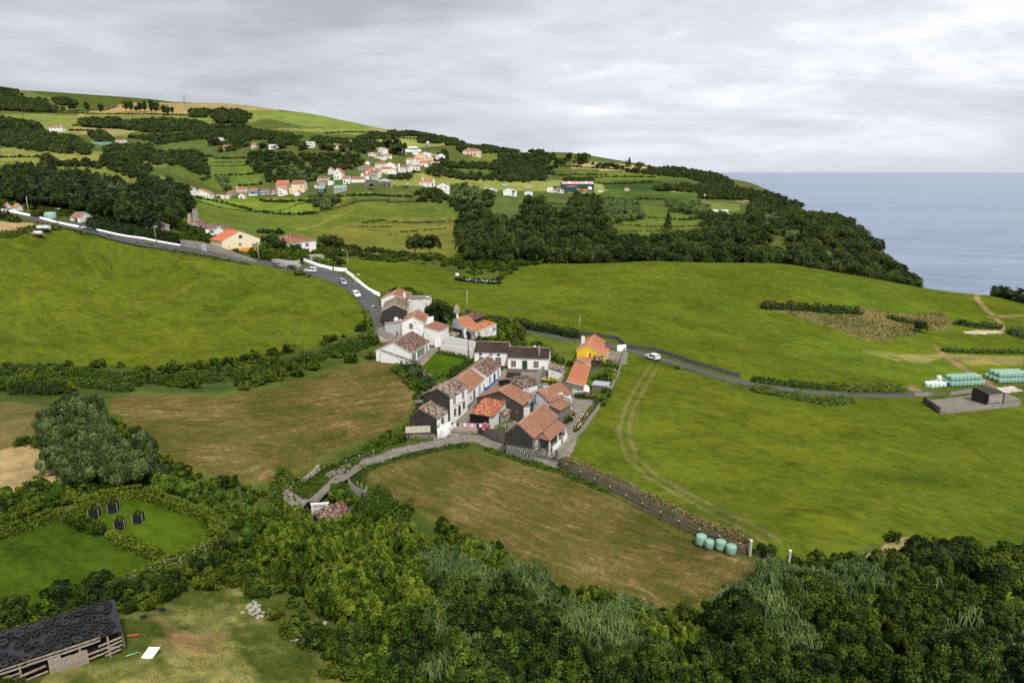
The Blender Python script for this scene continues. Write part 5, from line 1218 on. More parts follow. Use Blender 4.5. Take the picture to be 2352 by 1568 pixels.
house('outbuilding','small salmon-roofed link with white chimney against the yellow gable','outbuilding',2.0,V('B',1352,612),V('B',1482,676),V('B',1526,600),hA=2.3,hB=1.9,roof='shedx',rmat='tile_orange',wall='white_plaster',ridge=None,chim=[(.1,.8,.8,3.3,'white_plaster')])
house('outbuilding','long salmon-roofed yellow outbuilding running down from the yellow house','outbuilding',1.2,V('B',1236,902),V('B',1457,978),V('B',1545,712),axis=1,hA=3.4,hB=2.6,roof='shedx',rmat='tile_orange',wall='grey_cement',mats={'r':'yellow_plaster'},trim='white_plaster',ridge=None,
ops=[('r',.2,.1,.9,2.0,dict(kind='door',leafm='white_paint')),('r',.6,1.0,.8,1.0)])
house('outbuilding','stained white lean-to with blue door at the foot of the long salmon roof','outbuilding',.9,V('B',1186,948),V('B',1350,1002),V('B',1364,952),hA=2.8,hB=2.5,roof='shedx',rmat='tile_brown',wall='white_plaster_stained',trim='stone_trim',ridge=None,
ops=[('f',.4,.6,.9,1.3,dict(kind='door',leafm='blue_paint',trim=None)),])
house('tank_shed','grey block store with flat pale metal roof in the flower garden','shed',1.2,V('B',1573,972),V('B',1776,992),V('B',1794,938),h=1.9,roof='flat',rmat='galvanised',wall='grey_cement',ridge=None,ov=.12,mats={'r':'white_paint'})
house('kiosk','brown timber garden kiosk with shingled top against the yellow wall','shed',2.5,V('B',1580,628),V('B',1694,638),depth=2.0,h=2.2,roof='shed',back_h=2.7,rmat='tile_old',wall='brown_wood',trim='brown_wood',ridge=None,ops=[('f',.65,.9,1.2,.8,dict(trim=None,leafm='brown_wood',px=2,pz=1))],block=False)
zb=-4.6
e=empty('terrace_wall',tuple(onz(V('N',812,860),zb-.5)),0,'white parapet wall pierced by a row of round holes beside the steep steps','wall')
a,b=onz(V('N',808,745),zb+2.0),onz(V('N',968,735),zb+2.0);Lw=float(np.hypot(*(b-a)[:2]));rz=math.atan2(b[1]-a[1],b[0]-a[0])
e.location=(a[0],a[1],zb);e.rotation_euler[2]=rz
m_=MB();m_.box(0,Lw,0,.3,-2.5,2.0,'white_plaster_stained');m_.box(-.1,Lw+.1,-.05,.35,2.0,2.08,'white_plaster');m_.build('wall',e)
for i in range(6):m_=MB();M=Matrix.Translation((.5+i*(Lw-1)/5,-.01,1.6))@Matrix.Rotation(math.pi/2,4,'X');m_.lathe([(0,.005),(.13,.005),(.13,-.01)],'shade_black',10,M);m_.build('shade_disc',e)  # black discs paint the shade of the holes, the wall stays solid
e=empty('garden_steps',tuple(onz(V('N',990,790),zb+1)),0,'narrow dark steps beside the pierced white parapet','stairs')
for i in range(9):
    c=onz(V('N',1005-i*9,775+i*14),zb+1.6-i*.22);m_=MB();m_.box(-.6,.6,-.18,.18,-.5,0,'grey_cement');s_=m_.build('step',e);s_.location=tuple(np.array(c)-np.array(e.location))
house('low_house','half hidden house with decayed red tiles below the lane and bamboo','house',zb-1.2,V('N',925,935),V('N',1185,815),V('N',1255,745),h=2.6,hC=3.9,roof='shed',back_h=4.0,rmat='tile_rustorange',wob=.06,wall='dark_render',trim='pale_concrete',ridge=None,block=True)if False else None
house('low_house','half hidden house with decayed red tiles below the lane and bamboo','house',zb-1.0,V('N',925,925),V('N',1190,815),depth=2.8,h=2.2,roof='shed',back_h=3.2,rmat='tile_old',wob=.06,wall='dark_render',trim='pale_concrete',ridge=None)
wall_run('lane_wall','steep concrete wall dropping with the lane above the sunken garden','wall',[V('N',1140,475),V('N',1040,500),V('N',930,620),V('N',800,740),V('N',710,850)],[.5,.7,.9,1.0,.8],.35,'grey_cement',below=2.5)
wall_run('garden_wall','curved dark wall enclosing the sunken garden below the mown field','wall',[V('N',1150,440),V('N',1170,560),V('N',1220,615),V('N',1330,640),V('N',1270,740)],.8,.35,'grey_cement',below=2.5)
LW=[G(V('N',550,790)),G(V('N',640,740)),G(V('N',720,640)),G(V('N',800,560)),G(V('N',880,490)),G(V('N',925,440))]
e=empty('cobble_wall',tuple(LW[0]),0,'tall retaining wall of rounded stones along the steep part of the lane','stone wall')
WW=densify([tuple(p[:2])for p in LW],.42);rng2=random.Random(9);cob=[]
for k in range(5):
    m_=MB();bm_=bmesh.new();bmesh.ops.create_icosphere(bm_,subdivisions=1,radius=.5)
    for vv in bm_.verts:vv.co*=rng2.uniform(.85,1.1)
    m_.v=[tuple(vv.co)for vv in bm_.verts];m_.f=[tuple(q.index for q in f.verts)for f in bm_.faces];m_.m=[m_.mi('rubble')]*len(m_.f);m_.sm=[False]*len(m_.f);bm_.free();cob.append(m_.mesh('stone'))
T_=np.gradient(WW,axis=0);T_/=np.linalg.norm(T_,axis=1,keepdims=True);zz=H(WW[:,0],WW[:,1])-.75;oz=H1(*WW[0])
m_=MB();nb=len(WW)
for i in range(nb-1):
    for(a_,b_)in(((WW[i],zz[i]),(WW[i+1],zz[i+1])),):
        n_=np.array([-T_[i][1],T_[i][0]]);hh=2.0
        p0=a_[0]-WW[0];p1=b_[0]-WW[0]
        m_.hexa([(p0[0],p0[1],a_[1]-oz-1),(p1[0],p1[1],b_[1]-oz-1),(p1[0]+n_[0]*1.2,p1[1]+n_[1]*1.2,b_[1]-oz-1),(p0[0]+n_[0]*1.2,p0[1]+n_[1]*1.2,a_[1]-oz-1)],
[(p0[0]+n_[0]*.7,p0[1]+n_[1]*.7,a_[1]-oz+hh),(p1[0]+n_[0]*.7,p1[1]+n_[1]*.7,b_[1]-oz+hh),(p1[0]+n_[0]*1.2,p1[1]+n_[1]*1.2,b_[1]-oz+hh),(p0[0]+n_[0]*1.2,p0[1]+n_[1]*1.2,a_[1]-oz+hh)],'grey_mortar')
m_.build('backing',e)
cnt=0
for i in range(nb-1):
    for j in range(6):
        if cnt>=290:break
        t_=(j+.5)/6*2.2;n_=np.array([-T_[i][1],T_[i][0]]);p=WW[i]-WW[0]+n_*(.7*t_/2.2+.02)+T_[i]*rng2.uniform(-.1,.1)
        o_=link('stone',cob[rng2.randrange(5)],parent=e);o_.location=(p[0],p[1],zz[i]-oz+t_+rng2.uniform(-.05,.05));o_.rotation_euler=(rng2.uniform(0,3),rng2.uniform(0,3),rng2.uniform(0,3));s_=rng2.uniform(.34,.56);o_.scale=(s_,s_,s_);cnt+=1
def gz0(p):
    z=float(G(p)[2]);return z
# ------------------------------------------------------------------ houses along the upper road
house('house','cream gabled house with orange-red roof and small green shutter by the upper road','house',gz0(V('H',700,560)),V('H',548,480),V('H',998,446),depth=9.5,h=3.6,roof='gy',rh=3.4,apex=.47,rmat='tile_newred',wall='cream_plaster',trim='cream_plaster',ridge=None,plinth=('orange_paint',.3),
ops=[('f',.49,4.0,1.3,1.2,dict(trim=None,leafm='green_paint',kind='door',name='shutter')),('f',.46,1.2,.9,.9,dict(trim='stone_trim')),('f',.18,.9,.6,.6,dict(trim=None)),('f',.8,1.0,.7,.7,dict(trim=None))])
house('house','white mossy-tiled gabled house directly behind the cream house','house',gz0(V('H',520,420)),V('H',466,352),V('H',585,335),V('H',738,330),h=3.4,roof='gx',rh=1.6,rmat='tile_old',wob=.04,ops=[('f',.15,.1,.8,2.0,dict(kind='door',leafm='grey_metal'))],below=4)
house('house','white low house with mossy tiles left of the white gabled one on the slope','house',gz0(V('H',420,420)),V('H',352,332),V('H',468,330),depth=7,h=3.0,roof='gx',rh=1.5,rmat='tile_old',wob=.04,ops=[('f',.55,1.0,.9,1.2),('f',.75,1.0,.7,1.2)],below=4)
house('house','greyish white rear gable with brown roof beside the twin stone chimneys','house',gz0(V('H',330,350)),V('H',292,300),V('H',400,292),depth=8,h=3.0,roof='gx',rh=2.0,rmat='tile_old',wall='white_plaster_stained',below=4)
for(p,w,h,lb)in((('H',180,300),1.9,5.5,'leaning reddish stone chimney tower, left of the pair'),(('H',256,310),2.6,8.0,'tall grey stone chimney tower, right of the pair')):
    c=G(V(*p));m_=MB();m_.hexa([(-w/2,-w/2,-2),(w/2,-w/2,-2),(w/2,w/2,-2),(-w/2,w/2,-2)],[(-w*.34,-w*.34,h),(w*.34,-w*.34,h),(w*.34,w*.34,h),(-w*.34,w*.34,h)],'rubble' if w>2 else 'pink_plaster');m_.box(-w*.37,w*.37,-w*.37,w*.37,h,h+.2,'rubble')
    o=m_.build('chimney_tower',None,label=lb,category='chimney');o.location=c;BLOCK.append((c[0],c[1],2.5))
house('house','white square house with hipped brown tile roof and dark shutters beside the side road','house',gz0(V('H',1650,632)),V('H',1355,505),V('H',1655,470),V('H',1160,478),h=5.4,hC=5.4,roof='hip',rh=3.0,rmat='tile_brown',trim='white_plaster',below=4,chim=[(.62,.6,1.5,8.3,'white_plaster','tile_brown')],
ops=[('f',.36,3.0,.9,1.5,dict(shutters='brown_wood',tw=.05,trim=None)),('f',.64,3.0,.9,1.5,dict(shutters='brown_wood',tw=.05,trim=None)),('f',.66,.4,1.1,1.4,dict(kind='void',trim='dark_red_metal')),('l',.25,2.6,.9,1.5,dict(shutters='brown_wood',tw=.05,trim=None))])
house('ruin','crumbling small stone house front below the hipped white house','ruin',gz0(V('U',1260,480)),V('U',1130,400),V('U',1390,385),depth=4,h=2.8,roof='flat',rmat='rubble',wall='rubble',ridge=None,ov=0,ops=[('f',.42,.8,.9,1.2,dict(kind='void',trim=None)),('f',.72,0,.9,2.1,dict(kind='void',trim=None)),('f',.85,.8,.6,1.0,dict(kind='void',trim=None))])
house('shed','small stone shed with grey gable on the garden terrace above the long clipped hedge','shed',gz0(V('E',1540,510)),V('E',1500,475),V('E',1590,470),V('E',1642,440),h=2.4,roof='gx',rh=1.0,rmat='tile_lichen',wall='rubble',below=3,ridge=None)
# ------------------------------------------------------------------ village on the far slope
def fh(view,xl,xr,yb,dist,rot,depth,h,roof,rmat,label,wall='white_plaster',rh=1.8,cat='house',name='village_house',**k):
    pl,pr=V(view,xl,yb),V(view,xr,yb);gd=float(G(((pl[0]+pr[0])/2,pl[1]))[1]);nd=min(max(gd,dist*.72),dist*1.3);q=nd/dist;dist=nd
    hs=q*.66;h*=hs;depth*=q*.8;rh*=hs;k['ops']=[(o[0],o[1],o[2]*hs,o[3]*q*.85,o[4]*hs,*o[5:])for o in k.get('ops',())];k['chim']=[(o[0],o[1],o[2]*q*.8,o[3]*hs,*o[4:])for o in k.get('chim',())]
    if 'back_h' in k:k['back_h']*=hs
    if abs(gd-nd)>1:print('FH',label[:40],round(gd),round(nd))
    a=ond(pl,dist);b=ond(pr,dist);um=(a[0]+b[0])/2/dist;ex_=min(depth*abs(um),.4*(b[0]-a[0]))
    if um<0:b[0]-=ex_
    else:a[0]+=ex_
    w=b[0]-a[0];c=(a+b)/2;z0=float(c[2]);r=math.radians(rot);L=w/max(.5,math.cos(r))if True else w
    hx=np.array([math.cos(r),math.sin(r)])*L/2
    A_=np.array([c[0]-hx[0],c[1]-hx[1],z0]);B_=np.array([c[0]+hx[0],c[1]+hx[1],z0])
    k['hs']=hs
    return house(name,label,cat,z0,None,None,frame=(A_,B_),depth=depth,h=h,roof=roof,rmat=rmat,wall=wall,rh=rh,rib=False,below=2.5,**k)
w3=lambda*us:[('f',u,1.0,1.0,1.3,dict(trim=None,px=1,pz=1,leafm='stone_trim'))for u in us]
dr=lambda u,m='green_paint':('f',u,0,1.1,2.2,dict(kind='door',trim=None,leafm=m))
fh('I',470,635,535,690,8,11,6.2,'hip','tile_brown','large white villa with brown hipped roof alone on the upper left hillside',rh=2.4,ops=w3(.15,.35,.6,.85)+[('f',u,4.0,1.0,1.3,dict(trim=None,px=1,pz=1))for u in(.2,.5,.8)],chim=[(.45,.4,1,9,'white_plaster'),(.85,.3,1,9.4,'white_plaster')])
fh('I',1085,1200,642,680,0,8,4,'gx','tile_brown','white school-like house with brown roof on the upper street among trees',ops=w3(.15,.3,.45,.7)+[dr(.9,'grey_metal')])
fh('F',505,578,188,740,0,5,5,'flat','white_paint','small plain white cabin above the ochre cottage',ridge=None)
fh('F',560,690,288,640,0,8,4.2,'gx','tile_brown','ochre cottage with brown roof left end of the upper street',wall='peach_plaster',ops=w3(.25,.5,.75))
fh('Q',30,210,200,645,0,8,5.0,'gx','tile_brown','pale yellow cottage with green door between two round street trees',wall='cream_plaster',rh=2.2,ops=[('f',.3,1.4,1.3,1.6,dict(trim=None,px=1,pz=1,leafm='green_paint')),dr(.72)])
fh('Q',445,720,205,650,0,9,5.6,'flat','white_paint','modern flat-roofed white bungalow with big windows on the upper street',ridge=None,ov=.1,ops=[('f',.38,.6,2.8,2.6,dict(trim=None,px=3,pz=1)),('f',.7,.6,3.4,2.6,dict(trim=None,px=3,pz=1)),('f',.72,3.4,2.6,1.0,dict(trim=None,px=2,pz=1,leafm='dark_metal'))])
fh('Q',1320,1545,185,660,0,9,8.4,'flat','white_paint','modern three-level white cube house with three small upper windows',ridge=None,ov=.1,ops=[('f',u,5.4,1.3,1.4,dict(trim=None,px=1,pz=1,leafm='grey_metal'))for u in(.25,.55,.78)]+[('f',.32,1.2,3.6,2.6,dict(trim=None,px=3,pz=1)),('f',.8,1.6,2.0,1.6,dict(trim=None,px=2,pz=1))])
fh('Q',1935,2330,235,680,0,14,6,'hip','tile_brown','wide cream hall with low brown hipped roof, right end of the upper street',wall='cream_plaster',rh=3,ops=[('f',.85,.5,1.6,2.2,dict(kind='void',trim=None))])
fh('F',2275,2400,375,640,10,8,4,'gx','tile_brown','small white house with porch at the bend below the upper street',ops=w3(.2,.5,.8))
fh('R',625,745,265,650,-25,8,7.6,'gy','tile_newred','tall narrow two-storey house with orange roof, left of the big round tree',ops=w3(.3,.7)+[('f',.5,4.2,1.2,1.4,dict(trim=None,px=1,pz=1))])
fh('R',748,835,270,655,0,9,6.5,'gy','tile_brown','white gabled house with stone side next to the tall narrow orange-roofed house',mats={'r':'rubble'},ops=[('f',.5,4,1.3,1.4,dict(trim=None,px=1,pz=1))])
fh('R',560,765,370,630,-12,8,4.5,'gx','tile_brown','white house with brown roof and dark door below the tall narrow house',ops=w3(.2,.75)+[dr(.45,'dark_metal')])
fh('R',765,900,350,632,8,7,4.2,'gx','tile_newred','white house with short orange roof right of the brown-roofed one',ops=w3(.3,.6))
fh('R',440,600,310,640,0,7,3.8,'gy','tile_brown','low white pair of sheds left of the upper cluster',ops=w3(.5))
fh('R',1270,1400,285,660,0,8,4.4,'gy','tile_brown','small white gabled barn in front of the wrapped bale store')
fh('R',1440,1640,340,640,-8,10,6.5,'gy','tile_brown','long white gabled house behind the peach villa',apex=.35)
fh('R',1635,1735,380,635,0,9,6.8,'gx','tile_brown','white two-storey house with railed balcony next to the big white gable',ops=[('f',.5,3.6,3.2,2.0,dict(kind='void',trim=None)),('f',.5,.4,3.0,2.2,dict(kind='void',trim=None))])
fh('R',1735,1892,388,630,0,9,6.8,'gy','tile_brown','large plain white gabled house with two green windows, right end of the cluster',rh=2.6,ops=[('f',.25,3.6,1.3,1.5,dict(trim=None,px=1,pz=1)),('f',.68,3.6,1.3,1.5,dict(trim=None,px=1,pz=1)),('f',.2,.8,1.3,1.5,dict(trim=None,px=1,pz=1))])
fh('R',1318,1560,420,610,0,13,8.0,'gy','tile_newred','big peach villa with orange gabled roof',wall='peach_plaster',rh=3.4,ops=[('f',.35,3.5,1.6,1.4,dict(trim=None,px=2,pz=1,leafm='white_paint')),('f',.7,3.5,1.6,1.4,dict(trim=None,px=2,pz=1,leafm='white_paint'))])
fh('R',1560,1670,415,612,0,8,5.6,'flat','peach_plaster','peach flat-roofed extension of the orange-roofed villa',wall='peach_plaster',ridge=None,ops=w3(.3,.55,.8))
fh('R',1600,1790,472,600,0,7,3.4,'shed','pink_metal','cream porch with flowers and columns below the peach villa',wall='cream_plaster',ridge=None,back_h=4.2,ops=[('f',u,0,1.8,2.4,dict(kind='void',trim='cream_plaster'))for u in(.3,.5,.7,.88)])
fh('R',1150,1315,475,590,-14,10,7.4,'gx','tile_newred','tall white house with orange roof and outside stair',ops=w3(.7)+[('f',.75,4,1.0,1.5,dict(trim=None,px=1,pz=1)),dr(.45,'dark_metal')])
fh('R',1315,1430,465,592,0,8,6.4,'gx','tile_newred','white house with blue-green door beside the outside stair',ops=[('f',.15,3.2,1.1,2.2,dict(kind='door',trim=None,leafm='green_paint')),('f',.5,3.6,1.6,1.2,dict(trim=None,px=2,pz=1))])
fh('R',1395,1575,500,580,0,8,4.4,'gx','tile_newred','low white house with bright orange roof and dark door beneath the peach villa',rh=2.4,ops=w3(.2)+[dr(.5,'dark_metal')])
fh('R',1050,1240,585,575,-16,9,5.6,'gx','tile_orange','large white house with salmon roof stepping down the lane')
fh('R',1265,1420,568,572,0,7,4.4,'gx','tile_orange','white one-storey house with salmon roof above the stone wall',ops=w3(.25,.6,.85))
fh('R',1175,1270,580,574,0,8,6.6,'flat','white_paint','plain white cube between the two salmon-roofed houses',ridge=None,ov=.05,ops=[('f',.25,3.6,.6,.6,dict(trim=None,px=1,pz=1))])
fh('R',570,790,555,580,0,9,6.6,'gx','tile_brown','long two-storey white house with balconies and brown roof',rh=2.2,ops=w3(.2,.5,.8)+[('f',u,3.8,1.0,1.6,dict(trim=None,px=1,pz=1))for u in(.2,.5,.8)])
fh('R',245,560,590,575,6,9,4.6,'hip','tile_brown','grey stone and white one-storey house with brown hipped roof',wall='rubble',mats={'l':'white_plaster'},rh=2.2,ops=w3(.38,.58,.74,.9))
fh('R',385,480,470,590,0,7,4,'gy','tile_brown','little white shed uphill of the grey stone house',rh=1)
fh('R',770,990,570,565,0,12,6.5,'gy','tile_brown','broad white gabled house with brown roof beside the tall white chimney',rh=3.4,apex=.4,ops=w3(.8))
fh('R',1000,1045,610,555,0,4,10,'flat','white_paint','tall square white tower chimney rising between roofs',ridge=None,ov=.1)
fh('R',1040,1175,628,552,0,8,7.4,'gx','tile_old','dark-roofed grey stone house next to the white tower chimney',wall='white_plaster_stained',mats={'r':'rubble'})
fh('R',680,900,640,545,0,9,6.0,'gx','tile_newred','white house with bright orange roof and stepped side roof',rh=2.2,ops=w3(.3,.6))
fh('R',845,985,642,543,0,8,4.4,'gy','tile_newred','small white gabled shed right of the stepped orange roof',rh=1.6)
fh('R',390,715,690,540,6,11,6.8,'hip','tile_newred','ochre and cream two-storey house with orange hipped roof',wall='cream_plaster',rh=2.6,ops=[('f',.25,3.6,2.0,1.4,dict(trim='orange_paint',px=2,pz=1)),('f',.75,3.6,1.2,1.4,dict(trim=None,px=1,pz=1)),('f',.4,.6,1.2,1.8,dict(trim=None,px=1,pz=1))],chim=[(.55,.2,1.2,10,'white_plaster')])
fh('R',300,395,735,538,0,9,5.6,'gy','tile_newred','white gabled house half hidden left of the ochre two-storey house',rh=2)
fh('R',485,650,760,530,0,9,9.0,'gx','tile_old','tall white house with black roof edge in front of the ochre house',rh=1.4,mats={'r':'white_plaster'},wall='grey_plaster',ops=[('f',.35,4.6,2.0,1.6,dict(trim=None,px=2,pz=1)),('f',.75,4.6,.8,1.5,dict(trim=None,px=1,pz=1))])
fh('R',390,485,748,532,0,7,4.6,'gx','tile_newred','tiny orange-roofed white annex left of the tall black-edged house',rh=1.6)
fh('R',620,905,870,500,4,9,5.2,'hip','grey_metal','unfinished grey house with slate grey hipped roof and bare openings',wall='grey_cement',mats={'r':'cream_plaster'},rh=2.6,ops=[('f',u,.3,1.2,2.6,dict(kind='void',trim=None))for u in(.1,.3,.5,.78,.92)])
fh('R',365,610,880,502,0,9,4.4,'flat','pale_concrete','half-built concrete house with open stair well',wall='pale_concrete',ridge=None,ov=0,ops=[('f',.65,.5,3.8,2.8,dict(kind='void',trim=None))])
fh('R',1400,1655,865,470,-10,7,4.0,'gx','tile_orange','white house with salmon roof and tall chimney standing alone by the yellow field',rh=2.6,ops=w3(.2,.7),chim=[(.22,.3,1,8,'white_plaster')])
fh('R',1655,1692,880,468,0,8,7.2,'flat','white_plaster','narrow tall white end wall of the salmon-roofed house',ridge=None,ov=0)
fh('R',1728,1980,970,455,0,9,5.6,'gy','tile_brown','white gabled house with brown roof, garage door and stair, right of the salmon-roofed one',rh=3.0,ops=[('f',.36,3.8,1.2,1.0,dict(trim=None,px=2,pz=1)),('f',.72,3.8,1.2,1.0,dict(trim=None,px=2,pz=1)),('f',.38,.2,1.2,2.2,dict(kind='door',trim=None,leafm='grey_wood')),('f',.78,.2,2.6,2.4,dict(kind='door',trim='stone_trim',leafm='white_paint'))])
fh('S',200,510,635,500,5,12,4.6,'gy','tile_orange','wide white gabled farmhouse with orange roof at the left end of the lower street',rh=4.6,apex=.25,ops=w3(.15,.38,.6,.85)+[('f',.25,5.2,.9,1.3,dict(trim=None,px=1,pz=1))])
fh('S',500,700,640,498,0,6,3.4,'flat','pink_metal','low white porch with pink canopies beside the wide white farmhouse',ridge=None,ov=.2,ops=[('f',.2,0,2.2,2.4,dict(kind='void',trim=None)),('f',.5,0,2.2,2.4,dict(kind='void',trim=None))])
fh('S',690,752,658,486,0,5,4.0,'shed','pink_metal','small white shed with pinkish sheet roof at the field edge',ridge=None,back_h=4.8)
fh('S',705,850,612,508,0,10,2.8,'gx','tile_brown','low grey house with brown roof between the farmhouse and blue house',wall='grey_plaster',rh=3.4)
fh('S',900,1060,650,495,0,8,3.6,'gy','tile_brown','small white gabled house with one dark door below the blue house',ops=[dr(.45,'dark_metal')],rh=2.0)
fh('S',865,1065,560,520,0,8,4.0,'gx','tile_newred','white house with orange roof and black arched window attached left of the blue house',ops=[dr(.6),('f',.25,.8,1.6,1.2,dict(trim='dark_metal',px=2,pz=1)),('f',.85,.8,1.6,1.2,dict(trim='dark_metal',px=2,pz=1))],rh=2.6,chim=[(-.02,.3,1.0,7.0,'white_plaster')])
fh('S',1070,1265,600,512,0,8,5.8,'gx','tile_newred','cornflower blue house with red roof on the lower village street',wall='blue_plaster',rh=2.0,plinth=('white_paint',1.2),ops=[('f',.3,2.4,1.4,1.4,dict(trim='dark_metal',px=2,pz=1)),('f',.52,1.2,1.0,2.6,dict(kind='door',trim=None,leafm='dark_metal')),('f',.76,2.4,1.2,1.4,dict(trim='brown_wood',px=1,pz=1))])
fh('S',1270,1465,582,515,0,8,5.0,'gx','tile_old','pale grey-blue old house with dark mossy roof right of the blue house',wall='grey_plaster',rh=1.8,ops=w3(.15,.55,.75))
fh('S',1470,1545,570,516,0,8,4.6,'gx','tile_old','mauve derelict house with collapsed roof beside the long pink house',wall='pink_plaster',rh=1.4)
fh('Q',620,980,1270,520,0,10,11.0,'gx','tile_orange','tall pinkish building with orange roof, left part of the long double-roofed house',wall='pink_plaster',rh=4)
fh('Q',985,1360,1250,522,0,10,10.2,'gx','tile_brown','cream right part of the long double-roofed house with brown roof',wall='cream_plaster',rh=4,ops=[('f',.78,6,1.2,2.2,dict(trim=None,px=1,pz=1,leafm='white_paint'))])
e_=fh('Q',920,1265,1240,500,0,7,6.0,'gx','tile_brown','cream house with twelve solar panels on its brown roof',wall='cream_plaster',rh=3.4,ops=[('f',.25,2.6,.5,.7,dict(trim=None,px=1,pz=1)),('f',.52,3.0,1.6,1.0,dict(trim=None,px=1,pz=1)),('f',.85,2.6,1.3,1.3,dict(trim=None,px=1,pz=1))])
L_,D_,k_=e_['_L'],e_['_D'],e_['_hs'];al=math.atan2(3.4*k_,D_/2);rf=[o for o in e_.children if o.name.startswith('roof')][0]
for i in range(6):
    for j in range(2):
        m_=MB();M=Matrix.Translation((L_*.2+i*L_*.125,.2+j*1.4*math.cos(al),6.0*k_+(.2+j*1.4*math.cos(al))*math.tan(al)+.22))@Matrix.Rotation(al,4,'X');m_.box(0,L_*.118,0,1.3,0,.06,'solar_panel',M);m_.build('solar_panel',rf)
fh('Q',670,960,1300,492,4,9,5.2,'gy','tile_newred','white gabled house with big orange roof in front of the solar roof',rh=3.6,apex=.12,ops=w3(.2,.4)+[('f',.22,3.6,1.0,1.5,dict(trim=None,px=1,pz=1))])
fh('Q',1045,1220,1310,486,0,7,3.6,'gy','tile_newred','small white house with little orange roof at the street edge',rh=1.8,apex=.6)
fh('Q',1580,1900,970,545,0,8,3.6,'gx','tile_old','long cream terraced cottages with dark roof above the mint bungalows',wall='cream_plaster',rh=1.6,ops=w3(.15,.4,.6,.85))
fh('Q',1615,1830,1080,535,0,8,4.6,'gx','tile_brown','pale grey house with brown roof left of the white walled yard',wall='grey_plaster',rh=2.0)
fh('Q',1510,1615,1120,533,0,6,2.8,'gx','tile_brown','low white shed beside the palm tree and red flag',rh=1.2)
fh('Q',1830,1990,1060,533,0,7,4.6,'flat','white_paint','plain white walled annex between grey house and big white house',ridge=None,ov=.05)
fh('Q',1835,2040,810,565,0,9,4.6,'gy','tile_brown','grey stained gabled house uphill of the big orange-roofed white house',wall='white_plaster_stained',rh=4.0,apex=.35)
fh('Q',1970,2235,930,552,0,14,8.2,'gy','tile_newred','big white gabled house with large orange roof, four windows in its front',rh=5,apex=.5,ops=[('f',u,1.4,1.0,2.0,dict(trim=None,px=1,pz=1))for u in(.22,.5)]+[('f',.45,6.8,1.0,1.8,dict(trim=None,px=1,pz=1)),('f',.2,5.4,.8,1.2,dict(trim=None,px=1,pz=1))])
fh('R',-35,125,830,525,0,9,6.2,'gx','tile_brown','white house with brown roof below the big orange-roofed house',rh=2.6,ops=w3(.25)+[('f',.25,2.5,1.0,1.6,dict(trim=None,px=1,pz=1)),dr(.65,'dark_metal')])
fh('R',125,390,800,522,0,8,3.8,'gx','tile_brown','low house with brown roof and long white sheet lean-to',rh=2.6)
fh('Q',1580,1800,1255,490,0,7,5.0,'gx','green_metal_light','left mint-roofed dark bungalow near the palm tree',wall='dark_render',rh=2.4,ops=[('f',u,2.0,1.5,1.4,dict(trim='white_paint',px=2,pz=1))for u in(.3,.7)])
fh('Q',1970,2300,1225,495,0,7,4.6,'gx','green_metal_light','right mint-roofed grey bungalow with white gable porch',wall='grey_plaster',rh=2.4,ops=[('f',u,1.6,1.5,1.4,dict(trim='white_paint',px=2,pz=1))for u in(.15,.35,.6)])
fh('I',1850,1790,1150,500,0,5,3,'gx','tile_old','x')if False else None
fh('E',1780,1840,190,470,0,8,5.5,'gx','tile_orange','white house almost hidden by the dark trees left of the lower street',rh=2)
fh('E',1535,1660,160,480,0,7,3.6,'gx','tile_orange','low salmon-roofed house peeping between the tall dark trees',wall='pink_plaster',rh=1.4)
fh('G',1620,1828,362,760,-8,12,8.0,'hip','tile_brown','big peach two-storey villa with hipped roof alone on the right hillside',wall='peach_plaster',rh=3.6,ops=[('f',u,4.8,2.0,1.6,dict(trim='white_paint',px=2,pz=1))for u in(.3,.5,.7)]+[('f',u,.4,2.4,2.4,dict(kind='void',trim=None))for u in(.3,.5,.7)],chim=[(.3,.3,1.2,12,'white_plaster')])
fh('G',1668,1760,778,505,0,6,4.8,'gx','tile_newred','tiny white hut with orange roof beside the flowering hedge',rh=1.0,ops=[('f',.5,1.6,1.0,1.6,dict(trim=None,px=1,pz=1))])
fh('J',30,158,665,520,0,8,6.0,'gy','tile_newred','white two-storey house with orange roof and dark double window by the yellow field',rh=2.6,apex=.35,ops=[('f',.75,3.4,2.4,2.0,dict(trim='dark_metal',px=3,pz=1)),('f',.72,.2,1.4,2.2,dict(kind='door',trim=None,leafm='blue_paint'))])
fh('J',228,308,660,535,0,5,3.6,'gy','tile_newred','very small white shed with red tile edge left of the barns',rh=1.0,ops=[('f',.3,.8,.8,.8,dict(trim=None,px=1,pz=1))])
fh('W',290,500,625,640,0,9,6.4,'flat','white_paint','plain white flat-topped store at the left of the farm yard',ridge=None,ov=.05,ops=[('f',.5,1.0,1.6,1.4,dict(trim=None,px=2,pz=1))])
fh('W',505,820,640,630,0,10,4.4,'hip','tile_brown','white garage with low tan hipped roof sheltering a white van',rh=2.8,ops=[('f',.35,0,5.0,3.4,dict(kind='void',trim=None)),('f',.85,.2,1.0,2.6,dict(kind='door',trim=None,leafm='dark_metal'))])
bn=fh('W',735,1775,555,655,4,16,8.6,'gx','pink_metal','long dark green metal barn with pale pink roof and two white skylight strips',wall='green_metal',mats={'r':'green_metal_light'},rh=3.2,cat='barn',name='barn',trim='grey_metal',ridge=None)
L_,D_,k_=bn['_L'],bn['_D'],bn['_hs'];al=math.atan2(3.2*k_,D_/2);rf=[o for o in bn.children if o.name.startswith('roof')][0]
for u in(.22,.74):m_=MB();M=Matrix.Translation((u*L_,-.2,8.6*k_+.14))@Matrix.Rotation(al,4,'X');m_.box(0,1.6,0,D_/2/math.cos(al),0,.05,'white_paint',M);m_.build('skylight',rf)
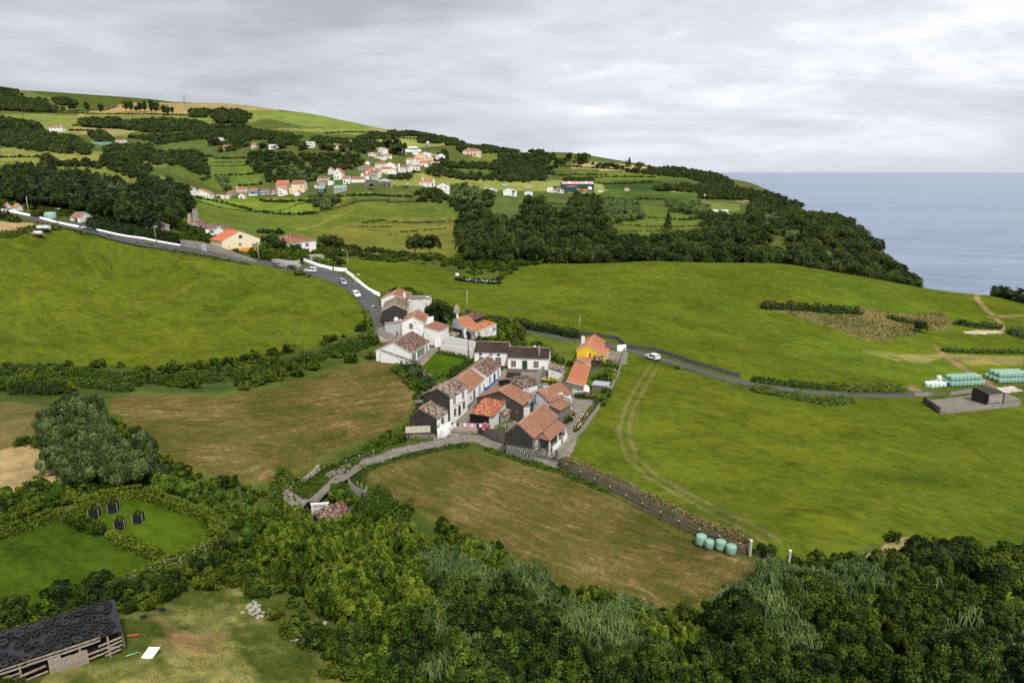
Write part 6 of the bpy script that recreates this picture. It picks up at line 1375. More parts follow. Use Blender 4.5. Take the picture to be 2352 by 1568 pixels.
fh('W',870,1220,620,640,-10,9,7.4,'hip','dark_red_metal','smaller green barn with dark red roof and pale green door side',wall='green_metal',mats={'r':'green_metal_light'},rh=1.6,cat='barn',name='barn',ops=[('r',.4,0,1.6,4,dict(kind='void',trim=None))],ridge=None)
fh('W',500,870,560,650,4,8,5.2,'flat','green_metal','low dark green side shed left of the long barn',wall='green_metal',ridge=None,ov=.05,cat='barn',name='barn')
fh('J',1985,2050,838,525,0,5,4.6,'flat','white_paint','white garden wall house by the coast, left block',ridge=None,ov=.05)
fh('J',2068,2145,838,525,0,5,4.6,'flat','white_paint','white garden wall house by the coast, right block with two small windows',ridge=None,ov=.05,ops=w3(.4,.8))
fh('J',1165,1215,618,600,0,5,2,'gx','tile_orange','tiny orange roof at the end of the maize field',rh=1.4)
fh('T',1275,1580,765,262,-6,8,3.0,'gx','tile_brown','long low white cottage with dark brown roof beside the upper road trees',rh=2.4,ops=[('f',.6,.1,1.2,2.0,dict(kind='void',trim=None)),('f',.4,.1,.8,2.0,dict(kind='door',leafm='grey_metal'))])
fh('T',225,330,562,262,0,5,2.2,'gx','tile_orange','tiny orange roof over the wall at the far left, right one')
fh('T',78,125,556,262,0,4,2.4,'gx','tile_newred','tiny orange roof over the wall at the far left, left one')
# ------------------------------------------------------------------ planting
def cand(spacing,y0,y1,ulim=.80,seed=1):
    rng=np.random.RandomState(seed);ys=np.arange(y0,y1,spacing);X,Y=[],[]
    for k,y in enumerate(ys):
        w=ulim*y+6;xs=np.arange(-w,w,spacing)+(k%2)*spacing/2;X.append(xs);Y.append(np.full(len(xs),y))
    X=np.concatenate(X);Y=np.concatenate(Y)
    return X+rng.uniform(-.42,.42,len(X))*spacing,Y+rng.uniform(-.42,.42,len(X))*spacing
def scatter(regions,spacing,y0,y1,hmid,seed=1,block=.8,wob=3.0,keep=1.0):
    x,y=cand(spacing,y0,y1,seed=seed);z=H(x,y);fx,fy,_=proj(x,y,z+hmid)
    fx=fx+wob*fbm(x,y,spacing*4,2,seed);m=np.zeros(len(x),bool)
    for r in regions:
        v,pts=r[0],r[1];a,b=(r[2]if len(r)>2 else(0,1e9));m|=inpoly(fx,fy,[V(v,*p)for p in pts])&(y>a)&(y<b)
    m&=seaward(x,y)<150
    x,y,z=x[m],y[m],z[m]
    if keep<1:k=np.random.RandomState(seed).rand(len(x))<keep;x,y,z=x[k],y[k],z[k]
    k=~blocked(x,y,block)if len(x)else np.zeros(0,bool)
    return x[k],y[k],z[k]
def where(a,b):
    h=['far left','left','left of centre','just left of centre','just right of centre','right of centre','right','far right'][int(min(7,max(0,a//294)))]
    v=['top','upper','middle','lower','bottom'][int(min(4,max(0,b//314)))]
    return ', '+v+' '+h
def grow(kind,name,x,y,smin,smax,labels,cat,group,nmax=290,lod0=150,stuff_label=None,sz=1.0,seed=5,far_kind=None):
    """the largest in view as trees of their own, the rest as one mass"""
    rng=np.random.RandomState(seed);s=rng.uniform(smin,smax,len(x));z=H(x,y)
    fx,fy,_=proj(x,y,z+2);vis=(fx>-60)&(fx<2410)&(fy<1620)
    order=np.argsort(-(s/y)*np.where(vis,1,.001));ind=order[:nmax]if nmax else[];rest=order[nmax:]
    for i in ind:
        if not vis[i]:continue
        lb=labels+where(fx[i],fy[i])
        plant_thing(name,kind,float(x[i]),float(y[i]),float(s[i]),lb,cat,group,0 if y[i]<lod0 else 1,z=float(z[i]),idx=int(rng.randint(4)),sz=float(rng.uniform(.85,1.2)*sz))
    if len(rest):
        gn_stuff(name+'_mass',np.c_[x[rest],y[rest],z[rest]-.15],s[rest],proto(far_kind or kind,1),stuff_label or 'mass of the same trees farther off',cat)
    return len(ind),len(rest)
for q_ in((1100,500),(1300,500),(1500,500),(1700,470),(1900,470),(2100,560),(2260,620),(1600,600),(1800,620)):
    q_=G(V('X',*q_));BLOCK.append((q_[0],q_[1],6.0))
def clear_meadow(x,y,z):
    fx,fy,_=proj(x,y,z);k=fx>665+(fy-1330)*.85;return x[k],y[k],z[k]
GHL=[[(-200,520),(0,475),(200,415),(420,320),(490,335)],[(500,335),(640,400),(785,455)],[(815,475),(1000,560),(1240,655)],[(540,290),(740,230),(1000,165),(1065,160),(1300,245),(1560,340),(1650,430),(1670,470),(1615,530)],[(1610,520),(1470,600),(1270,675),(1150,740),(900,840),(870,850)]]
for l_ in GHL:
    for q_ in densify([tuple(G(V('M',*c_))[:2])for c_ in l_],1.2):BLOCK.append((q_[0],q_[1],2.1))
FG_BAMBOO=[('Z',[(610,1172),(650,1162),(700,1185),(745,1205),(775,1222),(805,1198),(850,1188),(900,1192),(985,1240),(990,1290),(950,1330),(1030,1400),(1000,1440),(900,1460),(820,1420),(700,1320),(600,1270)]),
('Z',[(1080,1262),(1180,1268),(1190,1290),(1100,1290)]),('Z',[(1310,1350),(1400,1372),(1440,1395),(1400,1400),(1320,1375)]),('Z',[(1480,1400),(1560,1425),(1600,1440),(1570,1480),(1480,1440)])]
FG_REED=[('Z',[(970,1270),(1060,1255),(1180,1290),(1250,1330),(1230,1370),(1120,1350),(990,1320)]),('Z',[(1290,1370),(1380,1365),(1480,1410),(1560,1470),(1500,1520),(1400,1470),(1300,1420)]),
('Z',[(1650,1350),(1750,1310),(1850,1300),(2000,1305),(2080,1290),(2040,1340),(1900,1350),(1800,1380),(1900,1500),(1860,1540),(1750,1420),(1660,1400)]),
('Z',[(2110,1270),(2180,1250),(2260,1300),(2352,1400),(2420,1568),(2280,1568),(2180,1420),(2120,1340)]),('Z',[(960,1400),(1060,1390),(1060,1500),(970,1500)])]
FG_DARK=[('Z',[(630,1240),(670,1290),(720,1345),(820,1430),(900,1470),(1000,1450),(1040,1380),(980,1320),(1120,1360),(1240,1375),(1290,1400),(1400,1480),(1500,1530),(1570,1490),(1650,1410),(1760,1430),(1880,1560),(1900,1510),(1810,1390),(1900,1360),(2050,1340),(2000,1290),(2040,1260),(2120,1250),(2200,1260),(2352,1275),(2600,1340),(2600,1700),(1150,1700),(1050,1520),(1000,1480),(900,1500),(780,1450),(690,1370),(640,1310)])]
x,y,z=scatter(FG_BAMBOO,1.8,48,125,3.4,3,.3,2)
grow('bamboo','bamboo_clump',x,y,.50,.90,'yellow-green feathery bamboo clump below the lane','bamboo','bamboo clumps edging the mown field',nmax=295)
x,y,z=scatter(FG_REED,2.0,44,125,3.0,4,.3,2)
grow('reed','reed_clump',x,y,.6,1.0,'blue-green giant reed clump in the foreground thicket','reed','giant reed clumps in the foreground thicket',nmax=295)
x,y,z=scatter(FG_DARK,3.2,42,125,3.6,5,.3,3)
x,y,z=clear_meadow(x,y,z)
grow('broadleaf','broadleaf_tree',x,y,.45,.85,'dark rounded evergreen in the foreground thicket','tree','dark evergreen trees of the foreground thicket',nmax=295)
x,y,z=scatter(FG_DARK,6.5,42,125,3.8,15,.3,3)
x,y,z=clear_meadow(x,y,z)
grow('bright','bright_tree',x,y,.6,.9,'lighter green tree among the dark evergreens','tree','lighter trees in the foreground thicket',nmax=100)
x,y,z=scatter([('Z',[(95,935),(160,915),(230,930),(270,1000),(370,1060),(400,1110),(330,1095),(250,1085),(170,1095),(130,1050),(110,1000)])],2.7,80,180,3.4,6,.3)
grow('willow','silvery_tree',x,y,.5,.8,'silvery grey-green tree in the clump beside the mown field','tree','silvery trees left of the mown field',nmax=90)
x,y,z=scatter([('Z',[(190,925),(250,920),(260,960),(200,960)]),('Z',[(330,1075),(400,1100),(430,1120),(360,1110)]),('Z',[(560,1165),(640,1155),(650,1200),(610,1225)])],2.8,80,180,2.8,7,.3)
grow('bright','leafy_bush',x,y,.5,.75,'leafy green bush below the mown field','bush','leafy bushes below the mown field',nmax=80)
for k,(p,s,lb)in enumerate([(('M',480,1030),.46,'large dark bush left of the pair beside the tyre covered shed'),(('M',740,1000),.54,'large dark bush right of the pair between the lawn and tyre covered shed'),(('M',1120,890),.36,'dark bush outside the lawn hedge near the bare fence posts'),(('M',60,1180),.5,'dark bush at the left edge above the tyre covered shed'),
(('M',1000,930),.34,'small bush right of the dark ditch by the rough meadow'),(('M',1300,850),.32,'bush beside a leaning stick on the bank above the rough meadow'),(('M',1520,770),.32,'spreading bush on the bank right of the hedged lawn'),(('M',1640,720),.36,'taller bush on the bank right of the hedged lawn'),(('M',1720,640),.36,'uppermost bush on the bank right of the hedged lawn')]):
    g=G(V(*p));plant_thing('dark_bush','broadleaf',g[0],g[1],s,lb,'bush',None,0,idx=k%6)
for k,(p,s,lb)in enumerate([(('O',650,1390),.5,'round bright green broad-leaved bush at the bottom edge of the rough meadow'),(('O',60,1420),.45,'bright weed bush low at the bottom edge left of centre'),(('O',1010,1420),.4,'bright leafy sapling at the foot of the dark thicket'),(('O',910,1340),.3,'tiny bright sapling under the dark thicket')]):
    g=G(V(*p));plant_thing('green_bush','bright',g[0],g[1],s,lb,'bush',None,0,idx=k%6)
x,y,z=scatter([('Z',[(600,1380),(680,1400),(780,1470),(870,1568),(760,1568),(700,1480),(620,1420)]),('Z',[(420,1330),(520,1290),(620,1290),(700,1350),(620,1370),(500,1350)]),('Z',[(0,1140),(140,1100),(160,1160),(60,1190),(0,1210)]),('Z',[(0,1430),(140,1400),(200,1420),(100,1450),(0,1490)])],1.7,44,140,.6,8,.2)
grow('shrub','low_shrub',x,y,.5,1.0,'low green shrub on the rough banks','shrub','low shrubs on the rough banks',nmax=250)
def ongrid(arr,x,y):return arr.reshape(nr,nc)[np.clip(np.searchsorted(YS,y),0,nr-1),np.clip(np.round((x/np.maximum(y+8,34)-US[0])/(US[1]-US[0])).astype(int),0,nc-1)]
x,y=cand(1.75,46,150,seed=31);k=ongrid(scrub_pt,x,y)&~blocked(x,y,.9)&(fbm(x,y,7,3,32)>np.where(y>112,.12,-.25));x,y=x[k],y[k]
grow('shrub','bank_shrub',x,y,.35,.95,'small bramble shrub on unfarmed ground','shrub','bramble shrubs on unfarmed ground',nmax=280,stuff_label='bramble and fern cover of the unfarmed banks near by')
x,y,z=scatter([('Z',[(400,1105),(480,1120),(640,1130),(650,1190),(600,1250),(560,1270),(530,1190),(430,1140)]),('Z',[(0,1130),(130,1090),(150,1130),(60,1165),(0,1190)])],3.0,60,150,1.4,33,.3,2)
grow('bright','bank_bush',x,y,.3,.5,'rounded green bush on the bank above the lawns','bush','rounded bushes above the lawns',nmax=90)
x,y,z=scatter([('A',[(1700,760),(1780,590),(1960,610),(2150,640),(2210,760),(2200,900),(1990,930),(1720,890)]),('B',[(500,150),(640,190),(640,300),(600,400),(500,430),(420,400)])],2.0,130,230,1.0,34,.3,1)
grow('shrub','garden_shrub',x,y,.7,1.3,'dark shrub of the overgrown plot behind the long house','shrub','shrubs of the overgrown plots behind the long house',nmax=200)
x,y=cand(2.6,150,345,ulim=.78,seed=35);k=ongrid(scrub_pt,x,y)&~blocked(x,y,1.2)&(fbm(x,y,9,3,36)>-.1)&(seaward(x,y)<60);x,y=x[k],y[k]
grow('shrub','verge_shrub',x,y,.4,1.2,'x','shrub','x',nmax=0,stuff_label='scrub and tall weeds along verges and slopes beyond the hamlet')
VALLEY=[('J',[(0,850),(200,890),(400,880),(440,830),(640,800),(690,730),(860,690),(960,800),(960,900),(1050,1050),(1200,1060),(1400,1020),(1700,1040),(1900,1020),(1930,870),(2050,850),(2250,880),(2350,900),(2350,1275),(2000,1260),(1600,1245),(1050,1262),(780,1290),(500,1330),(100,1385),(0,1400)],(318,520)),
('G',[(1590,1010),(1760,970),(1980,1040),(2350,1090),(2350,1600),(1900,1620),(1800,1567),(1620,1440),(1570,1200)],(318,520)),('J',[(170,790),(280,700),(450,750),(470,810),(400,880),(250,860)],(318,600)),
('K',[(0,600),(250,640),(420,560),(580,570),(800,700),(1000,840),(1200,1050),(1420,1270),(1200,1270),(750,1180),(250,1100),(0,1070)],(310,680))]
x,y,z=scatter(VALLEY,5.6,318,560,4.5,9,1.0,3)
hx,hy,_=proj(x,y,z+2);hk=np.ones(len(x),bool)
for h_ in([(0,810),(200,790),(390,850),(340,905),(100,885)],[(60,690),(200,670),(270,745),(120,780)],[(0,930),(300,900),(490,950),(300,990),(0,965)],[(350,770),(480,850),(440,900),(300,800)],[(600,990),(760,1060),(720,1110),(560,1040)]):hk&=~inpoly(hx,hy,[V('K',*q)for q in h_])
x,y,z=x[hk],y[hk],z[hk]
grow('broadleaf','valley_tree',x,y,.6,1.35,'dark rounded evergreen in the valley wood','tree','evergreen trees of the valley wood',nmax=295,stuff_label='far part of the dark evergreen valley and headland wood',far_kind='broadleaf')
x,y,z=scatter([('J',[(950,710),(1280,725),(1340,860),(1250,880),(1050,910),(960,890)],(318,640)),('J',[(1570,715),(1900,745),(1980,810),(1900,845),(1600,795)],(318,640)),('K',[(0,610),(180,640),(380,800),(520,950),(700,1060),(600,1080),(420,930),(250,830),(0,720)],(318,600)),('G',[(1450,720),(1700,700),(1850,900),(1870,960),(1750,960),(1600,880)],(318,700)),
('F',[(480,620),(600,640),(660,760),(600,790),(520,700)],(400,700)),('F',[(1600,860),(1750,830),(1900,860),(1850,950),(1700,1000),(1620,960)],(318,700)),('F',[(1250,460),(1400,520),(1600,560),(1750,600),(1600,660),(1350,640)],(450,800))],5.4,318,700,1.8,10,1.0,5)
grow('reed','reed_patch',x,y,.9,1.4,'grey-green reed clump of the far thickets','reed','distant grey-green reed clumps',nmax=150,lod0=0,stuff_label='far grey-green reeds on the valley side')
FOREST=[('I',[(30,880),(250,860),(420,850),(500,870),(560,980),(600,920),(750,880),(850,950),(1130,1000),(1250,1070),(1320,1000),(1450,970),(1600,1000),(1700,1050),(1780,1100),(1780,1190),(1600,1320),(1300,1370),(850,1370),(700,1290),(250,1270),(0,1240),(0,940)],(265,520))]
x,y,z=scatter(FOREST,4.6,265,520,7.5,12,1.0,3)
kf=np.random.RandomState(2).rand(len(x))<.6
grow('forest','forest_tree',x[kf],y[kf],.65,1.1,'tall dark tree of the dense left wood','tree','tall dark trees of the left wood',nmax=250,lod0=0,stuff_label='rest of the dense dark wood above the upper road')
grow('broadleaf','forest_edge_tree',x[~kf],y[~kf],.6,1.2,'rounder dark tree of the left wood','tree','rounder trees of the left wood',nmax=150,lod0=0,stuff_label='rest of the rounder trees in the left wood')
x,y,z=scatter([('I',[(0,960),(120,940),(250,1010),(260,1090),(100,1110),(0,1080)],(250,420))],4,250,420,3,13)
grow('bamboo','pale_bamboo_tree',x,y,1.2,1.8,'pale yellow-green feathery tree beside the left wood','tree','pale feathery trees far left',nmax=60,lod0=0)
HILLW=[('I',[(0,420),(120,440),(330,470),(460,540),(560,560),(700,560),(850,660),(830,730),(700,720),(250,680),(0,640)]),('I',[(770,430),(900,425),(1120,420),(1150,490),(1000,485),(780,470)]),('I',[(1150,460),(1400,425),(1560,425),(1900,450),(1900,490),(1500,530),(1350,520),(1160,490)]),
('I',[(1200,570),(1400,560),(1700,540),(1900,490),(2350,490),(2350,540),(2000,560),(1750,600),(1500,640),(1400,600)]),('I',[(820,540),(960,520),(1060,580),(1060,650),(900,600)]),('I',[(900,790),(1050,640),(1400,650),(1480,710),(1700,690),(1850,700),(1960,820),(1960,920),(1850,920),(1700,830),(1480,820),(1350,790),(1440,880),(1300,960),(1130,920),(1000,840)]),
('I',[(380,760),(460,735),(540,790),(530,830),(400,790)]),('I',[(545,800),(820,800),(920,820),(920,850),(820,835),(545,830)]),('I',[(0,215),(240,220),(330,240),(520,300),(520,340),(0,320)]),('I',[(0,130),(160,150),(140,200),(80,190),(0,165)]),('I',[(490,230),(620,220),(720,275),(560,275)]),('I',[(1800,330),(1950,330),(1940,385),(1800,385)]),('I',[(1950,340),(2200,335),(2350,370),(2350,400),(2180,385),(1960,365)]),('I',[(1990,375),(2120,385),(2310,400),(2310,445),(2050,440)]),
('F',[(850,310),(1000,290),(1400,325),(1700,325),(1900,335),(2100,330),(2250,400),(2200,480),(1950,500),(1800,520),(1700,600),(1600,640),(1500,640),(1300,650),(1150,650),(1100,700),(1060,620),(900,500),(860,400)]),('F',[(0,290),(200,290),(400,440),(380,560),(280,560),(150,460),(0,430)]),('F',[(0,110),(600,25),(940,50),(1500,130),(1340,165),(700,135),(200,155),(0,155)]),('F',[(1150,160),(1550,180),(1700,150),(1950,165),(2350,260),(2340,310),(2080,300),(2060,240),(1850,200),(1540,215),(1100,210)]),('F',[(520,190),(780,130),(900,160),(800,200),(700,290),(520,300)]),
('G',[(370,150),(560,80),(740,90),(740,150),(400,150)]),('G',[(750,60),(1030,80),(1400,115),(1600,170),(1500,175),(1050,115),(760,115)]),('G',[(1080,150),(1150,130),(1400,185),(1380,200),(1100,195)]),('G',[(1420,170),(1640,200),(1600,230),(1420,215)]),('G',[(1550,245),(1900,240),(2350,255),(2350,300),(2200,310),(1850,310),(1560,295)]),('G',[(350,170),(440,170),(740,220),(740,250),(560,235),(500,290),(350,240)]),
('G',[(1180,500),(1300,465),(1600,545),(1870,565),(1860,590),(2350,605),(2350,650),(1700,625),(1500,600),(1280,575),(1200,560)]),('G',[(1260,340),(1400,300),(1470,380),(1400,430),(1600,430),(1950,440),(2100,380),(2350,350),(2350,570),(1980,570),(1900,500),(1450,480),(1300,440)]),('G',[(720,570),(850,565),(1080,565),(1060,600),(730,620)]),('G',[(1050,770),(1300,770),(1500,830),(1700,840),(1830,930),(1850,960),(1600,970),(1480,950),(1450,880),(1200,870),(1080,860)]),('G',[(1480,730),(1650,710),(1700,780),(1600,820)]),('G',[(0,860),(150,820),(170,880),(0,960)]),('G',[(1860,855),(1990,845),(2000,940),(1880,930)]),
('J',[(0,270),(500,255),(560,340),(500,440),(340,470),(0,470)]),('J',[(0,465),(380,475),(480,510),(0,510)]),('J',[(600,500),(880,500),(870,530),(620,530)]),('J',[(560,305),(820,330),(820,350),(560,350)]),('J',[(1180,410),(1700,420),(1950,420),(2180,520),(2200,580),(2350,600),(2350,690),(1880,670),(1860,610),(1500,600),(1420,575),(1900,540),(1990,540),(1750,480),(1200,430)]),('J',[(0,190),(120,205),(400,240),(400,250),(0,230)]),('J',[(830,350),(1120,360),(1170,395),(900,375)]),('J',[(1400,390),(1700,405),(1760,410),(1700,425),(1400,420)]),('J',[(700,640),(900,640),(940,700),(700,720)]),
('K',[(0,440),(250,480),(330,540),(580,570),(420,600),(250,640),(0,600)])]
x,y,z=scatter(HILLW,5.0,400,1900,2.5,14,1.5,2)
_cm=np.maximum.accumulate(((gz2-CAMZ)/np.maximum(gy,20)).reshape(nr,nc)*(YY>30)-9*(YY<=30),axis=0)
ui=np.clip(np.round((x/(y+8)-US[0])/(US[1]-US[0])).astype(int),0,nc-1);yi=np.clip(np.searchsorted(YS,y-6)-1,0,nr-1)
vs_=(z+1.2-CAMZ)/y>_cm[yi,ui];x,y,z=x[vs_],y[vs_],z[vs_]
print('hill',len(x))
fx,fy,_=proj(x,y,z)
kb=fy>300
grow('hill','hillside_tree',x[kb],y[kb],.42,.95,'dark bushy tree on the village slope','tree','bushy trees on the village slope',nmax=200,lod0=0,stuff_label='dark woods and hedgerows spread over the far hills')
grow('hill','hilltop_tree',x[~kb],y[~kb],.9,1.5,'x','tree','x',nmax=0,stuff_label='woods and hedgerows on the highest hills near the skyline')
def farhedge(segs,sp,smin,smax,label,name='hedgerow_mass',seed=3):
    X=[];rng=np.random.RandomState(seed)
    for v,pts in segs:
        W=densify([tuple(G(V(v,*p))[:2])for p in pts],sp);X.append(W+rng.uniform(-.3,.3,W.shape)*sp)
    X=np.concatenate(X);k=~blocked(X[:,0],X[:,1],2.5);X=X[k]
    gn_stuff(name,np.c_[X,H(X[:,0],X[:,1])-.2],rng.uniform(smin,smax,len(X)),proto('hill',1),label,'hedgerow')
farhedge([('F',[(270,865),(600,930),(900,1010),(1150,1045),(1450,1055),(1660,1040)]),('F',[(1000,890),(1300,910),(1500,895),(1610,905)]),('F',[(480,600),(700,590),(980,570)]),('F',[(400,620),(300,650)]),('F',[(780,715),(1000,700)]),
('G',[(150,850),(500,830),(1020,850)]),('G',[(700,540),(900,570),(1100,560)]),('I',[(0,780),(200,775),(380,775)]),('I',[(660,525),(900,530)]),('I',[(200,350),(700,360),(1150,370),(1700,380),(1800,385)]),('I',[(680,480),(900,470)]),
('F',[(1640,140),(2000,170),(2350,200)]),('G',[(0,100),(380,90),(750,105)]),('G',[(740,150),(1100,170),(1400,190)]),('J',[(460,460),(700,465),(1000,470)]),('J',[(840,500),(1050,490),(1450,495)]),('J',[(880,550),(1200,555),(1430,540)]),('J',[(960,690),(1300,700),(1600,705)]),
('J',[(530,380),(700,390),(1000,410),(1300,430)]),('J',[(1600,885),(1720,900),(1920,880)]),('J',[(1900,690),(2100,700),(2350,705)]),('I',[(1930,760),(2100,790),(2350,780)]),('I',[(1100,300),(1000,330),(560,345)])],2.4,.26,.48,'low dark hedgerows dividing the far fields')
farhedge([('J',[(1000,940),(1300,950),(1550,960)]),('J',[(1620,960),(1900,950)]),('J',[(1620,1000),(1900,990)]),('J',[(1300,870),(1550,880)]),('J',[(480,740),(660,750)]),('J',[(470,780),(650,790)]),('J',[(1050,1000),(1500,1000)]),('F',[(400,480),(870,470)]),('F',[(420,440),(860,430)]),('F',[(2200,1150),(2350,1160)]),
('G',[(450,1150),(650,1120),(900,1140),(1100,1160),(1350,1130),(1530,1120)]),('G',[(700,1300),(850,1290)]),('G',[(400,1200),(800,1200)]),('G',[(900,1260),(1400,1220)])],1.5,.10,.24,'low scrub along the old terrace steps of the slopes','terrace_scrub',8)
farhedge([('H',[(1700,560),(1850,620),(2050,640),(2350,700)]),('G',[(0,1420),(200,1440),(300,1470),(700,1510),(1000,1560)]),('H',[(1000,390),(1250,400)])],2.6,.35,.6,'dark hedge of bushes along the near edge of the valley slope','hedgerow_row',11)
for k,(v,p,kind,s,lb)in enumerate([
('G',(1060,1520),'broadleaf',1.35,'left one of two dark round trees standing on the valley slope'),('G',(1240,1520),'broadleaf',1.5,'right one of two dark round trees standing on the valley slope'),
('J',(1575,1000),'conifer',1.35,'lone dark conifer on the terraced valley side'),('J',(780,345),'hill',2.1,'windswept tree on the skyline above the brown fields'),('J',(650,310),'hill',1.2,'small round tree on the skyline left of the windswept tree'),('J',(1215,395),'conifer',1.25,'tall dark conifer pair on the skyline, taller right tree'),('J',(1188,395),'conifer',.9,'shorter dark conifer beside the tall one on the skyline'),
('J',(1310,410),'hill',1.5,'dark bush right of the skyline conifers'),('G',(840,345),'hill',3.0,'very large round tree above the village beside the wrapped bale store'),('J',(1735,420),'hill',1.3,'round bush on the coast ridge just above the horizon line'),
('G',(1920,900),'hill',1.5,'dark solitary bush in the green field below the small white houses'),('L',(1455,490),'broadleaf',.55,'small dark tree in the overgrown hollow of the ridge field'),
('U',(1520,490),'broadleaf',.6,'round dark tree next to the crumbling stone house front'),('U',(1700,610),'broadleaf',.5,'dark bush beside the curved white wall'),('U',(1640,560),'shrub',1.6,'dry reddish bush between tree and curved white wall'),('U',(220,330),'bright',.85,'round olive-green tree beside the concrete lamp post'),
('U',(420,260),'broadleaf',.9,'dense dark tree between the cream house and the hipped white house'),('U',(560,300),'broadleaf',.85,'dense dark tree left of the hipped white house'),('U',(800,340),'shrub',1.8,'low dark bush under the hipped white house'),('U',(330,250),'broadleaf',.8,'leftmost dense dark tree by the cream house'),
('U',(1380,215),'broadleaf',.8,'dark bushy tree left of the pair right of the hipped white house'),('U',(1540,250),'broadleaf',1.0,'dark bushy tree in the middle right of the hipped white house'),('U',(1690,240),'broadleaf',.7,'dark bushy tree farthest right beyond the hipped white house'),
('A',(1225,690),'broadleaf',1.05,'big round dark green tree between the large white house and veranda'),('A',(1110,640),'broadleaf',.75,'lower left side of the round dark tree clump behind the large white house'),
('B',(1790,860),'bright',.5,'small dark-leaved tree in the yellow house garden'),('B',(1690,1240),'bright',.5,'bright leafy banana-like tree over the driveway wall'),('B',(1770,1130),'bright',.42,'upper bright leafy tree over the driveway wall'),
('F',(830,255),'hill',1.3,'round pollarded street tree left of the pale yellow cottage'),('F',(1025,275),'hill',1.3,'round street tree right of the pale yellow cottage'),('F',(1255,280),'hill',1.35,'round street tree in front of the modern white bungalow'),('F',(1500,290),'hill',1.3,'round street tree left of the three-level cube house'),
('F',(1745,290),'hill',1.2,'round street tree right of the three-level cube house'),('F',(1830,300),'hill',1.35,'tall street tree between the cube house and cream hall'),('F',(1980,315),'hill',1.4,'round street tree in front of the cream hall'),('F',(465,240),'hill',1.7,'tall rounded tree beside the small white cabin'),
('I',(825,350),'forest',1.32,'small tree right of the hilltop row'),('I',(955,365),'forest',1.32,'lone small conifer on the hill field'),('I',(665,345),'forest',1.47,'left slim conifer of the hilltop pair'),('I',(700,345),'forest',1.24,'right slim conifer of the hilltop pair'),
('I',(590,330),'hill',1.1,'dense tree just left of the hilltop conifer pair'),('I',(1190,350),'forest',1.55,'first tree at the left of the crest row'),('I',(1235,355),'forest',1.47,'second tree from the left of the crest row'),('I',(1285,355),'forest',0.93,'smallest tree of the crest row'),('I',(1320,350),'forest',1.24,'slim fourth tree of the crest row'),('I',(1362,355),'forest',1.55,'broad fifth tree of the crest row'),
('I',(1430,365),'forest',1.71,'tall sixth tree of the crest row'),('I',(1480,370),'forest',1.63,'seventh tree of the crest row'),('I',(1548,380),'forest',1.24,'eighth sparser tree of the crest row'),('I',(1582,382),'forest',1.24,'ninth tree of the crest row'),('I',(1622,370),'forest',0.93,'thin tenth tree of the crest row'),
('I',(20,175),'hill',2.2,'spreading windswept tree at the top left skyline'),('I',(90,180),'hill',2.4,'largest spreading tree of the top left skyline'),('I',(150,185),'hill',1.5,'right end tree of the top left skyline group'),('I',(205,200),'hill',1.3,'small lone round tree on the upper left skyline'),('I',(370,235),'hill',1.3,'thin ragged tree on the upper left skyline'),('I',(440,250),'hill',1.4,'small tree left of the dark skyline wood'),
('N',(1090,700),'bright',.65,'leafy bush filling the sunken garden below the lane')]):
    g=G(V(v,*p));plant_thing('tree',kind,g[0],g[1],s,lb,'tree',None,0 if g[1]<200 else 1,idx=k%4)
g=G(V('E',1170,270));rngb=random.Random(4);L_=[[(0,0,-.5,.3),(0,0,2,.26),(.1,0,5,.15)]]
for i in range(34):
    a=rngb.uniform(0,6.28);z_=rngb.uniform(1.5,4.5);l=rngb.uniform(2,4.2);L_.append([(0,0,z_,.13),(math.cos(a)*l*.5,math.sin(a)*l*.5,z_+l*.45,.09),(math.cos(a)*l,math.sin(a)*l,z_+l*.95,.04)])
o=link('bare_tree',limb_mesh('bare_tree',L_,'pale_bark',4),label='leafless pale grey tree at the edge of the dark wood',category='tree');o.location=(g[0],g[1]-6,g[2]+1);o.scale=(1.5,1.5,1.5)
hv=lambda v,pts:[V(v,*p)for p in pts]
HM='leaf_lawnhedge'
hedge(hv('M',GHL[0]),1.5,1.45,'leafy hedge along the upper side of the large left lawn',HM,lump=.07,leaf=.19,dens=1.5,tintm=.45)
hedge(hv('M',GHL[1]),1.5,1.45,'leafy dividing hedge between the two lawns, upper piece',HM,lump=.07,leaf=.19,dens=1.5,tintm=.45)
hedge(hv('M',GHL[2]),1.4,1.3,'leafy dividing hedge between the two lawns, lower piece after the gap',HM,lump=.07,leaf=.19,dens=1.5,tintm=.45)
hedge(hv('M',GHL[3]),1.7,1.7,'leafy hedge bending round the small lawn with the four black tree guards',HM,lump=.07,leaf=.19,dens=1.5,tintm=.45)
hedge(hv('M',GHL[4]),1.2,1.1,'low trimmed hedge along the fence posts below the lawns',HM,lump=.07,leaf=.19,dens=1.5,tintm=.45)
hedge(hv('E',[(815,500),(1100,535),(1400,585),(1690,650)]),2.2,3.6,'tall clipped flat-topped hedge behind the long white roadside wall','leaf_hedge_dark',lump=.03,flat=True)
hedge(hv('E',[(815,455),(1100,470),(1370,492)]),1.6,2.0,'clipped garden hedge behind the tall roadside hedge','leaf_hedge_dark',lump=.04,flat=True)
hedge(hv('E',[(1380,495),(1480,505)]),1.6,2.0,'short clipped hedge left of the small stone shed','leaf_hedge_dark',lump=.04,flat=True)
hedge(hv('E',[(1600,505),(1780,520),(1940,540)]),1.6,2.2,'clipped hedge right of the small stone shed','leaf_hedge_dark',lump=.04,flat=True)
hedge(hv('E',[(280,385),(390,395)]),1.5,1.6,'short clipped hedge above the road near the green tank','leaf_hedge_dark',lump=.04,flat=True)
hedge(hv('U',[(250,440),(400,470),(600,500),(760,545),(900,540),(930,470)]),3.0,3.2,'thick bright hedge spilling over the rounded stone retaining wall','leaf_hedge',zoff=1.0)
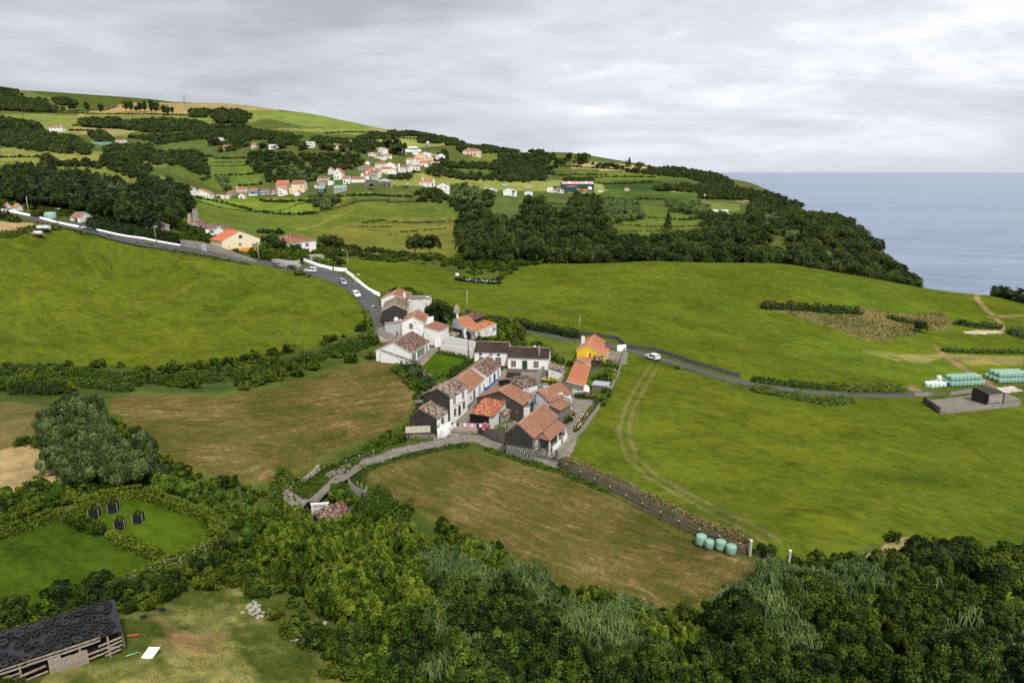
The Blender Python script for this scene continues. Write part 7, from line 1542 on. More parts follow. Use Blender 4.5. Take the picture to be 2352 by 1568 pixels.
hedge(hv('U',[(970,440),(1100,470),(1250,520),(1400,580),(1600,640)]),2.4,1.6,'shaggy hedge above the curved white wall','leaf_bright',zoff=.5)
hedge(hv('A',[(1160,1045),(1300,1070),(1600,1130)]),1.0,.9,'narrow hedge in front of the terrace wall at the lawn',HM)
hedge(hv('A',[(1790,650),(1950,660),(2130,690)]),2.6,2.4,'dark garden hedge below the country road, left block','leaf_hedge_dark')
hedge(hv('A',[(2190,680),(2120,760),(2060,830),(2000,930)]),1.8,2.0,'light green hedge running downhill between the garden plots','leaf_bright')
hedge(hv('B',[(500,170),(640,200),(760,230),(1000,270),(1200,310),(1400,350)]),2.6,2.4,'dark shaggy hedge along the country road above the small green paddock','leaf_hedge_dark',lump=.2)
hedge(hv('B',[(380,450),(460,440),(600,470)]),2.4,1.2,'low dark growth behind the long dark-roofed house','leaf_hedge_dark',lump=.2)
hedge(hv('A',[(1700,800),(1760,720),(1900,730),(2000,740)]),2.2,1.5,'square garden hedge beside the veranda house','leaf_hedge',lump=.1)
hedge(hv('A',[(1720,870),(1850,900),(1980,900)]),4.5,1.4,'overgrown dark plot behind the long dark-roofed house','leaf_hedge_dark',lump=.25)
hedge(hv('A',[(1330,1400),(1440,1300),(1560,1230),(1660,1180)]),1.8,1.4,'reddish green overgrown bank between the lawn and the terraced row','leaf_hedge',lump=.3,cat='hedgerow',name='hedgerow')
hedge(hv('A',[(560,1270),(680,1300),(800,1400),(900,1560)]),3.0,1.6,'rough bank of grass and bramble between mown field and white annex','leaf_grass',lump=.3,cat='hedgerow',name='hedgerow')
hedge([(0,858),(100,856),(200,866),(400,880),(520,872),(640,850),(760,815),(855,785)],5.0,1.5,'long shaggy hedgerow bank between the left green field and mown field','leaf_grass',name='hedgerow',cat='hedgerow',lump=.35,tintm=.3)
hedge([(20,905),(80,902),(140,905)],3.0,2.2,'dark bramble hedge at the far left below the green field','leaf_hedge_dark',name='hedgerow',cat='hedgerow',lump=.3)
hedge([(0,880),(120,878),(230,890),(300,900)],3.5,1.2,'lower green bank of ferns left of the mown field','leaf_grass',name='hedgerow',cat='hedgerow',lump=.35)
hedge([(852,768),(845,730),(838,715)],1.6,1.0,'yellow-flecked scrub at the lower corner of the left field beside the road','leaf_bright',name='hedgerow',cat='hedgerow',lump=.35)
hedge(hv('A',[(280,760),(230,700),(200,660)]),2.0,1.8,'yellowish bushes round the foot of the two lamp poles','leaf_bamboo',name='hedgerow',cat='hedgerow',lump=.3)
hedge(hv('E',[(700,540),(1000,590),(1400,670),(1700,730),(2100,800),(2350,850)]),1.4,.6,'low grassy verge scrub between the upper road and left field','leaf_grass',name='hedgerow',cat='hedgerow',lump=.35)
hedge(hv('E',[(0,590),(150,560),(300,510),(450,480),(580,520)]),2.5,1.1,'rough grassy bank behind the two small tank trailers','leaf_grass',name='hedgerow',cat='hedgerow',lump=.35)
hedge(hv('E',[(0,380),(60,400),(110,410)]),4,3.0,'dark bush at the far left edge beside the road','leaf_hedge_dark',name='hedgerow',cat='hedgerow',lump=.3)
hedge(hv('L',[(0,985),(200,1020),(450,1070),(650,1110),(870,1080)]),3.0,1.3,'tall lush grass bank on the near side of the country road','leaf_grass',name='hedgerow',cat='hedgerow',lump=.35)
hedge(hv('L',[(0,905),(300,940),(540,970),(760,980)]),2.2,1.2,'dark grassy bank on the far side of the country road','leaf_hedge',name='hedgerow',cat='hedgerow',lump=.3)
hedge(hv('L',[(770,985),(1000,995),(1200,1000),(1340,1000)]),2.6,1.5,'mossy overgrown bank with dark stones at the end of the country road','leaf_grass',name='hedgerow',cat='hedgerow',lump=.3)
hedge(hv('L',[(90,280),(260,290),(480,300),(700,320),(960,330)]),3.5,2.2,'dark steep scrub bank across the ridge field hollow','leaf_hedge_dark',name='hedgerow',cat='hedgerow',lump=.3,tintm=.5)
hedge(hv('L',[(1180,360),(1300,400),(1500,430)]),3.0,1.0,'low dark bramble in the middle of the overgrown hollow','leaf_hedge',name='hedgerow',cat='hedgerow',lump=.35)
hedge(hv('L',[(1750,420),(1950,450),(2150,455)]),2.5,1.5,'dark bank below the ridge edge at the right','leaf_hedge_dark',name='hedgerow',cat='hedgerow',lump=.3)
hedge(hv('L',[(1640,650),(1850,665),(2100,670),(2350,670)]),2.0,.9,'low green hedge between the right end fields','leaf_hedge',name='hedgerow',cat='hedgerow',lump=.3)
hedge(hv('L',[(2220,490),(2300,520),(2400,560)]),5,2.2,'grey-green bushes at the right edge of the ridge field','leaf_reed',name='hedgerow',cat='hedgerow',lump=.3)
hedge(hv('K',[(1395,1275),(1500,1280),(1700,1292),(1750,1300)]),5,3.0,'dark cliff-top bushes against the sea, left group','leaf_dark',name='hedgerow',cat='hedgerow',lump=.3)
hedge(hv('K',[(1775,1292),(1880,1315),(2000,1340),(2150,1370),(2350,1420),(2450,1440)]),5,3.6,'dark cliff-top bushes against the sea, right group','leaf_dark',name='hedgerow',cat='hedgerow',lump=.3)
hedge([(640,1140),(740,1100),(830,1050),(920,1005),(960,975)],2.6,.9,'bramble bank between the mown field and the sloping lane','leaf_hedge',name='hedgerow',cat='hedgerow',lump=.35,tintm=.3)
hedge([(612,1150),(650,1128),(690,1108)],2.5,1.6,'yellow-green shrubs above the rounded stone wall','leaf_bamboo',name='hedgerow',cat='hedgerow',lump=.35)
hedge(hv('N',[(1190,470),(1300,450),(1500,360),(1800,280),(2100,210),(2300,190)]),1.6,.3,'dark lush grass strip on the field side of the lane wall','leaf_grass',name='hedgerow',cat='hedgerow',lump=.35)
hedge([(1110,1030),(1200,1058),(1290,1086),(1400,1130)],1.6,.3,'lush grass strip along the lower mown field beside the lane','leaf_grass',name='hedgerow',cat='hedgerow',lump=.35)
hedge(hv('N',[(1290,700),(1400,760),(1550,860),(1700,930)]),4.0,1.8,'green creeper bank falling from the lower mown field to the bamboo','leaf_grass',name='hedgerow',cat='hedgerow',lump=.35,tintm=.2)
hedge(hv('D',[(1400,930),(1330,1000),(1240,1060),(1130,1130)]),.8,.7,'dark clipped flower border in front of the veranda','leaf_hedge_dark')
hedge(hv('D',[(1400,780),(1470,700),(1520,620)]),1.6,1.1,'flowering border between the stone wing and the driveway','leaf_hedge')
hedge(hv('D',[(1560,900),(1650,790),(1750,640),(1880,500)]),.9,.8,'flowering border along the inside of the driveway wall','leaf_hedge')
hedge(hv('D',[(1560,330),(1700,350),(1880,360)]),2.2,1.0,'flower bed with white daisies under the big satellite dish','leaf_hedge')
hedge(hv('B',[(1700,700),(1850,740),(1900,800)]),2.2,1.3,'dense garden shrubs beside the wooden pergola','leaf_hedge',lump=.3)
hedge(hv('B',[(1830,960),(1850,880),(1880,820)]),1.6,1.2,'garden bed with red and yellow flowers along the grey wall','leaf_bright',lump=.3)
hedge(hv('B',[(1560,900),(1650,910),(1750,890)]),2.2,1.0,'small mixed shrubs above the grey block store','leaf_hedge',lump=.3)
hedge(hv('B',[(890,920),(1000,960),(1130,960)]),3.0,.8,'vegetable patch with yellow-green squash leaves below the outdoor stairs','leaf_bamboo',lump=.3,name='vegetable_patch',cat='vegetable patch')
hedge(hv('C',[(1380,900),(1450,880),(1560,900)]),5.0,.7,'leafy potato patch behind the yard wall','leaf_bright',lump=.2,name='vegetable_patch',cat='vegetable patch')
hedge(hv('C',[(1560,760),(1650,760),(1800,740)]),3.5,.8,'dark kale patch below the barn wall','leaf_hedge_dark',lump=.3,name='vegetable_patch',cat='vegetable patch')
hedge(hv('C',[(240,90),(330,200),(430,300),(540,360)]),3.2,2.6,'overgrown reeds and cane at the corner of the lawn beside the mossy-roofed row','leaf_reed',lump=.3,name='reed_bank',cat='reed')
hedge(hv('C',[(700,150),(560,250),(480,330)]),1.6,.8,'low reddish bank beside the lawn','leaf_grass',lump=.3)
def tuft_region(regs,sp,y0,y1,seed,hgt,label,mat,name,n=5):
    x,y,z=scatter(regs,sp,y0,y1,.1,seed,.1,2)
    if len(x):tufts(name,x,y,hgt,label,mat,n_per=n)
hedge([(1290,1066),(1350,1092),(1440,1132),(1560,1196),(1640,1232),(1718,1262)],1.5,.5,'dry brown grass topping the bank wall','leaf_dry',name='dry_bank',cat='grass',lump=.4,zoff=1.2)
tuft_region([('Z',[(250,1430),(500,1350),(620,1380),(700,1480),(780,1600),(0,1700),(150,1560)])],.45,44,110,21,.10,'rough tufted grass of the bottom left meadow','leaf_grass','meadow_grass',5)
tuft_region([('L',[(30,260),(250,290),(700,340),(950,270),(1150,310),(1400,340),(1640,310),(1760,420),(1700,470),(1500,460),(1380,545),(1250,500),(1220,575),(1000,555),(700,450),(300,330)])],1.2,200,330,22,.45,'dry pale weeds filling the overgrown hollow','leaf_dry','dry_weeds',6)
x,y,z=scatter([('Z',M1),('Z',M2)],1.0,80,200,0,23,.1);k_=np.random.RandomState(1).rand(len(x))<.45
tufts('stubble_tufts',x[k_],y[k_],.12,'scattered grass regrowth on the mown fields','leaf_grass',n_per=4)
x,y,z=scatter([('L',[(200,300),(700,345),(950,290),(1400,345),(1640,320),(1740,420),(1500,455),(1380,530),(1000,540),(700,440)])],1.5,200,330,.1,24,.1);k_=fbm(x,y,9,3,3)>-.05
tufts('green_weeds',x[k_],y[k_],.6,'green weeds mixed through the overgrown hollow','leaf_grass',n_per=7)
# ------------------------------------------------------------------ vehicles, poles, bales, washing and the rest
def yaw(pa,pb):a,b=G(pa),G(pb);return math.atan2(b[1]-a[1],b[0]-a[0])
CARS={}
def car_parts(kind,mat):
    """length along +x (front), width y"""
    if(kind,mat)in CARS:return CARS[(kind,mat)]
    if kind=='van':L,W,Hh=4.3,1.75,1.82;prof=[(-2.12,.30),(-2.15,1.05),(-2.05,1.72),(-1.9,1.82),(.35,1.82),(.55,1.76),(1.15,1.12),(1.95,.95),(2.12,.75),(2.14,.30)];belt=1.08;cab=(-1.95,.52,1.14)
    elif kind=='sedan':L,W,Hh=4.6,1.8,1.42;prof=[(-2.25,.30),(-2.30,.80),(-2.15,.98),(-1.55,1.02),(-.95,1.40),(.25,1.43),(1.05,.98),(2.0,.86),(2.26,.62),(2.28,.30)];belt=.96;cab=(-1.45,.22,1.0)
    else:L,W,Hh=4.1,1.76,1.50;prof=[(-2.0,.30),(-2.06,.85),(-1.95,1.10),(-1.65,1.46),(-1.2,1.52),(.15,1.50),(.95,1.02),(1.75,.88),(2.0,.65),(2.04,.30)];belt=.98;cab=(-1.75,.12,.95)
    mb=MB();n=len(prof);w=W/2
    def half(z):return w if z<=belt else w-(z-belt)*.30
    lft=[(x,-half(z),z)for x,z in prof];rgt=[(x,half(z),z)for x,z in prof]
    for i in range(n-1):mb.face([lft[i],rgt[i],rgt[i+1],lft[i+1]][::-1],mat,smooth=False)
    low=[(x,z)for x,z in prof]
    for s_,P in((-1,lft),(1,rgt)):mb.face(P if s_>0 else P[::-1],mat)
    mb.face([lft[0],lft[-1],rgt[-1],rgt[0]],'dark_metal')
    body=mb.mesh('body')
    g=MB();zt=Hh-.10;x0,x1,xf=cab
    for s_ in(-1,1):
        for a,b in((x0+.12,(x0+x1)/2-.06),((x0+x1)/2+.06,x1+.15)):
            y0,y1=half(belt)+.012,half(zt)+.012;g.face([(a-.05,s_*y0,belt+.02),(b+(.30 if b>x1 else.02),s_*y0,belt+.02),(b-(.0 if b>x1 else 0),s_*y1,zt),(a+.08,s_*y1,zt)][::s_],'window_glass')
    side=g.mesh('side_window')
    def onprof(i,t0,t1,inset=.12):
        (xa,za),(xb,zb)=prof[i],prof[i+1];q=lambda t:(xa+(xb-xa)*t,za+(zb-za)*t);(x_,z_),(X_,Z_)=q(t0),q(t1)
        nx,nz=(zb-za),-(xb-xa);l=math.hypot(nx,nz);nx,nz=-nx/l*-.012,-nz/l*-.012
        if nz<0:nx,nz=-nx,-nz
        g_=MB();g_.face([(x_+nx,-half(z_)+inset,z_+nz),(x_+nx,half(z_)-inset,z_+nz),(X_+nx,half(Z_)-inset,Z_+nz),(X_+nx,-half(Z_)+inset,Z_+nz)],'window_glass');return g_
    wi={'van':5,'sedan':5,'hatch':5}[kind];ri={'van':1,'sedan':3,'hatch':2}[kind]
    ws=onprof(wi,.06,.92).mesh('windscreen');rw=onprof(ri,.15,.9).mesh('rear_window')
    wh=MB();wh.tube((0,-.11,0),(0,.11,0),.31,.31,'tyre_rubber',14);tyre=wh.mesh('tyre');rm=MB();rm.tube((0,-.118,0),(0,.118,0),.19,.19,'galvanised',10);rim=rm.mesh('rim')
    hl=MB();hl.box(L/2-.16,L/2-.02+.02,-.18,.18,.62,.76,'headlight');tl=MB();tl.box(-L/2-.02,-L/2+.08,-.09,.09,.70,1.0,'red_paint')
    pl=MB();pl.box(L/2-.02,L/2+.03,-.26,.26,.40,.52,'white_paint');bp=MB();bp.box(L/2-.10,L/2+.015,-w*.96,w*.96,.28,.42,'dark_metal');bp.box(-L/2-.015,-L/2+.10,-w*.96,w*.96,.28,.42,'dark_metal')
    mr=MB();mr.box(.55,.75,-.10,.10,.98,1.12,mat)
    CARS[(kind,mat)]=dict(body=body,side=side,ws=ws,rw=rw,tyre=tyre,rim=rim,hl=hl.mesh('headlight'),tl=tl.mesh('tail_light'),pl=pl.mesh('number_plate'),bp=bp.mesh('bumper'),mr=mr.mesh('mirror'),L=L,W=W)
    return CARS[(kind,mat)]
def car(kind,mat,pos,rz,label,cat='car',name='parked_car',group=None):
    P=car_parts(kind,mat);x,y=pos[:2];r=empty(name,(x,y,H1(x,y)+.12),rz,label,cat,group)
    f=.6;dz=(H1(x+math.cos(rz)*2,y+math.sin(rz)*2)-H1(x-math.cos(rz)*2,y-math.sin(rz)*2))/4;r.rotation_euler[1]=-math.atan(dz)
    link('body',P['body'],parent=r);link('side_window',P['side'],parent=r);link('windscreen',P['ws'],parent=r);link('rear_window',P['rw'],parent=r);link('bumper',P['bp'],parent=r);link('number_plate',P['pl'],parent=r)
    for sx in(-1,1):
        for sy in(-1,1):
            w=bpy.data.objects.new('wheel',P['tyre']);COL.objects.link(w);w.parent=r;w.location=(sx*P['L']*.305,sy*(P['W']/2-.10),.31);rr=link('rim',P['rim'],parent=w)
    for sy in(-1,1):
        for k,nm in(('hl','headlight'),('tl','tail_light'),('mr','mirror')):
            o_=link(nm,P[k],parent=r);o_.location=(0,sy*(P['W']/2-(.30 if k=='hl' else.16 if k=='tl' else-.08)),0)
    for m_ in(P['tyre'],):
        if not m_.materials:m_.materials.append(MATS['tyre_rubber'])
    return r
car('hatch','car_white',G((1498,825)),yaw((1470,815),(1530,835))+math.pi,'white hatchback stopped on the narrow country road above the bright green field')
car('sedan','car_dark',G(V('T',1630,935)),yaw(V('T',1480,900),V('T',1780,960)),'dark saloon car on the upper road beside the long white wall and clipped hedge')
car('hatch','car_grey',G(V('U',515,605)),yaw(V('U',400,570),V('U',640,625)),'blue-grey estate car parked below the rounded stone wall, nearer the lamp post')
car('hatch','car_dark',G(V('U',815,650)),yaw(V('U',700,620),V('U',930,655)),'dark hatchback parked between the blue-grey estate car and the white van')
car('van','car_white',G(V('U',1145,700)),yaw(V('U',1060,680),V('U',1240,700))+math.pi,'small white van parked at the edge of the left field by the road fork','van','parked_van')
car('hatch','car_silver',G(V('U',1750,920)),yaw(V('U',1720,850),V('U',1820,950)),'silver car half behind a bush on the inner side of the road bend')
car('hatch','car_white',G(V('U',2000,1150)),yaw(V('U',1950,1070),V('U',2090,1200)),'white car at the foot of the wooden lamp post where the road narrows')
car('van','car_white',G(V('W',630,650)),.1,'white van in front of the tan-roofed garage in the farm yard','van','parked_van')
for k,(p,lb)in enumerate([(('Q',555,1290),'white car parked beside the mauve derelict house in the far village'),(('R',1185,850),'white car on the far village lane beyond the unfinished house'),(('G',940,350),'pale car parked on the upper lane near the white bales')]):
    car('hatch','car_white',G(V(*p)),.2+k,lb)
def person(pos,rz,shirt,legs,label,bend=0):
    me=bpy.data.meshes.new('person')
    V_=[(0,0,.95),(0,0,1.2),(0,0,1.42),(0,0,1.5),(0,.02,1.66),(.1,0,.9),(.12,.02,.5),(.12,0,.08),(.12,.13,.03),(-.1,0,.9),(-.12,.06,.5),(-.12,-.04,.08),(-.12,.09,.03),(.19,0,1.40),(.25,.05,1.12),(.24,.2,.92),(-.19,0,1.40),(-.26,.02,1.12),(-.25,.12,.86)]
    E=[(0,1),(1,2),(2,3),(3,4),(0,5),(5,6),(6,7),(7,8),(0,9),(9,10),(10,11),(11,12),(2,13),(13,14),(14,15),(2,16),(16,17),(17,18)]
    R=[.15,.14,.15,.06,.11,.10,.065,.045,.04,.10,.065,.045,.04,.06,.045,.035,.06,.045,.035]
    me.from_pydata(V_,E,[]);me.materials.append(MATS[legs]);o=link('person',me,label=label,category='person')
    o.location=(pos[0],pos[1],pos[2]+.1);o.rotation_euler[2]=rz;m_=o.modifiers.new('skin','SKIN')
    for i,r_ in enumerate(R):me.skin_vertices[0].data[i].radius=(r_,r_)
    me.skin_vertices[0].data[0].use_root=True;o.modifiers.new('sub','SUBSURF').levels=1
    s_=MB();s_.lathe([(.165,.92),(.17,1.2),(.19,1.40),(.10,1.49)],shirt,10,Matrix.Diagonal((1.15,.85,1,1)));
    for q in(-1,1):s_.tube((q*.19,0,1.42),(q*.255,.04,1.12),.075,.06,shirt,8)
    s_.build('shirt',o);h_=MB();h_.lathe([(.105,1.60),(.12,1.68),(.10,1.77),(0,1.80)],'brown_wood',10);h_.build('hair',o)
    f_=MB();f_.lathe([(.0,1.52),(.085,1.57),(.112,1.66),(.09,1.74)],'skin',10,Matrix.Translation((0,.02,0)));f_.build('head',o)
    return o
person(G(V('U',30,300)),2.5,'cloth_red','cloth_white','person in a red top and white trousers walking in the yard of the cream house')
person(G(V('U',950,645)),1.0,'cloth_white','cloth_navy','person in a white top standing on the road between the dark hatchback and white van')
TOPS={}
def pole(key,base,hpx_top,label,mat='pole_wood',r=.13,lamp=None,cat='lamp post',name='lamp_post',hgt=None,arm=None,cross=False):
    b=G(V(*base));t=V(*hpx_top);rr=ray(t);d=b[1]/rr[1];zt=CAMZ+rr[2]*d;h=hgt or max(2.0,float(zt-b[2]))
    e=empty(name,(b[0],b[1],b[2]-.2),0,label,cat);xt=float(rr[0]*d-b[0]);xt=max(-1.2,min(1.2,xt))
    m_=MB();m_.tube((0,0,-.3),(xt,0,h+.2),r,r*.65,mat,8);m_.build('post',e)
    if lamp is not None:
        a=MB();a.tube((xt*.93,0,h*.93),(xt+lamp,0-.1,h*.95+.35),.05,.05,'galvanised',6);a.build('arm',e)
        l=MB();l.hexa([(xt+lamp-.1,-.22,h*.95+.28),(xt+lamp+(.7 if lamp>0 else-.7),-.22,h*.95+.33),(xt+lamp+(.7 if lamp>0 else-.7),.12,h*.95+.33),(xt+lamp-.1,.12,h*.95+.28)][::(1 if lamp>0 else-1)],[(xt+lamp-.1,-.16,h*.95+.45),(xt+lamp+(.6 if lamp>0 else-.6),-.16,h*.95+.48),(xt+lamp+(.6 if lamp>0 else-.6),.06,h*.95+.48),(xt+lamp-.1,.06,h*.95+.45)][::(1 if lamp>0 else-1)],'white_paint');l.build('lamp_head',e)
    if cross:c=MB();c.box(xt-1.0,xt+1.0,-.06,.06,h-.3,h-.15,'dark_metal');c.build('crossarm',e)
    TOPS[key]=Vector((b[0]+xt,b[1],b[2]+h));return e
pole('a',('T',1045,850),('T',998,510),'dark wooden street lamp by the road behind the two tank trailers',r=.16,lamp=.9)
pole('b',('T',520,605),('T',472,300),'tall pale wooden pole above the upper road at the far left','pole_concrete')
pole('b2',('T',1490,590),('T',1480,470),'short lamp pole in front of the dense dark wood','pole_concrete',cat='pole',name='pole')
pole('c',('E',1475,660),('E',1448,480),'pale wooden street lamp in front of the tall clipped hedge','weathered_wood',lamp=.4)
pole('d',('H',998,738),('H',965,510),'white concrete street lamp beside the stone wall and estate car','pole_concrete',lamp=.5)
pole('e',('U',765,280),('U',735,20),'dark wooden pole in front of the hipped white house roof',r=.15,lamp=-.6)
pole('f',('U',700,235),('U',697,60),'thinner dark pole left of the hipped white house corner',cat='pole',name='pole',r=.09)
pole('g',('U',290,170),('U',280,20),'thin dark pole between cream house and hipped white house',cat='pole',name='pole',r=.09)
pole('h',('U',1855,670),('U',1820,270),'wooden street lamp behind the white wall corner with lamp arm to the left','weathered_wood',lamp=-1.1,r=.15)
pole('i',('U',1978,1085),('U',1972,730),'wooden street lamp with two lamp heads beside the white parked car','weathered_wood',lamp=.9,r=.15)
pole('j',('U',1758,940),('U',1740,560),'slim dark pole in front of the silver car',r=.07,cat='pole',name='pole',mat='dark_metal')
pole('k',('A',192,650),('A',190,400),'slim dark pole at the field corner, left of the lamp',r=.09,cat='pole',name='pole',mat='dark_metal')
pole('l',('A',280,700),('A',272,405),'street lamp at the field corner pointing over the dark road',lamp=.5,mat='pole_wood')
pole('m',('A',428,640),('A',405,390),'dark wooden pole standing at the wall of the dark stone house',cat='pole',name='pole')
pole('n',('A',1572,480),('A',1570,195),'concrete pole with a small white lamp behind the ruin','pole_concrete',cat='pole',name='pole')
pole('o',('A',2148,615),('A',2150,400),'slim dark pole beside the country road hedge',r=.1,cat='pole',name='pole')
pole('p',('A',1600,1115),('A',1578,800),'grey wooden pole at the corner of the hedge and terrace wall',cat='pole',name='pole')
pole('q',('B',860,795),('B',862,440),'wooden street lamp in front of the right half of the long dark-roofed house','weathered_wood',lamp=-.7,r=.17)
pole('r',('B',1402,290),('B',1408,35),'weathered pole with transformer hook above the yellow house','weathered_wood',cat='pole',name='pole',r=.16)
pole('s',('E',1050,895),('E',1022,708),'lone leaning dark pole with a bare earth ring in the left green field',cat='pole',name='pole',r=.12)
for k,(v,b,t,lb,cr)in enumerate([('I',(1024,308),(1014,218),'utility pole with crossarm on the brown hilltop field',True),('I',(1728,265),(1718,172),'left of two tall poles standing together on the skyline',False),('I',(1742,265),(1732,172),'right of two tall poles standing together on the skyline',False),('I',(40,405),(18,270),'wooden utility pole at the far left below the tree row',True),('I',(218,400),(205,315),'wooden utility pole right of the far left one',True),
('I',(925,640),(905,548),'pale leaning pole above the green container',False),('I',(1292,640),(1280,550),'left floodlight pole of the village sports ground',False),('I',(1350,590),(1345,540),'small floodlight pole of the village sports ground',False),('I',(1466,670),(1460,585),'middle floodlight pole of the village sports ground',False),('I',(1606,655),(1600,580),'right floodlight pole of the village sports ground',False),
('R',(735,915),(728,720),'brown pole in front of the half-built concrete house',False),('R',(455,220),(458,130),'pole on the slope left of the upper cluster',False),('R',(1752,780),(1750,705),'pole in the yellow field above the salmon-roofed house',True),('J',(153,640),(152,530),'pole behind the white two-storey house by the yellow field',True),('J',(340,610),(338,548),'pole right of the small white shed',False),('J',(504,640),(503,545),'pole beside the plain white store',False),
('J',(1210,685),(1209,610),'wooden pole in front of the maize field, left one',False),('J',(1557,705),(1556,635),'wooden pole in front of the maize field, right one',False),('J',(1929,740),(1928,680),'pole by the pale field near the coast',False),('J',(408,238),(406,208),'small pole on the skyline of the right hillside',False),('J',(493,258),(491,225),'second small pole on the skyline of the right hillside',False),('G',(2285,310),(2284,250),'thin pole on the right hillside below the skyline',False)]):
    b_=G(V(v,*b));e_=pole('x%d'%k,(v,*b),(v,*t),lb,'pole_wood',max(.12,b_[1]/3500.),cat='pole',name='utility_pole',cross=cr)
def cable(a,b,label,sag=.7,r=.045):
    A,B=TOPS[a],TOPS[b];m_=MB();P=[A.lerp(B,t/12)-Vector((0,0,sag*4*(t/12)*(1-t/12)))for t in range(13)]
    for p,q in zip(P[:-1],P[1:]):m_.tube(p-P[0],q-P[0],r,r,'wire',4,False)
    o_=m_.build('overhead_cable',None,label=label,category='cable');o_.location=P[0]
for a,b,lb in(('i','n','long overhead cable from the two-headed lamp across the ridge field'),('n','o','overhead cable from the concrete pole to the slim hedge pole'),('i','l','overhead cable crossing the road bend to the field corner lamp'),('h','i','overhead cable from the wall corner lamp to the two-headed lamp'),('o','r','overhead cable running along the country road hedge to the yellow house pole'),('q','p','overhead cable in front of the long dark-roofed house'),('l','p','overhead cable passing in front of the large white house'),('d','e','overhead cable at the hipped white house')):cable(a,b,lb,.9)
BM={}
def bale(x,y,z,mat,label,group=None,s=1.0,var=0):
    k=(mat,var)
    if k not in BM:
        rg=random.Random(var);m_=MB();j=lambda:rg.uniform(-.03,.03);m_.lathe([(0,0),(.50,0),(.60+j(),.07),(.645+j(),.35),(.65+j(),.62),(.635+j(),.95),(.58+j(),1.13),(.46,1.20),(0,1.215)],mat,18);BM[k]=m_.mesh('round_bale')
    o_=link('round_bale',BM[k],label=label,category='bale');o_.location=(x,y,z);o_.rotation_euler=(random.uniform(-.03,.03),random.uniform(-.03,.03),random.uniform(0,6.28));o_.scale=(s,s,s)
    if group:o_['group']=group
    return o_
for i,(p,lb)in enumerate([(('P',320,277),'leftmost and largest of the four green bales beside the bank wall'),(('P',370,298),'second, slumped smaller green bale of the four by the bank wall'),(('P',444,308),'third green bale of the four by the bank wall'),(('P',508,334),'rightmost green bale of the four, nearest the concrete post')]):
    g=G(V(*p));b_=bale(g[0],g[1],g[2],'bale_wrap',lb,'four green bales by the bank wall',[1.22,1.0,1.12,1.08][i],i)
    if i==1:b_.rotation_euler=(.12,-.1,1)
def stack(p0,p1,n,rows,levels,desc,mats=('bale_wrap',),gap=1.3,inset=.5):
    a,b=G(V('X',*p0)),G(V('X',*p1));d=b[:2]-a[:2];L=np.hypot(*d);d/=L;nn=np.array([-d[1],d[0]]);st=L/max(1,n-1)
    for lv in range(levels):
        for r_ in range(rows-(1 if lv and rows>2 else 0)):
            for i in range(n-lv):
                q=a[:2]+d*(i+lv*.5)*st+nn*(r_+lv*.5)*gap;z=H1(*q)+.03
                rn=['front','second','third','fourth'][r_];ln=['bottom','top'][lv]
                nb_=['first','second','third','fourth','fifth','sixth','seventh','eighth','ninth','tenth'][i]
                bale(q[0],q[1],z+lv*1.22,random.choice(mats),'%s bale, %s %s row, %s'%(nb_,rn,ln,desc),desc,1.0,random.randrange(4))
stack((1205,455),(1685,428),9,3,2,'long green bale stack by the lane end')
stack((1965,398),(2440,385),9,4,2,'right hand pale green bale stack')
stack((1795,315),(1900,352),3,1,1,'short side of right bale stack')
stack((890,478),(1080,458),4,2,1,'small whitish bale group by lane end',('bale_wrap_pale','bale_wrap_white'))
g=G(V('X',1012,440));bale(g[0],g[1]+.6,g[2]+1.25,'bale_wrap_pale','single whitish bale standing on top of the small whitish group')
g=G(V('X',825,462));bale(g[0],g[1],g[2],'bale_wrap_white','leftmost whitish bale with a dark torn patch by the lane end')
rg=random.Random(2);k=0
for i in range(17):
    for j in range(3):
        g=G(V('G',905+i*13,330-j*7));hh=0 if j<2 else 1
        bale(g[0],g[1]+j*2,g[2]+.2+(3.0 if(j==2 and 5<i<14)else 0),'bale_wrap_white','white wrapped bale in the heap above the village beside the silo','white bales heaped above the village',2.0,i%4)
for i,(p)in enumerate([('J',30,585),('J',45,585),('J',60,585),('J',242,605),('J',258,605),('J',276,605)]):
    g=G(V(*p));bale(g[0],g[1],g[2],'bale_wrap','pale green bale behind the %s'%('white two-storey house by the yellow field' if i<3 else 'very small white shed'),'pale green bales behind the %s'%('two-storey house' if i<3 else 'small white shed'),2.0)
for i,p in enumerate([('J',1920,682),('J',1957,683),('J',1970,680),('J',2056,683)]):g=G(V(*p));m_=MB();m_.box(-1.3,1.3,-1,1,0,2.6,'white_paint');m_.box(-1.35,1.35,-1.05,1.05,2.6,2.75,'galvanised');o_=m_.build('water_tank',None,label=['leftmost white tank cube on the pale coastal field','second white tank cube on the pale coastal field','third white tank cube, close beside the second','rightmost white tank cube on the pale coastal field'][i],category='tank');o_.location=g
g=G(V('G',1210,300));m_=MB();m_.lathe([(0,0),(2,0),(2,8),(1.5,9.3),(0,10)],'galvanised',14);o_=m_.build('silo',None,label='grey domed metal silo above the village',category='silo');o_.location=g
g=G(V('W',1635,590));m_=MB();m_.lathe([(0,0),(1.7,.6),(2.3,2.2),(1.7,3.8),(0,4.5)],'white_paint',14);o_=m_.build('round_tank',None,label='white spherical tank in front of the long green barn',category='tank');o_.location=g
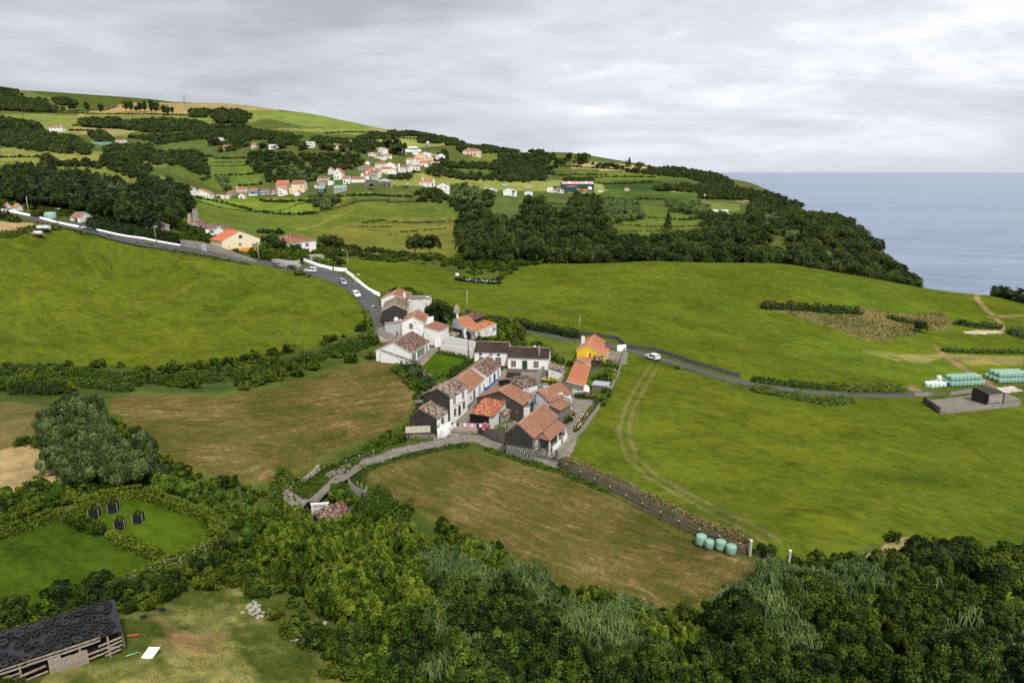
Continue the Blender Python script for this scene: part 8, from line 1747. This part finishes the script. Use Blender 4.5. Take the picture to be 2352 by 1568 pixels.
def tractor(g,label,col='green_metal'):
    e=empty('tractor',tuple(g),.4,label,'tractor')
    for nm,bx,mt in(('hood',(.2,2.2,-.45,.45,.9,1.7),col),('cab',(-1.2,.3,-.8,.8,1.0,2.8),'window_glass'),('cab_roof',(-1.3,.4,-.9,.9,2.8,2.95),col)):m_=MB();m_.box(*bx,mt);m_.build(nm,e)
    for x,y,r in((-.9,-1,.95),(-.9,1,.95),(1.6,-.8,.55),(1.6,.8,.55)):
        m_=MB();m_.tube((x,y-.25,r),(x,y+.25,r),r,r,'tyre_rubber',14);w=m_.build('wheel',e);m_=MB();m_.tube((x,y-.27,r),(x,y+.27,r),r*.5,r*.5,'flower_yellow',10);m_.build('rim',w)
tractor(G(V('W',860,655)),'green tractor with yellow wheels in the farm yard beside the white van')
for i,(p,mt,lb)in enumerate([(('W',1330,570),'flower_yellow','yellow farm implement in front of the long barn, left one'),(('W',1470,580),'orange_paint','orange farm implement in front of the long barn, right one'),(('W',1400,590),'red_paint','dark red implement between the yellow and orange ones'),(('W',1690,610),'rusty_metal','rusty machine right of the white spherical tank'),(('W',1960,625),'white_paint','white boat-shaped trailer at the right end of the farm yard'),(('R',1140,905),'dark_metal','dark farm machine on bare earth below the far village lane'),(('R',490,930),'rusty_metal','rusty scrap heap on the grass below the half-built house')]):
    g=G(V(*p));m_=MB();m_.hexa([(-2.5,-.8,.5),(2.5,-.8,.5),(2.2,.8,.5),(-2.2,.8,.5)],[(-2,-.6,1.6),(2.6,-.5,1.3),(2.2,.6,1.3),(-1.8,.5,1.7)],mt);m_.box(-2.6,-2,-.1,.1,.4,2.2,'dark_metal');m_.tube((-1,-.9,.4),(-1,.9,.4),.42,.42,'tyre_rubber',10);m_.tube((1.4,-.9,.4),(1.4,.9,.4),.42,.42,'tyre_rubber',10)
    o_=m_.build('farm_machine',None,label=lb,category='farm machine');o_.location=g
cw=[]
for mt in('cow_black','cow_white'):
    me=bpy.data.meshes.new('cow');Vc=[(-.75,0,1.15),(0,0,1.1),(.7,0,1.2),(1.15,0,1.35),(1.5,0,1.0),(-.7,.25,.6),(-.75,.25,.05),(-.7,-.25,.6),(-.75,-.25,.05),(.65,.22,.6),(.65,.22,.05),(.65,-.22,.6),(.65,-.22,.05),(-1.05,0,1.1),(-1.1,0,.5)]
    me.from_pydata(Vc,[(0,1),(1,2),(2,3),(3,4),(0,5),(5,6),(0,7),(7,8),(2,9),(9,10),(2,11),(11,12),(0,13),(13,14)],[]);me.materials.append(MATS[mt])
    cw.append((me,[.36,.40,.36,.2,.14,.14,.07,.14,.07,.12,.07,.12,.07,.06,.04]))
for i in range(16):
    me,R=cw[i%2];o_=link('cow',me,label='%s cow in the herd lined up near the skyline right of the peach villa'%('black' if i%2==0 else 'white'),category='cow',group='cattle herd on the right hillside');g=G(V('G',2090+i*9,308+(i*7%5)));o_.location=g;o_.scale=(1.3,)*3;o_.rotation_euler[2]=rg.uniform(0,6)
    m_=o_.modifiers.new('skin','SKIN');
    if not me.skin_vertices:pass
    for q,r_ in enumerate(R):me.skin_vertices[0].data[q].radius=(r_,r_)
    me.skin_vertices[0].data[1].use_root=True
def trailer(p,rz,label,mt,tank):
    g=G(V(*p));e=empty('tank_trailer',tuple(g),rz,label,'trailer');m_=MB();m_.box(-2,2,-.9,.9,.7,.95,mt);m_.box(-2.9,-2,-.08,.08,.6,.72,'rusty_metal');m_.build('chassis',e)
    for x in((-.6,.8)if tank=='cubes' else(.3,)):
        for y in(-.95,.95):m_=MB();m_.tube((x,y-.12,.42),(x,y+.12,.42),.42,.42,'tyre_rubber',12);m_.build('wheel',e)
    if tank=='cubes':
        for x in(-1.0,1.0):m_=MB();m_.box(x-.92,x+.92,-.8,.8,.95,2.2,'white_paint');m_.build('tank',e)
        m_=MB();m_.box(-2,2,-1,-.9,.7,1.3,'green_metal');m_.build('side_board',e)
    else:m_=MB();m_.tube((-1.3,0,1.55),(1.2,0,1.55),.62,.62,'dish_white',14);m_.build('tank',e)
trailer(('T',800,935),.1,'green farm trailer carrying two white square tanks by the upper road','green_metal','cubes')
trailer(('T',705,1035),.25,'small rusty trailer with a round white tank, in front of the green one','rusty_metal','round')
g=G(V('T',920,712));m_=MB();m_.lathe([(0,0),(1.9,0),(2.0,.3),(2.0,2.2),(1.6,2.6),(0,2.7)],'bale_wrap',18);o_=m_.build('water_tank',None,label='round pale green water tank behind the white roadside wall',category='tank');o_.location=g
g=G(V('I',960,660));m_=MB();m_.box(-9,9,-1.2,1.2,0,2.4,'green_metal_light');m_.box(-9.05,9.05,-1.25,1.25,2.4,2.6,'white_paint');o_=m_.build('container',None,label='long low mint green container beside the village sports ground',category='container');o_.location=g
PX=lambda a,b,dz=0:G(V('X',a,b))
wall_run('pen_wall','long stained concrete wall along the front of the cattle pen','wall',None,1.2,.3,'grey_cement',world=[tuple(PX(1020,885)[:2]),tuple(PX(1640,830)[:2]),tuple(PX(2290,760)[:2])],block=False)
wall_run('pen_wall','dark short side wall at the left end of the cattle pen','wall',None,1.4,.3,'dark_render',world=[tuple(PX(1020,885)[:2]),tuple(PX(765,705)[:2])],block=False)
wall_run('pen_wall','broken rear wall of the cattle pen beside the lane','wall',None,.9,.3,'grey_cement',world=[tuple(PX(1170,600)[:2]),tuple(PX(1520,545)[:2])],block=False)
a_,b_,c_,d_=[PX(*p)[:2]for p in((1020,870),(2290,740),(1990,600),(780,690))];V4=[]
m_=MB();zf=max(H1(*q)for q in(a_,b_,c_,d_))+.12;m_.hexa([(*q,zf-.8)for q in(a_,b_,c_,d_)],[(*q,zf)for q in(a_,b_,c_,d_)],'pale_concrete');m_.build('pen_floor',None,label='weed-streaked concrete floor of the cattle pen',category='floor')
p=PX(1780,720);e=empty('cattle_shelter',(p[0],p[1],zf),0,'black sheet-roofed cattle shelter with metal rails in the pen','shelter')
q0,q1,q2,q3=[onz(V('X',*c),zf+h_)for c,h_ in(((1795,585),2.5),((2045,560),2.5),((1790,462),3.2),((1555,475),3.2))]
m_=MB();T_=[np.array(q)-np.array([p[0],p[1],zf])for q in(q0,q1,q2,q3)];m_.hexa([tuple(t)for t in T_],[tuple(t+np.array([0,0,.12]))for t in T_],'faded_rubber');m_.build('roof',e)
for t in T_:m_=MB();m_.box(t[0]-.1,t[0]+.1,t[1]-.1,t[1]+.1,-.5,t[2],'dark_metal');m_.build('post',e)
m_=MB();m_.face([(T_[0][0],T_[0][1],0),(T_[3][0],T_[3][1],0),tuple(T_[3]),tuple(T_[0])],'faded_rubber');m_.face([(T_[3][0],T_[3][1],0),(T_[2][0],T_[2][1],0),tuple(T_[2]),tuple(T_[3])],'faded_rubber');m_.build('sheet_wall',e)
for hh in(.5,.9,1.3):m_=MB();m_.tube((T_[0][0],T_[0][1],hh),(T_[1][0],T_[1][1],hh),.05,.05,'galvanised',6);m_.build('rail',e)
zl=2.3;A0,A1=onz(V('C',795,800),zl+.6),onz(V('C',1550,830),zl+.3);
e=empty('washing_line',tuple(A1),0,'metal washing line strung across the lane from the curved white wall to a grey post','washing line')
m_=MB();m_.tube(tuple(A0-A1),(0,0,0),.02,.02,'galvanised',5);m_.build('line',e);m_=MB();m_.tube((0,0,-2.6),(0,0,.1),.05,.05,'galvanised',8);m_.build('post',e)
for x0,x1,dh,mt,lb in[(822,850,.5,'brown_wood','small dark brown garment at the left end of the washing line'),(850,890,1.0,'cloth_white','white towel, first pale piece on the washing line'),(897,924,.7,'cloth_navy','navy garment between the white towel and grey shirt'),(928,955,.8,'cloth_grey','light grey shirt right of the navy garment'),(960,988,.8,'cloth_pink','pale pink top beside the grey shirt'),(990,1027,.8,'cloth_white','white shirt in the middle left of the washing line'),
(1032,1080,.9,'cloth_pink','wide pink towel in the middle of the washing line'),(1084,1120,.8,'cloth_white','white shirt right of the wide pink towel'),(1124,1162,1.25,'cloth_pink','long pink towel left of the navy trousers'),(1164,1196,1.1,'cloth_navy','navy trousers hanging on the washing line'),(1198,1236,.8,'cloth_white','white shirt between navy trousers and red towel'),(1240,1308,1.35,'cloth_red','large red and pink towel at the right end of the washing line')]:
    t0,t1=(x0-795)/755,(x1-795)/755;P0,P1=A0+(A1-A0)*t0,A0+(A1-A0)*t1;w=float(np.hypot(*(P1-P0)[:2]));rz=math.atan2(P1[1]-P0[1],P1[0]-P0[0])
    vs,fs=[],[];nx_,nz_=6,6
    for j in range(nz_+1):
        for i in range(nx_+1):vs.append((w*i/nx_*(1-.06*j/nz_),.05*math.sin(i*1.9+x0)*(j/nz_)+.02,-dh*j/nz_))
    for j in range(nz_):
        for i in range(nx_):a=j*(nx_+1)+i;fs.append((a,a+1,a+nx_+2,a+nx_+1))
    me=bpy.data.meshes.new('garment');me.from_pydata(vs,[],fs);me.materials.append(MATS[mt]);o_=link('garment',me,label=lb,category='laundry');o_.location=P0;o_.rotation_euler[2]=rz
    if mt=='cloth_red':me.materials.append(MATS['cloth_pink']);[setattr(f,'material_index',1)for f in me.polygons if f.index>=24]
P0,P1=onz(V('D',893,1262),0),onz(V('D',1262,1345),-.1);rz=math.atan2(P1[1]-P0[1],P1[0]-P0[0]);w=float(np.hypot(*(P1-P0)[:2]));e=empty('driveway_gate',tuple(P0),rz,'green steel mesh gate across the driveway beside the black stone gable','gate')
for x in(0,w*.38,w*.61,w):m_=MB();m_.box(x-.05,x+.05,-.05,.05,-.3,1.9,'green_metal');m_.build('gate_post',e)
m_=MB();m_.box(0,w,-.03,.03,1.82,1.9,'green_metal');m_.box(0,w,-.03,.03,.1,.18,'green_metal');m_.build('frame',e)
m_=MB()
for i in range(int(w/.16)):m_.box(i*.16,i*.16+.012,-.006,.006,.15,1.85,'green_metal')
m_.build('mesh_panel',e)
m_=MB();c=onz(V('D',1285,1330),-.1);m_.box(-.25,.25,-.25,.25,-.5,2.0,'grey_cement');o_=m_.build('gate_pillar',None,label='grey concrete pillar at the right end of the green gate',category='pillar');o_.location=c;o_.rotation_euler[2]=rz
def dish(c,r,label,tilt=.9,rz=0.0,mast=1.5):
    e=empty('satellite_dish',tuple(c),rz,label,'satellite dish');M=Matrix.Rotation(tilt,4,'X');m_=MB();m_.lathe([(0,-.22*r),(.5*r,-.16*r),(.85*r,-.04*r),(r,.03*r),(.97*r,.05*r),(.5*r,-.11*r),(0,-.17*r)],'dish_white',20,M);m_.build('reflector',e)
    m_=MB();m_.tube((0,.1,-mast),(0,.1,-.1),.05,.05,'galvanised',6);m_.build('mast',e);m_=MB();p=M@Vector((0,0,.75*r));m_.tube(tuple(M@Vector((0,-.6*r,0))),tuple(p),.02,.02,'dark_metal',5);m_.tube(tuple(p),tuple(M@Vector((0,0,.62*r))),.06,.06,'dark_metal',6);m_.build('feed_arm',e)
dish(onz(V('B',1471,1030),2.6),1.15,'very large pale satellite dish standing over the daisy bed',1.0,.1,2.2)
dish(onz(V('A',676,620),9.0),.6,'white satellite dish on the front corner of the large white house',1.2,-.3,.5)
dish(onz(V('A',1662,822),6.4),.5,'pale satellite dish at the right end of the terrace wall',1.2,.2,1.0)
for v,p,z,lb in(('D',(1110,260),6.2,'thin television aerial on the stained pale chimney'),('D',(785,330),5.2,'thin television aerial at the corner of the barn roof')):
    c=onz(V(v,*p),z);m_=MB();m_.tube((0,0,-1.8),(0,0,.4),.025,.025,'galvanised',5);m_.tube((-.6,0,.3),(.5,0,.45),.02,.02,'galvanised',4)
    for i in range(4):m_.tube((-.5+i*.3,-.25,.32),(-.5+i*.3,.25,.32),.012,.012,'galvanised',4)
    o_=m_.build('aerial',None,label=lb,category='aerial');o_.location=c
def blooms(v,pts,n,mats,label,sz=.13,up=(.5,1.1)):
    P=[V(v,*p)for p in pts];W=np.array([G(p)[:2]for p in P]);x0,y0=W.min(0);x1,y1=W.max(0);rg_=np.random.RandomState(n);m_=MB();c=0
    while c<n:
        x,y=rg_.uniform(x0,x1),rg_.uniform(y0,y1)
        if segdist(np.array([x]),np.array([y]),[tuple(w)for w in W])[0]>.9:continue
        z=H1(x,y)+rg_.uniform(*up);s_=sz*rg_.uniform(.7,1.3);mt=mats[rg_.randint(len(mats))];c+=1
        m_.hexa([(x-s_,y,z),(x,y-s_,z),(x+s_,y,z),(x,y+s_,z)],[(x-s_*.6,y,z+s_*.6),(x,y-s_*.6,z+s_*.6),(x+s_*.6,y,z+s_*.6),(x,y+s_*.6,z+s_*.6)],mt)
    m_.build('flowers',None,label=label,category='flowers',kind='stuff')
blooms('D',[(1580,330),(1650,320),(1720,330)],90,('flower_white','flower_white','flower_pink'),'white daisies blooming in the bed under the big satellite dish')
blooms('D',[(1730,360),(1800,365),(1850,360)],30,('flower_pink',),'purple pink flowers right of the white daisies')
blooms('D',[(1490,600),(1520,560),(1460,690),(1500,720)],60,('flower_red','flower_white','flower_pink'),'mixed red and white flowers along the stone wing')
blooms('D',[(1570,890),(1650,790),(1700,690),(1760,590)],60,('flower_white','flower_red','flower_pink'),'small white and red flowers along the driveway wall')
blooms('B',[(1825,900),(1845,850),(1880,800)],50,('flower_red','flower_yellow','orange_paint'),'bright red and yellow flowers along the grey garden wall',.18)
blooms('B',[(900,930),(1000,950),(1120,960)],40,('flower_yellow',),'yellow leaves and blossoms of the squash patch',.2,(.6,1.0))
blooms('G',[(1880,765),(1950,775),(2020,790)],70,('flower_blue','flower_white'),'pale blue hydrangea hedge beside the tiny white hut',.9,(.4,1.6))
blooms('U',[(1900,660),(1800,690)],1,('flower_white',),'single white blossom at the wall')if False else None
hg=[V('Z',1060,645),V('Z',1090,648),V('Z',1140,650)]
hedge([(1045,642),(1090,648),(1150,652)],3,1.4,'low blue-white hydrangea hedge at the lower edge of the ridge field','leaf_hedge',name='hydrangea_hedge',lump=.3,zoff=0)
blooms('Z',[(1060,646),(1100,650),(1145,653)],60,('flower_blue','flower_blue','flower_white'),'pale blue hydrangea blooms in front of the valley wood',.28,(.6,1.3))
g=G((1050,636));bale(g[0],g[1],g[2],'bale_wrap_white','lone small white bale at the far edge of the ridge field',None,1.3)
e=empty('pergola',tuple(onz(V('B',1830,680),2.6)),.15,'wooden pergola frame with white rails on the yellow house terrace','pergola')
for x in(-1.6,1.6):
    for y in(-1.2,1.2):m_=MB();m_.box(x-.06,x+.06,y-.06,y+.06,-.3,1.6,'brown_wood');m_.build('post',e)
for y in(-1.2,0,1.2):m_=MB();m_.box(-1.9,1.9,y-.05,y+.05,1.6,1.7,'straw');m_.build('beam',e)
e=empty('sunshade',tuple(onz(V('B',1632,740),2.2)),0,'closed pale sunshade beside the brown kiosk','parasol');m_=MB();m_.tube((0,0,0),(0,0,2.4),.03,.03,'galvanised',6);m_.build('pole',e);m_=MB();m_.lathe([(.02,2.4),(.16,1.9),(.2,1.2),(.12,.9)],'cloth_grey',8);m_.build('canopy',e)
table_set(('B',1630,760),2.0,'orange wooden garden table in front of the brown kiosk','orange_paint',1.3)
c=onz(V('B',1605,820),1.8);m_=MB();m_.lathe([(0,0),(.35,0),(.37,.3),(.35,.6),(.37,.9),(.35,1.0),(0,1.0)],'blue_paint',12);o_=m_.build('barrel',None,label='blue barrel in the yellow house garden',category='barrel');o_.location=c
c=onz(V('A',808,1235),3.2);m_=MB();m_.hexa([(-.7,-.5,0),(.7,-.5,0),(.7,.5,0),(-.7,.5,0)],[(-.85,-.6,1.0),(.85,-.6,1.0),(.85,.6,1.0),(-.85,.6,1.0)],'orange_paint');m_.box(-.8,.8,-.55,.55,.95,1.02,'ridge_tile');o_=m_.build('crate',None,label='open orange crate on the dark slab beside the white annex',category='crate');o_.location=c;o_.rotation_euler[2]=.3
c=onz(V('A',765,1250),2.9);m_=MB();m_.box(-1.6,1.6,-.9,.9,-1,.3,'dark_render');o_=m_.build('slab',None,label='dark masonry slab below the orange crate',category='slab');o_.location=c;o_.rotation_euler[2]=-.2
e=empty('garden_stairs',tuple(onz(V('A',1030,1330),3)),0,'pale steps leading down beside the square lawn','stairs')
for i in range(5):c=onz(V('A',1005+i*16,1300+i*14),3.0-i*.2);m_=MB();m_.box(-1.3,1.3,-.25,.25,-.5,.12,'pale_concrete',Matrix.Rotation(.35,4,'Z'));s_=m_.build('step',e);s_.location=tuple(np.array(c)-np.array(e.location))
c=G(V('H',168,550));c[2]+=.9;m_=MB();m_.box(-.16,.16,-.45,-.3,-.6,1.5,'white_paint');m_.box(-.65,.65,-.45,-.3,.55,.85,'white_paint');o_=m_.build('cross',None,label='white cross fixed on the grey retaining wall by the road',category='cross');o_.location=c
c=G(V('H',350,598));m_=MB();m_.box(-.75,.75,-.45,-.3,0,2.4,'white_paint');m_.box(-.6,.6,-.48,-.45,.1,2.25,'grey_metal');o_=m_.build('wall_door',None,label='pale metal door in the stained retaining wall by the road',category='door');o_.location=c;o_.rotation_euler[2]=yaw(V('H',300,585),V('H',420,612))
for p,lb,h_ in((('P',628,350),'pale square concrete post at the end of the bank wall',2.2),(('P',870,425),'slim white-topped post above the reeds',2.4)):
    g=G(V(*p));m_=MB();m_.box(-.13,.13,-.13,.13,-.4,h_,'pole_concrete');m_.box(-.15,.15,-.15,.15,h_,h_+.12,'white_paint');o_=m_.build('concrete_post',None,label=lb,category='post');o_.location=g
def fence(label,v,pts,sp,mat,h,ins=True,wire=True,leanr=.06,name='wire_fence'):
    W=densify([tuple(G(V(v,*p))[:2])for p in pts],sp);z=H(W[:,0],W[:,1]);e=empty(name,(W[0][0],W[0][1],z[0]),0,label,'fence');rg_=random.Random(len(W));prev=None
    pm=MB();pm.box(-.04,.04,-.04,.04,-.3,h,mat);pme=pm.mesh('post');im={k_:None for k_ in('insulator_yellow','insulator_teal')}
    for k_ in im:q=MB();q.lathe([(0,h),(.10,h+.03),(.11,h+.11),(0,h+.2)],k_,8);im[k_]=q.mesh('insulator')
    for i,(w,zz)in enumerate(zip(W,z)):
        o_=link('post',pme,parent=e);o_.location=(w[0]-W[0][0],w[1]-W[0][1],zz-z[0]);o_.rotation_euler=(rg_.uniform(-leanr,leanr),rg_.uniform(-leanr,leanr),0)
        if ins:link('insulator',im['insulator_yellow' if(i*7)%5<2 else 'insulator_teal'],parent=o_)
    if wire:
        m_=MB();P=[Vector((w[0]-W[0][0],w[1]-W[0][1],zz-z[0]))for w,zz in zip(W,z)]
        for a,b in zip(P[:-1],P[1:]):
            for hh in(.45*h,.92*h):m_.tube(a+Vector((0,0,hh)),b+Vector((0,0,hh)),.014,.014,'galvanised',3,False)
        m_.build('wire',e)
fence('low fence with yellow and teal insulators along the field side of the lane','C',[(1060,1030),(900,1050),(600,1110),(250,1195),(40,1240)],2.0,'galvanised',1.0)
fence('fence with insulators continuing down to the sunken garden','N',[(1400,290),(1140,390),(1160,480),(1250,590),(1330,635)],2.0,'galvanised',1.0)
fence('fence with coloured insulators along the bank wall foot','Z',[(1300,1082),(1400,1135),(1560,1215),(1700,1268)],3.0,'dark_metal',1.3)
fence('row of weathered wooden posts outside the lawn hedges','M',[(893,870),(1030,830),(1145,765),(1260,710),(1375,690),(1465,615),(1560,590),(1640,520),(1705,480),(1715,400)],4.2,'weathered_wood',1.35,ins=False,wire=True,leanr=.12)
for p,lb in((('M',718,312),'leftmost black net tree guard with pale stakes by the dividing hedge'),(('M',860,268),'rear black net tree guard with pale stakes near the upper hedge'),(('M',908,398),'front black net tree guard, the largest on the small lawn'),(('M',1050,350),'rightmost black net tree guard on the small lawn')):
    g=G(V(*p));e=empty('tree_guard',tuple(g),random.uniform(.2,.6),lb,'tree guard');m_=MB();s_=.58
    for a,b in(((-s_,-s_),(s_,-s_)),((s_,-s_),(s_,s_)),((s_,s_),(-s_,s_)),((-s_,s_),(-s_,-s_))):m_.hexa([(a[0],a[1],0),(b[0],b[1],0),(b[0]*.97,b[1]*.97,0),(a[0]*.97,a[1]*.97,0)],[(a[0],a[1],1.15),(b[0],b[1],1.15),(b[0]*.97,b[1]*.97,1.15),(a[0]*.97,a[1]*.97,1.15)],'net_black')
    m_.hexa([(-s_,-s_,.9),(s_,-s_,.9),(s_,s_,.9),(-s_,s_,.9)],[(-s_,-s_,.95),(s_,-s_,.95),(s_,s_,.95),(-s_,s_,.95)],'net_black');m_.build('net',e)
    for x in(-s_,s_):
        for y in(-s_,s_):m_=MB();m_.box(x-.035,x+.035,y-.035,y+.035,0,1.32,'grey_wood');m_.build('stake',e)
    link('sapling',proto('shrub',0)[0],parent=e).scale=(.35,.35,.8)
zs=float(G(V('Y',900,1450))[2]);F0,F1=onz(V('Y',-150,1650),zs),onz(V('Y',2095,870),zs);
ex=(F1-F0)[:2];Ls=float(np.hypot(*ex));rz=math.atan2(ex[1],ex[0]);SH=empty('tyre_shed',(F0[0],F0[1],zs),rz,'long low weathered plank shed covered with black plastic at the bottom left','shed')
Ds=4.7;h0,h1=1.75,2.35
m_=MB();nx_,ny_=44,14;rg_=random.Random(6)
for j in range(ny_+1):
    for i in range(nx_+1):m_.v.append((Ls*i/nx_,-.15+(Ds+.5)*j/ny_,h0+(h1-h0)*j/ny_+rg_.uniform(-.05,.06)+(-.5 if j==ny_ else 0)))
for j in range(ny_):
    for i in range(nx_):a=j*(nx_+1)+i;m_.f.append((a,a+1,a+nx_+2,a+nx_+1));m_.m.append(m_.mi('black_plastic'));m_.sm.append(True)
m_.build('plastic_sheet',SH)
m_=MB();m_.box(.3,Ls-.3,.35,Ds,-.8,h0-.12,'shade_black');m_.build('shade_block',SH)  # solid black block paints the shade behind the planks
for i in range(int(Ls/2.1)+1):m_=MB();x=min(Ls-.08,i*2.1);m_.box(x-.07,x+.07,-.02,.12,-.8,h0+.02,'weathered_wood');m_.build('post',SH)
def plank(x0,x1,y,z0,z1,mt='weathered_wood',tilt=0.0,nm='plank'):
    m_=MB();m_.box(-(x1-x0)/2,(x1-x0)/2,-.02,.02,-(z1-z0)/2,(z1-z0)/2,mt);o_=m_.build(nm,SH);o_.location=((x0+x1)/2,y,(z0+z1)/2);o_.rotation_euler=(rg_.uniform(-.02,.02),tilt,0)
for i in range(int(Ls/2.6)):plank(i*2.6,i*2.6+2.7,-.09,h0-.05+rg_.uniform(-.03,.05),h0+.12,'weathered_wood',rg_.uniform(-.02,.02),'fascia_board');plank(i*2.6,i*2.6+2.65,-.05,h0-.36,h0-.20,'grey_wood',rg_.uniform(-.03,.03),'fascia_board')
xa,xb=Ls*.42,Ls*.70;x=xa
while x<xb:w_=rg_.uniform(.13,.19);plank(x,x+w_,-.06,-.5,h0-.42-(.25 if x>Ls*.5 else 0)+rg_.uniform(-.04,.04),rg_.choice(['weathered_wood','grey_wood']));x+=w_+.015
for x0,x1,z0,z1,tl in[(.70,.80,.5,.66,-.05),(.70,.80,.05,.2,-.08),(.80,.99,.2,.34,-.16),(.80,.99,.62,.76,-.13),(.80,.99,1.0,1.16,-.10),(.84,.97,-.15,0,-.12),(.0,.2,.2,.38,-.1),(.05,.40,.6,.78,-.12),(.2,.41,.15,.30,-.1),(.0,.22,.9,1.05,-.05),(.86,.96,.35,.5,.25)]:plank(Ls*x0,Ls*x1,-.08,z0,z1,'weathered_wood' if rg_.random()<.6 else 'grey_wood',tl)
for hh in(.0,.3,.6,.9,1.2):m_=MB();m_.box(Ls+.0,Ls+.04,.1,Ds-.2,hh,hh+.14,'grey_wood');m_.build('plank',SH)
tm=[]
for mt in('tyre_rubber','tyre_rubber','faded_rubber'):
    m_=MB();m_.lathe([(.19,.03),(.21,0),(.30,0),(.335,.05),(.34,.10),(.335,.16),(.30,.20),(.21,.20),(.19,.17),(.215,.10),(.19,.03)],mt,20);tm.append(m_.mesh('tyre'))
k=0;R_=Matrix.Rotation(rz,3,'Z')
for j in range(7):
    for i in range(int(Ls/.74)):
        if rg_.random()<.10:continue
        x=.45+i*.74+(j%2)*.35+rg_.uniform(-.12,.12);y=.35+j*.68+rg_.uniform(-.1,.1)
        if x>Ls-.3:continue
        z=h0+(h1-h0)*y/Ds+.05;v=R_@Vector((x,y,0));rowd=['plank front edge','second row from the planks','third row from the planks','middle, fourth row','middle, fifth row','sixth row, rear half','seventh row, rear half','rear hedge side edge'][j];cold='left' if i<Ls/.74*.33 else 'middle' if i<Ls/.74*.66 else 'right'
        tw=tm[rg_.randrange(3)];o_=link('tyre',tw,label='%s tyre on the black sheet, %s, %s part'%('brownish' if tw==tm[2]else 'black',rowd,cold),category='tyre',group='old tyres weighing down the shed sheet')
        o_.location=(F0[0]+v.x,F0[1]+v.y,zs+z);o_.rotation_euler=(rg_.uniform(-.15,.15)+.1,rg_.uniform(-.15,.15),rz);s_=rg_.uniform(.9,1.15);o_.scale=(s_,s_,s_);k+=1
print('tyres',k,'Ls',Ls)
for p,lb in((('M',1085,1078),'single old tyre lying on the meadow right of the plank shed'),(('M',1225,1025),'old tyre near the ditch on the upper meadow')):
    g=G(V(*p));o_=link('tyre',tm[0],label=lb,category='tyre');o_.location=g
g=G(V('M',1095,1405));m_=MB()
for i in range(6):m_.box(-.75,.75,-1.0+i*.34,-.68+i*.34,.05,.14 if i%2 else.12,'white_paint')
m_.box(-.78,-.70,-1.0,1.04,.0,.18,'dish_white');m_.box(.70,.78,-1.0,1.04,.0,.18,'dish_white');o_=m_.build('white_panel',None,label='white ribbed panel lying on the grass right of the plank shed',category='panel');o_.location=(g[0],g[1]+1,g[2]+.05);o_.rotation_euler=(.15,-.05,-.1);o_.scale=(.68,.62,.68)
P0,P1=G(V('M',950,1370)),G(V('M',1045,1340));m_=MB();m_.tube((0,0,.08),tuple(P1-P0+np.array([0,0,.1])),.03,.03,'insulator_teal',6);o_=m_.build('hose',None,label='pale hose running to the white ribbed panel',category='hose');o_.location=P0
g=G(V('M',1000,1215));m_=MB();m_.hexa([(-.9,-.15,.1),(.9,-.05,.1),(.9,.2,.1),(-.9,.1,.1)],[(-.9,-.1,.2),(.9,-.1,.35),(.9,.25,.3),(-.9,.05,.2)],'cloth_red');o_=m_.build('red_cloth',None,label='crumpled red plastic strip beside the end of the plank shed',category='plastic');o_.location=g;o_.scale=(.6,.6,.6)
rk=[]
for k_ in range(4):
    bm_=bmesh.new();bmesh.ops.create_icosphere(bm_,subdivisions=1,radius=.5)
    for vv in bm_.verts:vv.co*=rg_.uniform(.7,1.15);vv.co.z*=.6
    me=bpy.data.meshes.new('rock');bm_.to_mesh(me);bm_.free();me.materials.append(MATS['rubble']);rk.append(me)
for(cx_,cy_,n_,sp_,lb)in((590,1402,34,15,'pale rock in the stone heap on the meadow left of the bamboo'),(715,1445,20,26,'pale rock in the scattered heap at the foot of the thicket'),(680,1462,8,14,'pale rock in the small heap between the two stone heaps')):
    for i in range(n_):
        g=G((cx_+rg_.gauss(0,sp_),cy_+rg_.gauss(0,sp_*.7)));o_=link('rock',rk[rg_.randrange(4)],label=lb,category='rock',group=lb.replace('pale rock','pale rocks'));o_.location=(g[0],g[1],g[2]+.1);s_=rg_.uniform(.22,.6);o_.scale=(s_*1.3,s_,s_);o_.rotation_euler[2]=rg_.uniform(0,6)
